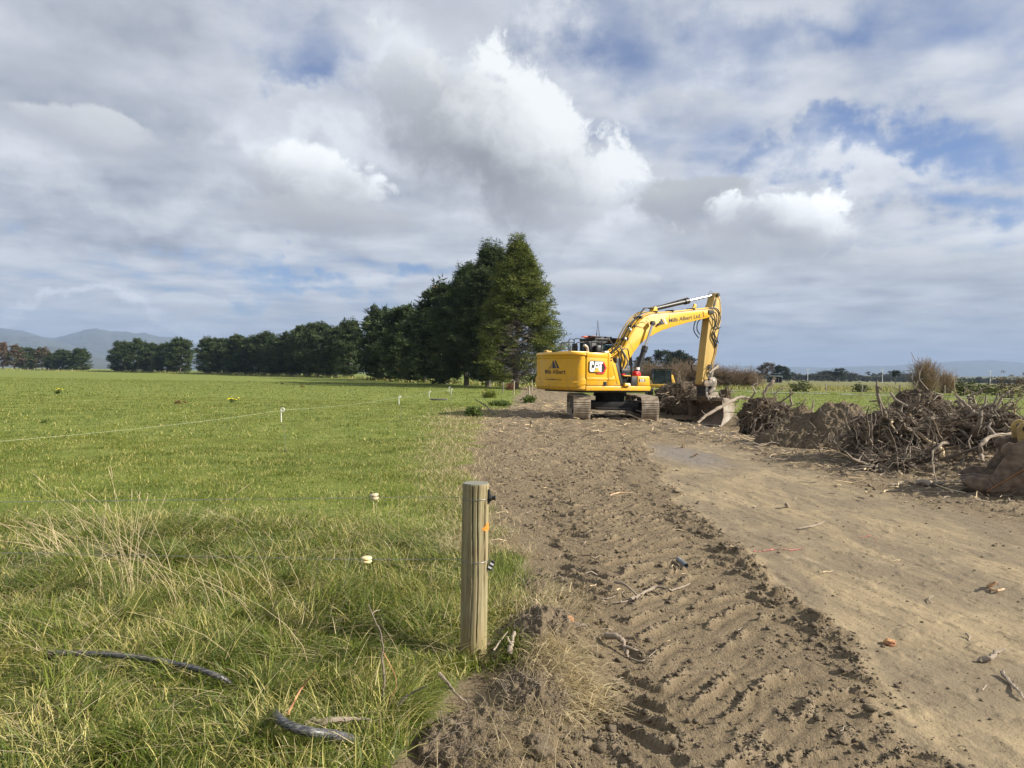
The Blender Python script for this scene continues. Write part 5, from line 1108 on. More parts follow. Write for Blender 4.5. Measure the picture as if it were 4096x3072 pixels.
    patch(.32, 3.42, .09, .13, 1000, .14, -.5, .7, M['straw'], 'bleached clump of uprooted grass flopped onto the mud beside the bank', lean=1.35)
    patch(.22, 3.75, .09, .14, 500, .15, -1.2, .8, M['straw'], 'dry wisps of grass on the crumbled bank right of the post')
    patch(.12, 4.75, .16, .22, 900, .13, .4, 1.2, M['straw'], 'dry grass thrown over the bank behind the post')
    patch(.0, 5.1, .12, .3, 700, .14, 1.0, 1.2, M['grass'], 'green tufts surviving on the far side of the post', dry=False, lean=.7)
    patch(.02, 3.95, .035, .10, 260, .22, -1.3, .5, M['grass'], 'dark green leaves hanging over the bank right of the post', dry=False, lean=1.1, wid=.004)
    patch(-.20, 3.72, .12, .05, 320, .06, -1.5, 1.2, M['grass'], 'fresh green grass round the foot of the post', dry=False, lean=.6, wid=.003)
    # dry strip of trampled grass along the track edge farther out
    n = 26000; y = 6 + 26 * rg.random(n) ** 1.6; x = np.interp(y, EDGE_Y, EDGE_X) + rg.normal(-.25, .35, n) * np.interp(y, [6, 30], [.6, 2.4])
    blades('dead_grass', x, y, rg.uniform(.04, .13, n) * np.interp(y, [6, 30], [1, 1.4]), .0022 * np.interp(y, [6, 32], [1, 4.5]) * rg.uniform(.7, 1.4, n), rg.uniform(0, 6.28, n), np.abs(rg.normal(.95, .3, n)), rg.uniform(0, 1, n), M['straw'], 'trampled dry grass along the left edge of the dirt track', 'grass', segs=2)
    # fine hair roots over the bank
    n = 2600; y = rg.uniform(2.45, 5.2, n); x = np.interp(y, [2.5, 3.0, 3.6, 4.2, 5.2], [.02, .05, .18, .30, .25]) + rg.normal(0, .17, n)
    blades('root_hairs', x, y, rg.uniform(.05, .20, n), rg.uniform(.0008, .0018, n), rg.uniform(0, 6.28, n), np.abs(rg.normal(1.25, .3, n)), rg.uniform(0, .7, n), M['straw'], 'hair-fine roots covering the torn bank beside the post', 'roots', z=gh(x, y) + rg.uniform(0, .02, n), segs=4)
build_grass()

def stalk_thing(name, base, n, hmin, hmax, spread, leanv, seed, mat, label, cat, r=.0013, head=True):
    rg = np.random.default_rng(seed); o = empty(name, base); tag(o, label, cat); mb = MB(); hd = MB()
    for i in range(n):
        b = Vector((rg.normal(0, spread), rg.normal(0, spread), -.02)); h = rg.uniform(hmin, hmax); lx, ly = leanv[0] + rg.normal(0, .35), leanv[1] + rg.normal(0, .3)
        P = [b + Vector((lx * h * (u ** 1.7), ly * h * (u ** 1.7), h * u * (1 - .25 * u * abs(lx)))) for u in (0, .25, .5, .75, 1)]
        mb.tube(P, [r * 1.2, r * 1.1, r, r * .8, r * .6], 4)
        if head: hd.tube([P[-1], P[-1] + (P[-1] - P[-2]) * .22, P[-1] + (P[-1] - P[-2]) * .45], [r * .8, r * 2.0, r * .5], 4)
    s = mb.build('stem', mat, o, smooth=False); 
    if head: hd.build('seed_head', mat, o, smooth=False)
    for me in [c.data for c in o.children]: add_attr(me, 'hue', np.full(len(me.vertices), .75))
    return o
stalk_thing('dry_grass_stalks', g2w(500, 2400), 20, .45, .92, .08, (-.12, .1), 1, M['straw'], 'tall bleached grass stalks standing up out of the long grass', 'grass stalks')
stalk_thing('dry_grass_stalks', g2w(640, 2440), 8, .5, .85, .12, (-.7, .2), 2, M['straw'], 'few long bleached stalks arching over to the left beside the tall clump', 'grass stalks')
stalk_thing('dry_grass_stalks', g2w(1020, 2480), 16, .3, .55, .25, (-.6, .1), 3, M['straw'], 'loose straw stalks leaning left in front of the yellow insulators', 'grass stalks', head=False)
stalk_thing('dry_grass_stalks', g2w(250, 2250), 24, .22, .44, .10, (-.75, .2), 4, M['straw'], 'thick sheaf of pinkish dead grass fallen over to the left', 'grass stalks', r=.0022, head=False)
stalk_thing('dry_grass_stalks', g2w(2450 - 900, 2080), 10, .25, .45, .2, (.3, .1), 5, M['straw'], 'thin dry stalks beside the yellow reel on the upper wire', 'grass stalks', head=False)

# ------------------------------------------------------------------ wire fence with its strainer post
def build_fence():
    o = empty('wire_fence', (-.19, 3.90, 0)); tag(o, 'fence of two wires on a thick round weathered post with an orange mark', 'fence')
    rg = np.random.default_rng(3)
    n = 160; rows = [(-.3, 1.0), (0, 1.0), (.1, .998), (.25, .996), (.45, .992), (.65, .985), (.85, .978), (.955, .975), (.968, .965), (.974, .93)]
    V = []; rows = [(z, s) for z, s in rows]; zz = np.interp(np.linspace(0, 1, 70), np.linspace(0, 1, len(rows)), [r[0] for r in rows]); ss = np.interp(zz, [r[0] for r in rows], [r[1] for r in rows])
    cracks = [(-1.32, .10, .97, .013), (-1.72, .42, .96, .012), (-.62, .5, .97, .010), (-2.2, .0, .55, .005), (-.75, .35, .9, .006), (-2.6, .3, .95, .004), (-1.75, .0, .4, .005)]
    A = np.linspace(0, 2 * math.pi, n, endpoint=False)
    for z, s in zip(zz, ss):
        r = .0735 * s * (1 + .012 * np.sin(A * 2 + z * 2) + .01 * np.sin(A * 3 - z * 3)) + (vnoise(A * 22, np.full(n, z * 3.0), 7) - .5) * .0016
        for a0, z0, z1, dep in cracks:
            if z0 <= z <= z1:
                ac = a0 + .06 * math.sin(z * 7 + a0); dd = np.abs((A - ac + math.pi) % (2 * math.pi) - math.pi); r = r - dep * np.exp(-(dd / .034) ** 2) * min(1, (z - z0) * 15, (z1 - z) * 15 + .3)
        V += [(r[j] * math.cos(A[j]), r[j] * math.sin(A[j]), z) for j in range(n)]
    k = len(zz); I = np.arange(k * n).reshape(k, n); J = np.roll(I, -1, 1)
    Q = np.stack([I[:-1], J[:-1], J[1:], I[1:]], -1).reshape(-1, 4)
    mb = MB(); mb.add(V, [tuple(q) for q in Q]); mb.add(V[-n:], [tuple(range(n))])
    m, t, b = principled('weathered_round_post'); c = obj_coord(t)
    st = t.vmath('MULTIPLY', c, (26, 26, 1.1)); g = t.noise(st, 2.2, 7, .65); g2 = t.noise(t.vmath('MULTIPLY', c, (60, 60, 1.6)), 2.0, 5, .7); lo = t.noise(c, 7, 4)
    sp = t.new('ShaderNodeSeparateXYZ'); t.l.new(c, sp.inputs[0])
    base = t.mix(t.ramp(g, .32, .68), (0.165, 0.132, 0.070), (0.325, 0.270, 0.155)); base = t.mix(t.ramp(lo, .4, .7, 0, .5), base, (0.27, 0.265, 0.15))
    base = t.mix(t.ramp(g2, .60, .75, 0, .7), base, (0.085, 0.065, 0.04)); base = t.mix(t.ramp(sp.outputs[2], .28, .05, 0, .45), base, (0.25, 0.20, 0.08))
    base = t.mix(t.ramp(sp.outputs[2], .968, .973), base, (0.20, 0.195, 0.16))
    t.put(b.inputs['Base Color'], base); b.inputs['Roughness'].default_value = .85; b.inputs['Specular IOR Level'].default_value = .2; bump(t, b, t.math('ADD', g, g2), .6, .004)
    post = mb.build('post', m, o, angle=60)
    # spray-painted mark, a thin skin on the wood
    def skin(name, a0, a1, z0f, z1f, mat, rr=.0742, nn=16):
        V = []; 
        for i in range(nn + 1):
            a = a0 + (a1 - a0) * i / nn; V += [(rr * math.cos(a), rr * math.sin(a), z0f(i / nn)), (rr * math.cos(a), rr * math.sin(a), z1f(i / nn))]
        mb = MB(); mb.add(V, [(2 * i, 2 * i + 2, 2 * i + 3, 2 * i + 1) for i in range(nn)]); return mb.build(name, mat, post)
    om = bpy.data.materials.new('orange_spray'); om.use_nodes = True; t = NT(om.node_tree); b = t.n['Principled BSDF']; b.inputs['Base Color'].default_value = (.85, .25, .02, 1); b.inputs['Roughness'].default_value = .8
    t.put(b.inputs['Alpha'], t.ramp(t.noise(obj_coord(t), 160, 4, .7), .36, .54))
    skin('paint_mark', -.98, -.05, lambda u: .712 - .005 * math.sin(u * 5) + .016 * (1 - u), lambda u: .742 + .022 * u - .008 * math.sin(u * 9), om)
    for z in (.895, .553):
        mb = MB(); mb.tube([(.0755 * math.cos(a), .0755 * math.sin(a), z + .004 * math.sin(a)) for a in np.linspace(0, 2 * math.pi, 41)], .0014, 5, cap=False); mb.build('wire_loop', M['galv'], o)
    for z, zl, yl in ((.893, .885, -.42), (.552, .56, -.06)):
        mb = MB(); mb.tube([(-.07, -.01, z), (-.55, -.02, z - .006), (-2.8, yl * .9, zl + .002), (-7.0, yl * 2.2, zl + .004)], .0014, 5); mb.build('wire', M['galv'], o)
    # black knobs on the side of the post
    mb = MB(); mb.cyl((.070, -.02, .895), (.088, -.02, .895), .019, 14); mb.cyl((.088, -.02, .895), (.104, -.02, .895), .012, 12); mb.cyl((.104, -.02, .895), (.110, -.02, .895), .016, 12); mb.box((.074, -.02, .905), (.012, .03, .075)); mb.build('knob_insulator', M['black_rubber'], o, bevel=.002)
    rot = rotm('Y', .5); mb = MB()
    for k in range(5): mb.add(*[[Vector((.090, -.02, .525)) + rot @ (Vector(v) * 1.0) for v in [(x * .010, y * .010, (k - 2) * .011 + z * .005) for z in (-1, 1) for x, y in ((-1, -1), (1, -1), (1, 1), (-1, 1))]], [(3, 2, 1, 0), (4, 5, 6, 7), (0, 1, 5, 4), (1, 2, 6, 5), (2, 3, 7, 6), (3, 0, 4, 7)]], mi=k % 2)
    mb.tube([(.072, -.02, .552), (.090, -.02, .525), (.104, -.03, .49)], .003, 5); mb.build('striped_insulator', [M['black_rubber'], M['white_plastic']], o)
    for px, py, kind in ((1497, 1986, 0), (1466, 2238, 1)):
        p = atY(px, py, 3.86) - Vector((-.19, 3.9, 0)); r = .030 if kind else .024; tl = rotm('Y', -.12 * (1 - kind))
        mb = MB()
        for z, rr in ((-.014, r * .82), (-.004, r), (.006, r * .70), (.012, r), (.017, r * .9)): pass
        prof = [(-.017, r * .5), (-.016, r * .85), (-.009, r), (-.005, r * .95), (-.003, r * .55), (.003, r * .55), (.005, r * .98), (.010, r), (.015, r * .85), (.017, r * .1)]
        mb.tube([p + tl @ Vector((0, 0, z)) for z, _ in prof], [q for _, q in prof], 24); mb.build('reel_insulator', M['cream'] if kind else simple('weathered_cream', (.50, .42, .28), .5, vs=50), o, angle=50)
        mb = MB(); mb.tube([p + Vector((-.004, -.002, -.015)), p + Vector((.0, .0, -.09 if not kind else -.05))], .0016, 5); mb.build('tie_wire', M['cream'], o)
    mb = MB(); mb.tube([(-7.0, -.5, -.3), (-7.0, -.5, 1.0)], .07, 16); mb.build('end_post', m, o)
build_fence()

# ------------------------------------------------------------------ electric fence: pigtails and poly wire
def build_electric():
    o = empty('electric_fence', (0, 0, 0)); tag(o, 'temporary electric fence of white pigtail standards carrying one pale wire', 'electric fence')
    tops = []
    for px, py, d, k in ((1128, 1641, 13.3, 1), (1598, 1589, 21.5, 1), (1718, 1568, 28.4, 1), (1806, 1559, 33, 1), (1797, 1551, 37, 1)):
        p = atY(px, py, d); gzv = gz(p.x, p.y); w = 1 + .25 * (d > 20)
        mb = MB(); lean = .05
        mb.tube([(p.x + .08, p.y, gzv - .05), (p.x + .04, p.y, gzv + .5), (p.x - .005, p.y, p.z - .22)], .0035 * w, 5); st = mb.build('steel_rod', M['galv'], o)
        mb = MB(); P = [(p.x - .008, p.y, p.z - .22), (p.x - .016, p.y, p.z - .06), (p.x - .02, p.y, p.z)]
        P += [(p.x + .012 - .032 * math.cos(a), p.y - .01 * a / 6, p.z + .012 + .032 * math.sin(a)) for a in np.linspace(.2, 5.4, 14)]
        mb.tube(P, .0070 * w, 7); mb.build('pigtail', M['white_plastic'], o); tops.append(Vector((p.x + .012, p.y, p.z + .005)))
    pts = [atY(-200, 1785, 6.5), atY(0, 1765, 7.2)] + tops[:4]
    P = []
    for a, b in zip(pts[:-1], pts[1:]):
        for u in np.linspace(0, 1, 7)[:-1]: q = a.lerp(b, u); q.z -= .05 * (b - a).length / 8 * 4 * u * (1 - u); P.append(q)
    mb = MB(); mb.tube(P + [pts[-1]], np.interp([q.y for q in P + [pts[-1]]], [6, 35], [.0010, .0020]), 5); mb.build('wire', simple('poly_wire', (.45, .50, .36), .6), o)
build_electric()

# ------------------------------------------------------------------ round battens left standing along the cleared fence line
for i, (px, pb, pt, d, r, lab) in enumerate([(2117, 1604, 1543, 42.5, .055, 'weathered fence post with a green tuft at its foot, left of the counterweight'), (2055, 1578, 1525, 54, .055, 'grey fence post standing in front of the big pine trunk'), (2013, 1562, 1528, 62, .05, 'dark fence post in the shade of the pines'), (2129, 1549, 1519, 70, .05, 'leaning pale fence post farthest along, close above the counterweight edge')]):
    a = atY(px, pb, d); b = atY(px + (1.5 if i == 1 else -1), pt, d); a.z = min(a.z, gz(a.x, d)) - .15
    mb = MB(); mb.tube([a, a.lerp(b, .5), b], [r, r * .96, r * .92], 10); ob = mb.build('fence_post', simple('old_post_wood', (.30, .25, .17), .9, vs=3, col2=(.38, .33, .24)) if i != 2 else M['concrete_grey']); tag(ob, lab, 'fence post', 'posts left from the old fence by the pines')
def far_posts(l, grp, lab, top, cat='fence'):
    o = empty('post_and_wire_fence', (0, 0, 0)); tag(o, lab, cat); pp = []
    m = simple('pale_post', (.30, .27, .21), .9)
    for px, d in l:
        x, y = far(px, d); z = gz(x, y); mb = MB(); mb.tube([(x, y, z - .2), (x, y, z + top)], .075 if d < 150 else .10, 6); mb.build('post', m, o); pp.append((x, y, z))
    for hh in (.45, .85, top - .1):
        mb = MB(); mb.tube([(x, y, z + hh) for x, y, z in pp], .006 if d < 150 else .012, 3); mb.build('wire', M['galv'], o)
far_posts([(15, 372), (50, 370), (83, 368), (112, 366), (138, 364), (163, 362), (195, 360), (235, 357), (290, 352)], None, 'far fence of pale posts in front of the detached pine group', 1.35)
far_posts([(500, 322), (560, 312), (640, 298), (720, 286), (800, 270), (880, 258), (960, 244), (1040, 230), (1135, 216), (1190, 206), (1300, 190), (1470, 160)], None, 'low fence running along the feet of the long pine row', 1.2)
far_posts([(3090, 96), (3200, 95), (3305, 94), (3450, 93), (3600, 92), (3780, 91), (3955, 90), (4120, 89)], None, 'fence of thin grey posts across the rough grass to the right', 1.05)

# ------------------------------------------------------------------ loose sticks, pipes and pieces lying about
def wander(a, b, n=7, j=.04, seed=0):
    rg = np.random.default_rng(seed); a = Vector(a); b = Vector(b); L = (b - a).length
    return [a.lerp(b, k / n) + (Vector((rg.normal(0, j), rg.normal(0, j), abs(rg.normal(0, j * .4)))) * L if 0 < k < n else Vector((0, 0, 0))) for k in range(n + 1)]
def stick(label, pts, r, mat='branch', name='branch', cat='branch', forks=(), tip=.35, group=None, n=7):
    mb = MB(); P = spline(pts, 5); k = len(P); rg = np.random.default_rng(int(abs(pts[0][0]) * 1000) % 9999)
    rs = [r * (1 - (1 - tip) * i / (k - 1)) * rg.uniform(.78, 1.22) for i in range(k)]; P = [p + Vector(rg.normal(0, r * .16, 3)) for p in P]
    mb.tube(P, rs, n); 
    for f, fr in forks: Q = spline(f, 4); mb.tube(Q, [fr * (1 - .6 * i / (len(Q) - 1)) for i in range(len(Q))], max(4, n - 1))
    o = mb.build(name, M[mat], tone=True, angle=50); tag(o, label, cat, group); return o
def G(px, py, z=.012): return g2w(px, py, z)
stick('forked pale branch lying across the tyre prints in the middle of the track', [G(2520, 2402, .02), G(2565, 2378, .03), G(2620, 2348, .04), G(2690, 2350, .03), G(2760, 2335, .02)], .015, forks=[([G(2462, 2330, .03), G(2500, 2350, .05), G(2548, 2380, .03)], .013), ([G(2450, 2412), G(2490, 2408), G(2520, 2400)], .008), ([G(2400, 2395), G(2440, 2375), G(2500, 2365)], .006)])
stick('crooked grey stub of root casting a dark shadow on the wet mud', [G(2428, 2540, .05), G(2470, 2552, .07), G(2492, 2566, .06), G(2500, 2600, .03), G(2516, 2630, .01)], .021, mat='branch', forks=[([G(2505, 2585, .05), G(2540, 2595, .03), G(2572, 2608, .01)], .008), ([G(2520, 2634, .01), G(2570, 2628, .01), G(2625, 2612, .01)], .006)])
stick('thin orange root lying flat near the upper wire height of the post', [G(2440, 1982), G(2480, 1976), G(2530, 1964)], .010, mat='splinter', name='root_piece', cat='root')
stick('curled splinter of white wood standing on the smooth cut', [G(3955, 2350, .0), G(3968, 2335, .05), G(3985, 2328, .09)], .018, mat='splinter', name='wood_splinter', cat='wood splinter', forks=[([G(3960, 2355, .01), G(3990, 2362, .03), G(4018, 2355, .02)], .012)])
stick('knotted broken root on the smooth cut, pale at the torn side', [G(3915, 2640), G(3955, 2636, .02), G(3985, 2615, .03), G(4018, 2596, .04)], .018, mat='branch', name='root_piece', cat='root')
stick('long dark twig at the right edge of the smooth cut', [G(4008, 2690, .02), G(4040, 2730), G(4070, 2760, .02), G(4096, 2795)], .012, name='branch')
stick('small upright stub on the pale cut with a long shadow', [G(3152, 2026, 0), G(3144, 2018, .06)], .022, mat='branch', name='wood_stub', cat='wood stub', tip=.9)
stick('slender pale stick low on the smooth cut near the pink line', [G(3185, 2116), G(3230, 2108, .02), G(3270, 2098, .01), G(3300, 2084, .03)], .013)
stick('short curved twig on the smooth cut, hooked at one end', [G(3713, 2400), G(3722, 2388, .02), G(3738, 2382, .02)], .006, forks=[([G(3713, 2400), G(3722, 2410), G(3734, 2406)], .004)])
stick('little straight twig in the grey sweep of the smooth cut', [G(3865, 2535, .02), G(3878, 2550, .01), G(3876, 2566, .0)], .008)
stick('twig bent like a check mark behind the pink line', [G(3015, 2030), G(3040, 2016, .02)], .008, forks=[([G(3035, 2012), G(3060, 2020)], .005)])
stick('pale forked twig halfway between the excavator and the grey damp sweep', [G(2728, 1790, .0), G(2733, 1772, .14)], .02, mat='splinter', name='wood_splinter', cat='wood splinter', forks=[([G(2738, 1790, 0), G(2738, 1770, .15)], .012)])
stick('broken pale chunk of root beside the far end of the damp sweep', [G(2775, 1824), G(2785, 1818, .05), G(2795, 1814, .09)], .028, mat='splinter', name='root_piece', cat='root')
stick('brown stick standing up crookedly in the long grass', [atY(1533, 2880, 3.16), atY(1532, 2770, 3.18), atY(1538, 2720, 3.19), atY(1526, 2625, 3.2), atY(1533, 2600, 3.2), atY(1522, 2530, 3.22), atY(1498, 2480, 3.22), atY(1474, 2418, 3.24)], .0075, mat='root', forks=[([atY(1487, 2458, 3.24), atY(1500, 2445, 3.26), atY(1520, 2440, 3.3)], .004)], n=6)
stick('red-brown shoot looping beside the crooked upright stick', [atY(1528, 2600, 3.2), atY(1560, 2660, 3.2), atY(1583, 2710, 3.15), atY(1580, 2760, 3.12), atY(1540, 2825, 3.1)], .0028, mat='redwood', name='shoot', cat='shoot')
stick('grey root sticking out of the bank below the post', [G(1758, 2690, .10), G(1790, 2730, .09), G(1825, 2775, .07), G(1868, 2812, .03)], .010, mat='branch', name='root_piece', cat='root')
stick('dark bent stick half sunk in grass left of the bank', [G(1592, 2825, .06), G(1620, 2790, .10), G(1660, 2765, .13), G(1708, 2738, .20)], .009, mat='root')
stick('thin reddish stick leaning over the end of the black pipe', [G(1150, 2862, .10), G(1185, 2790, .14), G(1215, 2740, .18), G(1262, 2684, .26)], .006, mat='redwood')
stick('weathered log with a rusty frayed end beside the short black pipe', [G(1225, 2900, .05), G(1300, 2886, .07), G(1400, 2876, .07), G(1478, 2880, .06)], .017, mat='branch', name='log', cat='log')
stick('split pale root standing in the hollow of the bank beside the post', [atY(2038, 2612, 3.72), atY(2044, 2590, 3.74), atY(2049, 2565, 3.77), atY(2058, 2528, 3.8)], .015, mat='branch', name='root_piece', cat='root', tip=.6, forks=[([atY(2046, 2580, 3.74), atY(2034, 2560, 3.75), atY(2030, 2545, 3.76)], .007)])
stick('thin twig rising from the bank right next to the post', [atY(1975, 2600, 3.7), atY(2000, 2565, 3.75), atY(2032, 2525, 3.8)], .005)
stick('dark stick leaning out of the grass into the excavator shadow', [atY(1978, 1656, 26.4), atY(1945, 1625, 27), atY(1920, 1608, 27.4), atY(1898, 1596, 27.6)], .035, mat='root')
stick('long bare branch lying propped across the open bucket', [atY(2790, 1692, 25.8), atY(2822, 1665, 26.1), atY(2870, 1635, 26.5), atY(2915, 1610, 26.9), atY(2958, 1590, 27.3), atY(2985, 1594, 27.5), atY(3010, 1604, 27.7)], .050, tip=1.4, forks=[([atY(2828, 1662, 26.1), atY(2812, 1650, 26.1), atY(2806, 1640, 26.1)], .02)])
for i, (x, y, l) in enumerate([(2905, 2006, 'a'), (3640, 2160, 'b')]): pass
# torn chunk of orange wood
def chunk(name, label, cat, c, s, mat, seed, parent=None, noise_amp=.35, sub=3, flat=.6):
    from mathutils import noise as mn
    bm = bmesh.new(); bmesh.ops.create_icosphere(bm, subdivisions=sub, radius=1)
    for v in bm.verts:
        n = mn.fractal(v.co * 1.7 + Vector((seed, seed * 2, 0)), 1.0, 2.0, 4); n2 = mn.fractal(v.co * 6 + Vector((seed, 0, 5)), 1.0, 2.0, 3); v.co *= 1 + n * noise_amp + n2 * noise_amp * .25
        v.co = Vector((v.co.x * s[0], v.co.y * s[1], v.co.z * s[2]))
    me = bpy.data.meshes.new(name); bm.to_mesh(me); bm.free()
    o = link(name, me, parent, [mat]); o.location = c; 
    if label: tag(o, label, cat)
    return o
w_ = empty('torn_root', G(2262, 2505, .0)); tag(w_, 'torn root with a fresh orange face at the foot of the bank', 'root')
chunk('heartwood', None, None, (0, 0, .035), (.055, .03, .028), M['redwood'], 3, w_); chunk('bark', None, None, (.045, -.05, .02), (.075, .03, .022), M['root'], 5, w_); chunk('bark', None, None, (.0, .045, .03), (.06, .02, .02), M['soil'], 7, w_)
chunk('mud_lump', 'reddish crumpled lump of root and clay on the smooth cut beside the rough edge', 'lump', G(3558, 2570, .015), (.035, .03, .022), M['redwood'], 9)
chunk('stone', 'rounded grey stone in the mud below the torn orange root', 'stone', G(2296, 2564, .015), (.028, .024, .018), M['soil'], 13, noise_amp=.12)
chunk('earth_clod', 'largest clod of earth at the bottom of the torn bank', 'clod', G(2150, 2935, .02), (.045, .04, .04), M['clod'], 17)
chunk('earth_clod', 'clod of pale earth just below the largest one on the bank', 'clod', G(2165, 3010, .02), (.055, .04, .035), M['clod'], 19)
chunk('earth_clod', 'dark stone-like clod poking up from the dry grass right behind the post', 'clod', G(2104, 2312, .02), (.02, .018, .026), M['soil'], 23, noise_amp=.15)
def sod(label, c, s, seed, h=.16):
    rg = np.random.default_rng(seed); n = 60; u = np.linspace(-1, 1, n); X, Y = np.meshgrid(u, u); Rr = np.sqrt(X ** 2 + Y ** 2)
    k = np.clip(1 - Rr * (1 + .5 * (fbm(X * 2 + seed, Y * 2, 3, seed) - .5)), 0, 1) ** .55; Z = h * k * (1 + (fbm(X * 3, Y * 3, 4, seed) - .5) * .8) + (fbm(X * 10, Y * 10, 4, seed + 1, .65) - .5) * .06 * (k > 0); Z[k <= 0] = -.06
    V = np.stack([X * s[0], Y * s[1], Z], -1).reshape(-1, 3); I = np.arange(n * n).reshape(n, n); o = empty('turned_sod', (c[0], c[1], gz(*c) - .02)); tag(o, label, 'turf sod')
    link('soil', np_mesh('soil', V, np.stack([I[:-1, :-1], I[:-1, 1:], I[1:, 1:], I[1:, :-1]], -1).reshape(-1, 4), smooth=True), o, [M['soil']])
    mb = MB()
    for i in range(160):
        a, b = rg.uniform(-.8, .8, 2); z = Z[int((b + 1) / 2 * (n - 1)), int((a + 1) / 2 * (n - 1))]
        if z < 0: continue
        P = [Vector((a * s[0], b * s[1], z))]; d = Vector((a, b - .4, -.1)).normalized()
        for j in range(5): d = (d + Vector(rg.normal(0, .5, 3))).normalized(); P.append(P[-1] + d * rg.uniform(.012, .03))
        mb.tube(P, [.0014, .0012, .001, .001, .0008, .0006], 3)
    mb.build('roots', M['branch'], o, tone=True, smooth=False)
sod('largest turned-over sod, steep and dark, right beside the foot of the post', (.22, 4.15), (.22, .46), 5, .15)
sod('crumbling sod with a dark overhang below the split root', (.14, 3.35), (.18, .28), 6, .11)
sod('flat crumbled sod at the bottom of the bank', (-.12, 3.0), (.24, .24), 7, .06)
sod('small sod rolled over behind the post', (.18, 5.0), (.20, .30), 8, .11)
# pieces of black water pipe
def pipe(pts, r, label):
    mb = MB(); P = spline(pts, 8); mb.tube(P, r, 16); o = empty('water_pipe', (0, 0, 0)); o = mb.build('water_pipe', PIPE, angle=40); tag(o, label, 'pipe'); return o
m, t, b = principled('black_poly_pipe'); c = obj_coord(t); n = t.noise(t.vmath('MULTIPLY', c, (6, 30, 30)), 6, 6, .7)
t.put(b.inputs['Base Color'], t.mix(t.ramp(n, .42, .66), (0.020, 0.021, 0.026), (0.17, 0.165, 0.155))); b.inputs['Roughness'].default_value = .42; PIPE = m
pipe([G(200, 2612, .02), G(260, 2614, .05), G(420, 2618, .075), G(600, 2636, .08), G(690, 2654, .065), G(760, 2668, .07), G(870, 2705, .05), G(925, 2738, .0)], .0135, 'long black water pipe curving through the grass in the left corner')
pipe([G(1100, 2848, .03), G(1118, 2878, .12), G(1170, 2908, .13), G(1250, 2930, .12), G(1330, 2938, .09), G(1400, 2955, .04), G(1430, 2970, -.03)], .0185, 'short thick black pipe end bent through the grass below the crooked stick')
mb = MB(); mb.tube([atY(1337, 2935, 3.0), atY(1336, 2880, 3.0), atY(1335, 2820, 3.0)], .0028, 5); tag(mb.build('cable_tie', M['black_rubber']), 'thin black tie standing up from the short pipe', 'cable tie')
p0, p1 = G(2712, 2232, .03), G(2745, 2262, .03); mb = MB(); dd = (p1 - p0); 
mb.tube([p0, p1], .022, 16, cap=False); mb.tube([p1, p0], .017, 16, cap=False)
tag(mb.build('pipe_offcut', simple('grey_pipe', (.13, .145, .15), .5, vs=20)), 'short grey offcut of pipe lying in the churned mud', 'pipe')
# survey marks sprayed on the cut
pm = simple('pink_spray', (.62, .14, .13), .8, vs=30, col2=(.33, .16, .12)); 
def spray(label, pts, w):
    V = []
    for i, p in enumerate(pts):
        for k in range(9):
            pass
    P = spline(pts, 10); rg = np.random.default_rng(4)
    for i, p in enumerate(P): ww = w * rg.uniform(.5, 1.2); V += [(p.x, p.y - ww, gz(p.x, p.y - ww) + .006), (p.x, p.y + ww, gz(p.x, p.y + ww) + .006)]
    F = [(2 * i, 2 * i + 2, 2 * i + 3, 2 * i + 1) for i in range(len(P) - 1) if rg.random() < .8]
    mb = MB(); mb.add(V, F); tag(mb.build('paint_line', pm, smooth=False), label, 'paint mark')
spray('broken pink line sprayed across the smooth cut', [G(3015, 2202), G(3060, 2200), G(3110, 2195), G(3160, 2196), G(3212, 2190)], .012)
spray('faint short pink dash on the smooth cut farther off to the right', [G(3440, 2145), G(3480, 2140), G(3500, 2150), G(3512, 2165)], .008)
# plank and weeds in the paddock
mb = MB(); p = G(1755, 1598, .05); mb.box(p, (1.05, .14, .10), rot=rotm('Z', -.1)); tag(mb.build('plank', M['concrete_grey'], bevel=.01), 'grey plank lying in the grass close to the electric fence', 'plank')
def weed(name, px, py, H, R, n, mat, label, cat, seed, flowers=None):
    V, T, h = needle_crown(seed, H * .5, lambda t, a: R * .5 * (1 - .4 * t), n, 6, 9, min(.14, H * .45), min(.1, H * .2), 1.2, up=.15, jit=min(.2, H * .3)); p = G(px, py, 0); o = empty(name, p); tag(o, label, cat); V = (V - np.array([0, 0, 0])) * np.array([1, 1, .8]); link('foliage' if not flowers else 'leaves', crown_mesh(V, T, h), o, [mat])
    if flowers:
        mb = MB(); rg = np.random.default_rng(seed)
        for k in range(flowers): q = (rg.normal(0, R * .5), rg.normal(0, R * .5), H * rg.uniform(.9, 1.5)); mb.tube([(0, 0, .05), q], .008, 4, mi=0); mb.box(q, (.07, .07, .03), mi=1)
        mb.build('flowers', [M['bush_leaf'], simple('yellow_petals', (.75, .62, .03), .6)], o, smooth=False)
M['bright_leaf'] = foliage('weed_leaf', (0.075, 0.115, 0.03), (0.14, 0.18, 0.045))
weed('ragwort', 233, 1574, .22, .22, 6, M['bright_leaf'], 'dark weed with yellow flowers alone in the far paddock', 'weed', 701, 4)
weed('ragwort', 930, 1612, .16, .25, 5, M['bright_leaf'], 'low weed dotted with many yellow flowers in the paddock', 'weed', 702, 9)
weed('thistle', 175, 1692, .09, .25, 8, M['bright_leaf'], 'flat dark rosette weed in the left paddock above the wire', 'weed', 703)
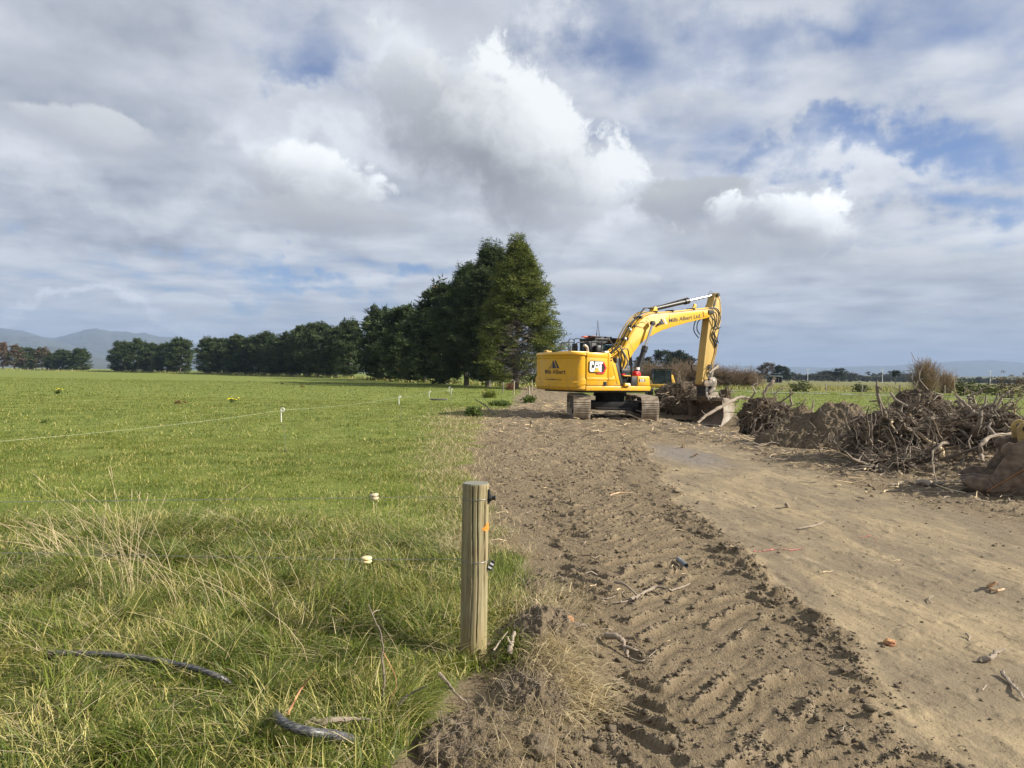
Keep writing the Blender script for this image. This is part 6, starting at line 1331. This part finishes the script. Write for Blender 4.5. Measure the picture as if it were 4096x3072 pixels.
for px, py, w, lab in [(1211, 1549, .5, 'reddest dead fern patch on the paddock below the pines'), (1128, 1536, .6, 'brown dead fern patch left of the reddest one'), (1310, 1534, .9, 'wide brown dead fern patch close to the tree shadow'), (995, 1528, .4, 'small red-brown patch farthest to the left in the paddock'), (715, 1616, .9, 'long low streak of dead brown weeds in the open paddock')]:
    weed('dead_fern', px, py, .16, w, 6, M['fern'], lab, 'dead fern', px)
weed('dead_fern', 2040, 1562, .9, .9, 26, M['fern'], 'rust-red dead fern under the big pine beside the fence post', 'dead fern', 790)
weed('grass_tuft', 2118, 1612, .38, .60, 26, M['bright_leaf'], 'green tuft round the foot of the fence post by the counterweight', 'grass tuft', 791)
weed('grass_tuft', 2000, 1625, .25, 1.3, 40, M['bright_leaf'], 'dark green strip of grass left on the dirt left of the fence post', 'grass tuft', 792)
weed('grass_tuft', 1960, 1590, .45, .8, 30, M['grass'], 'tall pale tussock at the edge of the pine shade', 'grass tuft', 793)
weed('grass_tuft', 3045, 1728, .18, .5, 30, M['bright_leaf'], 'small green tuft on the dirt between the bucket and the dirt heap', 'grass tuft', 794)
weed('grass_tuft', 1890, 1668, .3, .5, 30, M['bright_leaf'], 'dark tussock in the shadow of the excavator', 'grass tuft', 795)

# ------------------------------------------------------------------ crumbs, clods and wood litter on the track
def build_litter():
    rg = np.random.default_rng(12)
    bm = bmesh.new(); bmesh.ops.create_icosphere(bm, subdivisions=1, radius=1); bv = np.array([v.co[:] for v in bm.verts]); bf = np.array([[v.index for v in f.verts] for f in bm.faces]); bm.free()
    def scatter(name, n, xf, yf, smin, smax, label, alpha=2.2, keepall=False):
        x, y = xf(n), yf(n); keep = np.ones(n, bool) if keepall else (dirt_mask(x, y) > .6) & (rg.random(n) > smooth_mask(x, y) * .93) & (sst(fbm(x * 4.2, y * 4.2, 4, 81, .6), .40, .58) * .85 + .15 > rg.random(n))
        x, y = x[keep], y[keep]; n = len(x); s = smin * (1 - rg.random(n) * (1 - (smin / smax) ** alpha)) ** (-1 / alpha)
        z = gh(x, y) + s * .25
        V = bv[None] * (1 + rg.uniform(-.38, .38, (n, len(bv), 1))) * s[:, None, None] * np.stack([rg.uniform(.7, 1.4, n), rg.uniform(.6, 1.2, n), rg.uniform(.35, .9, n)], 1)[:, None, :]
        a = rg.uniform(0, 6.28, n); ca, sa = np.cos(a)[:, None], np.sin(a)[:, None]; X = V[..., 0] * ca - V[..., 1] * sa; Y = V[..., 0] * sa + V[..., 1] * ca
        V = np.stack([X + x[:, None], Y + y[:, None], V[..., 2] + z[:, None]], -1).reshape(-1, 3); T = (bf[None] + (np.arange(n) * len(bv))[:, None, None]).reshape(-1, 3)
        o = link(name, np_mesh(name, V, tris=T), None, [M['clod']]); tag(o, label, 'clods', kind='stuff')
    cand = rg.random((160000, 2)); cx = .15 + cand[:, 0] * 2.3; cy = 2.5 + 8.5 * cand[:, 1] ** 1.25; dr = gh(cx, cy, 2)[1]; pk = dr > rg.uniform(.15, 1.6, len(cx)); cx, cy = cx[pk], cy[pk]
    def scatter2(name, x, y, smin, smax, label):
        it = iter([x, y]); scatter(name, len(x), lambda n: x, lambda n: y, smin, smax, label, keepall=True)
    m = min(len(cx), 26000); scatter2('soil_clods', cx[:m], cy[:m], .0035, .026, 'broken crumbs of dry earth along the tread ridges')
    scatter('soil_clods', 5000, lambda n: rg.uniform(.1, 2.6, n), lambda n: 2.5 + 6 * rg.random(n) ** 1.3, .004, .030, 'crumbs and clods of earth over the churned near part of the track')
    scatter('soil_clods', 2600, lambda n: np.interp(np.linspace(2.5, 9, n), [2.5, 4, 6, 9], [1.88, 2.0, 2.15, 2.2]) + rg.normal(-.06, .16, n), lambda n: np.linspace(2.5, 9, n), .005, .032, 'ridge of crumbled clods along the edge of the smooth cut')
    scatter('soil_clods', 9000, lambda n: rg.uniform(-.6, 3.0, n), lambda n: rg.uniform(8, 22, n), .008, .035, 'loose clods over the far part of the track')
    scatter('soil_clods', 9000, lambda n: rg.uniform(4.6, 9.5, n), lambda n: rg.uniform(5, 26, n), .008, .05, 'loose clods along the foot of the stump heaps')
    scatter('soil_clods', 5000, lambda n: rg.normal(.15, .2, n), lambda n: rg.uniform(2.4, 5.6, n), .004, .028, 'crumbling soil on the torn bank beside the post')
    nn_ = 5200; x = rg.uniform(1.9, 6.2, nn_); y = 2.8 + 17 * rg.random(nn_) ** 1.3; kp = smooth_mask(x, y) > .5; scatter('soil_crumbs', int(kp.sum()), lambda n: x[kp], lambda n: y[kp], .0025, .016, 'small crumbs strewn over the smooth cut', keepall=True)
    # wood litter
    mb = MB()
    def twigs(n, xf, yf, lmin, lmax, rmin, rmax):
        x = np.array([xf() for _ in range(n)]); y = np.array([yf() for _ in range(n)]); ok = (dirt_mask(x, y) > .6) & ((smooth_mask(x, y) < .5) | (rg.random(n) > .86)); x, y = x[ok], y[ok]; n = len(x)
        L = rg.uniform(lmin, lmax, n) * rg.uniform(.3, 1, n); a = rg.uniform(0, 3.14, n); r = rg.uniform(rmin, rmax, n); k = 4; P = []
        for j in range(k): P.append(np.stack([x, y, gh(x, y) + r + .01 + rg.uniform(0, .12, n) * L], 1)); a = a + rg.normal(0, .35, n); x = x + np.cos(a) * L / k; y = y + np.sin(a) * L / k
        for i in range(n): mb.tube([p[i] for p in P], [r[i], r[i], r[i] * .8, r[i] * .5], 4, tone=1.0 if rg.random() < .3 else 0.0)
    twigs(1500, lambda: rg.uniform(4.4, 8.6), lambda: rg.uniform(9, 27), .12, .8, .004, .014)
    twigs(1000, lambda: rg.uniform(-1, 7), lambda: rg.uniform(18, 45), .2, .9, .006, .016)
    twigs(320, lambda: rg.uniform(-.2, 4.5), lambda: rg.uniform(4, 18), .05, .3, .002, .007)
    twigs(1400, lambda: rg.uniform(2.2, 6.0), lambda: rg.uniform(3, 19), .03, .25, .0012, .004)
    twigs(140, lambda: rg.uniform(0.2, 4.2), lambda: rg.uniform(2.8, 6), .03, .16, .0012, .0035)
    o = mb.build('wood_litter', M['branch'], tone=True, smooth=False); tag(o, 'broken roots and twigs littering the dirt track', 'wood litter', kind='stuff')
build_litter()

# ------------------------------------------------------------------ heaps of grubbed-out stumps
def root_ball(label, c, s, nr, seed, rl=(.4, 1.4), hair=300, limbs=4, name='tree_stump', lift=.35, group='grubbed-out stumps heaped beside the track', front=0.0, core=True):
    from mathutils import noise as mn
    rg = np.random.default_rng(seed); g0 = gz(c[0], c[1]); o = empty(name, (c[0], c[1], g0)); tag(o, label, 'stump', group)
    if core:
        k = chunk('soil_core', None, None, (0, 0, c[2]), (s[0] * .86, s[1] * .86, s[2] * .88), M['soil_dark'], seed, o, .30, 5)
    mb = MB(); 
    for i in range(nr):
        u = rg.normal(0, 1, 3); u /= np.linalg.norm(u); u[2] = u[2] * .8 + .15
        if u[1] > .3 and rg.random() < .6: u[1] *= -1
        p = Vector((u[0] * s[0] * .7, u[1] * s[1] * .7, c[2] + u[2] * s[2] * .7)); d = Vector(u) + Vector(rg.normal(0, .75, 3)); d.normalize()
        L = rg.uniform(*rl) * (.35 + .65 * rg.random()); n = 7; P = [p]; r = rg.choice([.006, .011, .020, .038, .065], p=[.32, .28, .2, .13, .07])
        for j in range(n):
            d = (d + Vector(rg.normal(0, .38, 3)) + Vector((0, 0, -.05))).normalized(); q = P[-1] + d * L / n
            gg = -.02
            if q.z < gg + .02: q.z = gg + .02 + rg.random() * .04; d.z = abs(d.z) * .4
            P.append(q)
        mb.tube(P, [r * (1 - .78 * j / n) for j in range(n + 1)], 5 if r < .03 else 7, tone=1.0 if rg.random() < .07 else 0.0)
        for q in range(3):
            b = P[rg.integers(1, n)]; dd = Vector(rg.normal(0, 1, 3)).normalized(); l = rg.uniform(.1, .45); mb.tube([b, b + dd * l * .5 + Vector(rg.normal(0, .03, 3)), b + dd * l + Vector(rg.normal(0, .06, 3))], [r * .4, r * .28, r * .12], 4)
    mb.build('roots', M['root'], o, tone=True, angle=60)
    mb = MB()
    for i in range(hair):
        u = rg.normal(0, 1, 3); u /= np.linalg.norm(u); p = Vector((u[0] * s[0] * .8, u[1] * s[1] * .8, c[2] + u[2] * s[2] * .8)); P = [p]; d = Vector((u[0] * .6, u[1] * .6, -.4 + rg.normal(0, .3))).normalized(); L = rg.uniform(.15, .6)
        for j in range(4): d = (d + Vector(rg.normal(0, .4, 3))).normalized(); P.append(P[-1] + d * L / 4)
        mb.tube(P, [.006, .005, .004, .003, .002], 3)
    if hair: mb.build('fine_roots', M['branch'], o, smooth=False, tone=True)
    for i in range(limbs):
        a = rg.uniform(-2.8, .2) if i % 2 else rg.uniform(0, 6.28); el = rg.uniform(.3, 1.3); L = rg.uniform(.3, .75); d = Vector((math.cos(a) * math.cos(el), math.sin(a) * math.cos(el), math.sin(el)))
        p = Vector((d.x * s[0] * .5, d.y * s[1] * .5, c[2] + d.z * s[2] * .5)); P = [p]; r = rg.uniform(.022, .050)
        for j in range(5): d = (d + Vector(rg.normal(0, .38, 3))).normalized(); P.append(P[-1] + d * (L + s[2] * .35) / 5)
        mb = MB(); mb.tube(P, [r * (1 - .55 * j / 5) * rg.uniform(.85, 1.15) for j in range(6)], 9, tone=0, tip_tone=1.0 if rg.random() < .5 else None); mb.build('broken_limb', M['branch'] if i % 2 else M['root'], o, tone=True, angle=50)
    return o
root_ball('matted stump forming the left third of the big heap', (7.25, 13.6, .42), (.85, .8, .62), 150, 1, hair=350, limbs=5)
root_ball('highest stump in the middle of the big heap with stubs pointing up', (7.95, 13.7, .62), (.9, .85, .72), 190, 2, hair=450, limbs=8)
root_ball('stump over the dark hollow at the right of the big heap', (8.85, 13.4, .55), (.95, .8, .60), 170, 3, hair=420, limbs=5)
root_ball('low tangle of roots spilling forward from the big heap', (7.0, 12.6, .12), (.8, .5, .22), 130, 4, rl=(.5, 1.6), hair=60, limbs=1)
root_ball('clump of roots at the right end of the big heap behind the rusty bucket', (8.9, 11.8, .15), (.7, .6, .42), 110, 5, hair=200, limbs=2)
root_ball('upturned stump with tall bare branches right beside the bucket', (8.35, 23.2, .62), (.95, .8, .72), 200, 6, hair=420, limbs=6)
root_ball('slim upright root standing behind the bucket', (9.15, 30.5, .8), (.30, .3, .75), 60, 7, rl=(.3, .9), hair=80, limbs=2)
root_ball('spiky stump heap between the right-hand crawler track and the bucket', (7.45, 31.5, .72), (1.2, .9, .95), 240, 8, hair=260, limbs=5)
root_ball('low stump close behind the bucket on its left', (8.6, 33.0, .45), (.7, .6, .5), 90, 9, hair=120, limbs=5)
root_ball('flat spread of pulled roots just in front of the bucket stump', (8.9, 21.6, .1), (.8, .5, .25), 90, 10, hair=60, limbs=1)
# big loose limbs of the heaps
def A(px, py, Y): return atY(px, py, Y)
stick('thick bent log curving down in front of the rusty bucket', [A(4085, 1738, 12.0), A(4040, 1740, 11.9), A(3985, 1742, 11.8), A(3945, 1758, 11.7), A(3922, 1785, 11.6), A(3925, 1815, 11.6), A(3931, 1845, 11.5)], .036, mat='branch', name='log', cat='log', tip=.8)
stick('peeled root hanging down beside the rusty bucket', [A(4000, 1790, 11.3), A(3985, 1830, 11.2), A(3975, 1860, 11.1), A(3955, 1885, 11.0)], .035, mat='branch', name='root_piece', cat='root')
stick('crooked root arching over the dark hollow of the big heap', [A(3790, 1772, 12.2), A(3768, 1772, 12.0), A(3752, 1790, 11.9), A(3734, 1800, 11.9), A(3728, 1830, 11.8), A(3732, 1860, 11.6)], .030, mat='root', name='root_piece', cat='root', forks=[([A(3732, 1860, 11.6), A(3738, 1900, 11.3), A(3755, 1938, 11.0)], .018)])
stick('dark sawn log end sticking up from the top of the big heap', [A(3718, 1612, 13.6), A(3738, 1595, 13.5), A(3762, 1578, 13.4)], .055, mat='root', name='log', cat='log', tip=1.1)
stick('long forked branch reaching up and out at the right of the big heap', [A(3905, 1665, 13.2), A(3960, 1650, 13.2), A(3990, 1625, 13.2), A(4008, 1590, 13.2), A(4020, 1580, 13.2), A(4040, 1565, 13.2), A(4055, 1555, 13.2)], .040, forks=[([A(3990, 1625, 13.2), A(3950, 1620, 13.3), A(3920, 1640, 13.3)], .02), ([A(4020, 1580, 13.2), A(4045, 1575, 13.1), A(4060, 1580, 13.1)], .008), ([A(4008, 1590, 13.2), A(3998, 1560, 13.3)], .007)], tip=.3)
stick('knobbly upright branch with a long thin arm, above the big heap', [A(3870, 1640, 13.6), A(3880, 1600, 13.6), A(3872, 1585, 13.6), A(3892, 1580, 13.6), A(3930, 1560, 13.5), A(3985, 1533, 13.4)], .042, forks=[([A(3892, 1582, 13.6), A(3900, 1610, 13.6), A(3905, 1635, 13.6)], .022), ([A(3925, 1562, 13.5), A(3918, 1545, 13.5)], .012), ([A(3905, 1630, 13.6), A(3920, 1590, 13.5), A(3932, 1560, 13.5)], .010)], tip=.12)
stick('diagonal branch crossing in front of the knobbly upright one', [A(3822, 1582, 13.4), A(3850, 1605, 13.3), A(3885, 1640, 13.2), A(3905, 1655, 13.1)], .026, tip=1.3)
stick('short fat stub pointing straight up from the big heap', [A(3712, 1625, 13.5), A(3708, 1600, 13.5), A(3706, 1588, 13.5)], .06, mat='branch', name='wood_stub', cat='wood stub', tip=.85)
stick('thin sapling rising alone between the dirt heap and the big heap', [A(3490, 1790, 13.0), A(3487, 1700, 13.0), A(3484, 1620, 13.0)], .016, tip=.3)
stick('forked thin stem standing in front of the dirt heap', [A(3440, 1765, 14.2), A(3415, 1730, 14.2), A(3385, 1680, 14.2), A(3367, 1632, 14.2)], .022, tip=.3, forks=[([A(3440, 1765, 14.2), A(3420, 1700, 14.1), A(3395, 1640, 14.1)], .016)])
stick('dry stick standing up behind the dirt heap', [A(3246, 1655, 18), A(3250, 1625, 18), A(3254, 1598, 18)], .03, mat='branch', tip=.5)
stick('bleached bent branch on top of the bucket stump', [A(3000, 1595, 23), A(3020, 1570, 22.8), A(3010, 1545, 22.8), A(3032, 1532, 22.8)], .04, mat='branch', tip=.4)
stick('stout stub with a sawn end on top of the bucket stump', [A(3050, 1580, 23), A(3075, 1545, 23), A(3100, 1512, 23)], .055, mat='branch', tip=.9, name='wood_stub', cat='wood stub')
stick('arching twig reaching right from the bucket stump', [A(3095, 1580, 23), A(3125, 1555, 23), A(3150, 1553, 23), A(3180, 1575, 23), A(3205, 1595, 23)], .03, tip=.2)
stick('wavy bare twig rising highest from the bucket stump', [A(3025, 1560, 23), A(3030, 1520, 23), A(3020, 1495, 23), A(3012, 1472, 23)], .014, tip=.3)
stick('bent pale root pointing over the bucket side', [A(3010, 1604, 25.5), A(2990, 1590, 25.4), A(2975, 1592, 25.4)], .05, mat='branch', name='root_piece', cat='root')
stick('half buried thick root at the foot of the big heap', [G(3670, 1925, .05), G(3720, 1928, .06), G(3760, 1935, .04)], .045, mat='branch', name='root_piece', cat='root', tip=.9)

def dirt_heap(label, c, s, seed):
    rg = np.random.default_rng(seed); n = 150; V = []; o = empty('dirt_heap', (c[0], c[1], gz(c[0], c[1]) - .05)); tag(o, label, 'dirt heap')
    u = np.linspace(-1, 1, n); X, Y = np.meshgrid(u, u); R = np.sqrt(X ** 2 + Y ** 2); A_ = np.arctan2(Y, X)
    h = np.clip(1 - R * (1 + .25 * (fbm(A_ * 1.5 + 5, A_ * 0, 3, seed) - .5)), 0, 1) ** .75
    Z = s[2] * h * (1 + (fbm(X * 3, Y * 3, 4, seed) - .5) * .5) + (fbm(X * 9, Y * 9, 5, seed + 3, .68) - .5) * .26 * (h > 0) 
    Z[h <= 0] = -.15
    V = np.stack([X * s[0], Y * s[1], Z], -1).reshape(-1, 3); I = np.arange(n * n).reshape(n, n)
    link('soil', np_mesh('soil', V, np.stack([I[:-1, :-1], I[:-1, 1:], I[1:, 1:], I[1:, :-1]], -1).reshape(-1, 4), smooth=True), o, [M['soil']])
    mb = MB()
    for i in range(220):
        a, b_ = rg.uniform(-.8, .8, 2); k = int((a + 1) / 2 * (n - 1)), int((b_ + 1) / 2 * (n - 1)); z = Z[k[1], k[0]]
        if z < 0: continue
        P = [Vector((a * s[0], b_ * s[1], z))]; d = Vector((a, b_ - .3, -.3)).normalized()
        for j in range(4): d = (d + Vector(rg.normal(0, .4, 3))).normalized(); P.append(P[-1] + d * .09)
        mb.tube(P, [.008, .007, .005, .004, .002], 3)
    mb.build('roots', M['branch'], o, tone=True, smooth=False)
dirt_heap('smooth-sided dirt heap, the lower one next to the bucket stump', (7.0, 17.0, 0), (1.2, 1.1, .95), 31)
dirt_heap('higher rounded dirt heap leaning against the big stump heap', (7.75, 16.6, 0), (1.35, 1.2, 1.25), 32)
dirt_heap('spread of loose dark earth under the big stump heap', (8.0, 13.2, 0), (2.1, 1.5, .5), 33)
dirt_heap('low earth bank carrying the bucket-side stumps', (8.8, 23.2, 0), (1.8, 1.2, .35), 34)
dirt_heap('earth thrown up beneath the far spiky stump heap', (7.7, 31.6, 0), (1.9, 1.3, .4), 35)
dirt_heap('dark earth bank behind the rusty bucket', (9.6, 11.8, 0), (1.6, 1.1, .52), 36)

# ------------------------------------------------------------------ the black-cabbed digger behind the stumps
def build_digger():
    x, y = far(2645, 60); o = empty('excavator', (x, y, gz(x, y)), R_(-95)); tag(o, 'smaller digger with a black glass cab, standing behind the stumps and facing the track', 'excavator')
    K, Yw = M['black'], M['yellow_boom']
    for s in (-1, 1): mb = MB(); mb.prism([(-1.2, .05), (1.2, .05), (1.45, .3), (1.2, .58), (-1.2, .58), (-1.45, .3)], s * 1.0 - .22, s * 1.0 + .22); mb.build('track', M['dark_steel'], o, bevel=.05)
    mb = MB(); mb.prism([(-1.5, .65), (1.1, .65), (1.1, .95), (.2, 1.0), (-1.0, 1.3), (-1.5, 1.2)], -1.05, 1.05); mb.build('body', Yw, o, bevel=.05)
    cab = empty('cab'); cab.parent = o; mb = MB()
    y0, y1 = -.42, 1.0 - .05
    y0, y1, x0, x1 = -.70, .70, -.7, .9
    for px, py in ((x0, y0), (x0, y1), (x1, y0), (x1, y1), (x1, .25)): mb.tube([(px, py, .75), (px * .97, py, 2.15)], .04, 5)
    mb.box((.1, 0, 2.2), (1.85, 1.62, .09)); mb.box((.1, 0, .85), (1.6, 1.4, .16)); mb.build('cab_frame', K, cab, bevel=.01)
    for q in ((x1 + .0, 0, 1.5, .01, 1.36, 1.25), (x0, 0, 1.5, .01, 1.36, 1.25), (.1, y0, 1.5, 1.5, .01, 1.25), (.1, y1, 1.5, 1.5, .01, 1.25)): mb = MB(); mb.box(q[:3], q[3:]); mb.build('window', M['glass'], cab)
    mb = MB(); mb.box((-.1, .1, 1.15), (.5, .5, .2)); mb.box((-.3, .1, 1.45), (.12, .45, .6)); mb.build('seat', M['black_rubber'], cab, bevel=.02)
    for s in (-.82, .18): mb = MB(); mb.box((x1 + .12, s, 2.0), (.05, .13, .32)); mb.tube([(x1, s, 2.15), (x1 + .12, s, 2.15)], .02, 5); mb.build('mirror', K, cab, bevel=.02)
    for s in (-.5, .5): mb = MB(); mb.cyl((x1 + .05, s, 2.16), (x1 + .1, s, 2.16), .04, 8); mb.build('headlight', M['white_paint'], cab)
    mb = MB(); mb.prism([(-.9, 1.0), (1.2, .95), (1.1, 1.15), (-.2, 1.75), (-.9, 1.8)], .78, 1.02); mb.build('engine_cover', Yw, o, bevel=.03)
    mb = MB(); mb.prism([(1.0, .7), (1.4, .75), (2.3, 1.0), (2.7, .55), (2.55, .5), (2.2, .8), (1.3, .55)], -.15, .2); mb.build('boom', Yw, o, bevel=.02)
    mb = MB(); mb.cyl((1.3, .1, 1.0), (2.2, .1, 1.05), .12, 10); mb.build('boom_cylinder', K, o)
    mb = MB(); mb.box((2.4, 0, .28), (.35, .9, .45)); mb.build('bucket', M['rust'], o, bevel=.05)
build_digger()

# ------------------------------------------------------------------ rusty bucket of the machine standing just out of view
def build_rusty():
    o = empty('digger_arm', (6.25, 9.95, 0), R_(-30)); tag(o, 'big rusty digging bucket on its arm reaching in at the right edge', 'digger bucket')
    pf = [(.08, .18), (.16, .26), (.27, .30), (.42, .29), (.48, .41), (.53, .49), (.57, .57), (.51, .61), (.53, .70), (.60, .76), (.67, .74), (.76, .80), (.95, .90), (1.2, .88), (1.42, .66), (1.5, .36), (1.42, .1), (1.15, -.02), (.78, -.04), (.61, -.045), (.45, -.02), (.34, .03), (.20, .05), (.12, .12)]
    R = M['rust']; bk = empty('bucket'); bk.parent = o
    for yy in (0, 1.1): mb = MB(); mb.prism(pf, yy, yy + .05); mb.build('side_plate', R, bk, bevel=.008)
    shell = [(.10, .13), (.36, .045), (.62, -.02), (1.15, .0), (1.40, .12), (1.46, .36), (1.38, .64), (1.18, .85), (.95, .87)]
    V = [(a, yv, b) for yv in (.04, 1.11) for a, b in shell]; n = len(shell); mb = MB(); mb.add(V, [(i, i + 1, n + i + 1, n + i) for i in range(n - 1)]); mb.build('bucket_shell', R, bk, smooth=False)
    mb = MB(); mb.prism([(.36, .06), (.76, .42), (1.0, .60), (1.1, .54), (.58, .08)], -.035, .0); mb.build('wear_strip', R, bk, bevel=.006)
    mb = MB(); mb.tube([(.36, -.04, .07), (.76, -.045, .40), (1.05, -.045, .64)], .009, 5); mb.build('weld_seam', simple('rust_orange', (.26, .13, .05), .8), bk)
    mb = MB(); mb.prism([(.60, .13), (.80, .28), (1.1, .38), (1.2, .1), (.66, .06)], -.02, .0); mb.build('wear_plate', R, bk, bevel=.006)
    mb = MB(); mb.prism([(.07, .18), (.16, .27), (.38, .25), (.46, .12), (.38, .06), (.22, .07)], -.03, .02); mb.build('corner_tooth', R, bk, bevel=.02)
    for k in range(4): mb = MB(); mb.prism([(.06, .15), (.3, .21), (.3, .06)], .14 + k * .26, .24 + k * .26); mb.build('tooth', R, bk, bevel=.01)
    lug = [(.72, .76), (.70, .95), (.74, 1.01), (.80, 1.04), (.92, 1.0), (1.0, .84)]
    for yy in (.16, .9): mb = MB(); mb.prism(lug, yy, yy + .08); mb.build('lug', M['yellow_worn'], o, bevel=.01)
    mb = MB(); mb.cyl((.80, .12, .94), (.80, 1.02, .94), .04, 12); mb.build('pin', M['dark_steel'], o)
    mb = MB(); mb.prism([(.86, .92), (1.1, .84), (4.2, .95), (4.6, 1.2), (4.2, 1.5), (1.2, 1.15)], .40, .80); mb.build('stick', M['yellow_worn'], o, bevel=.02)
    
build_rusty()
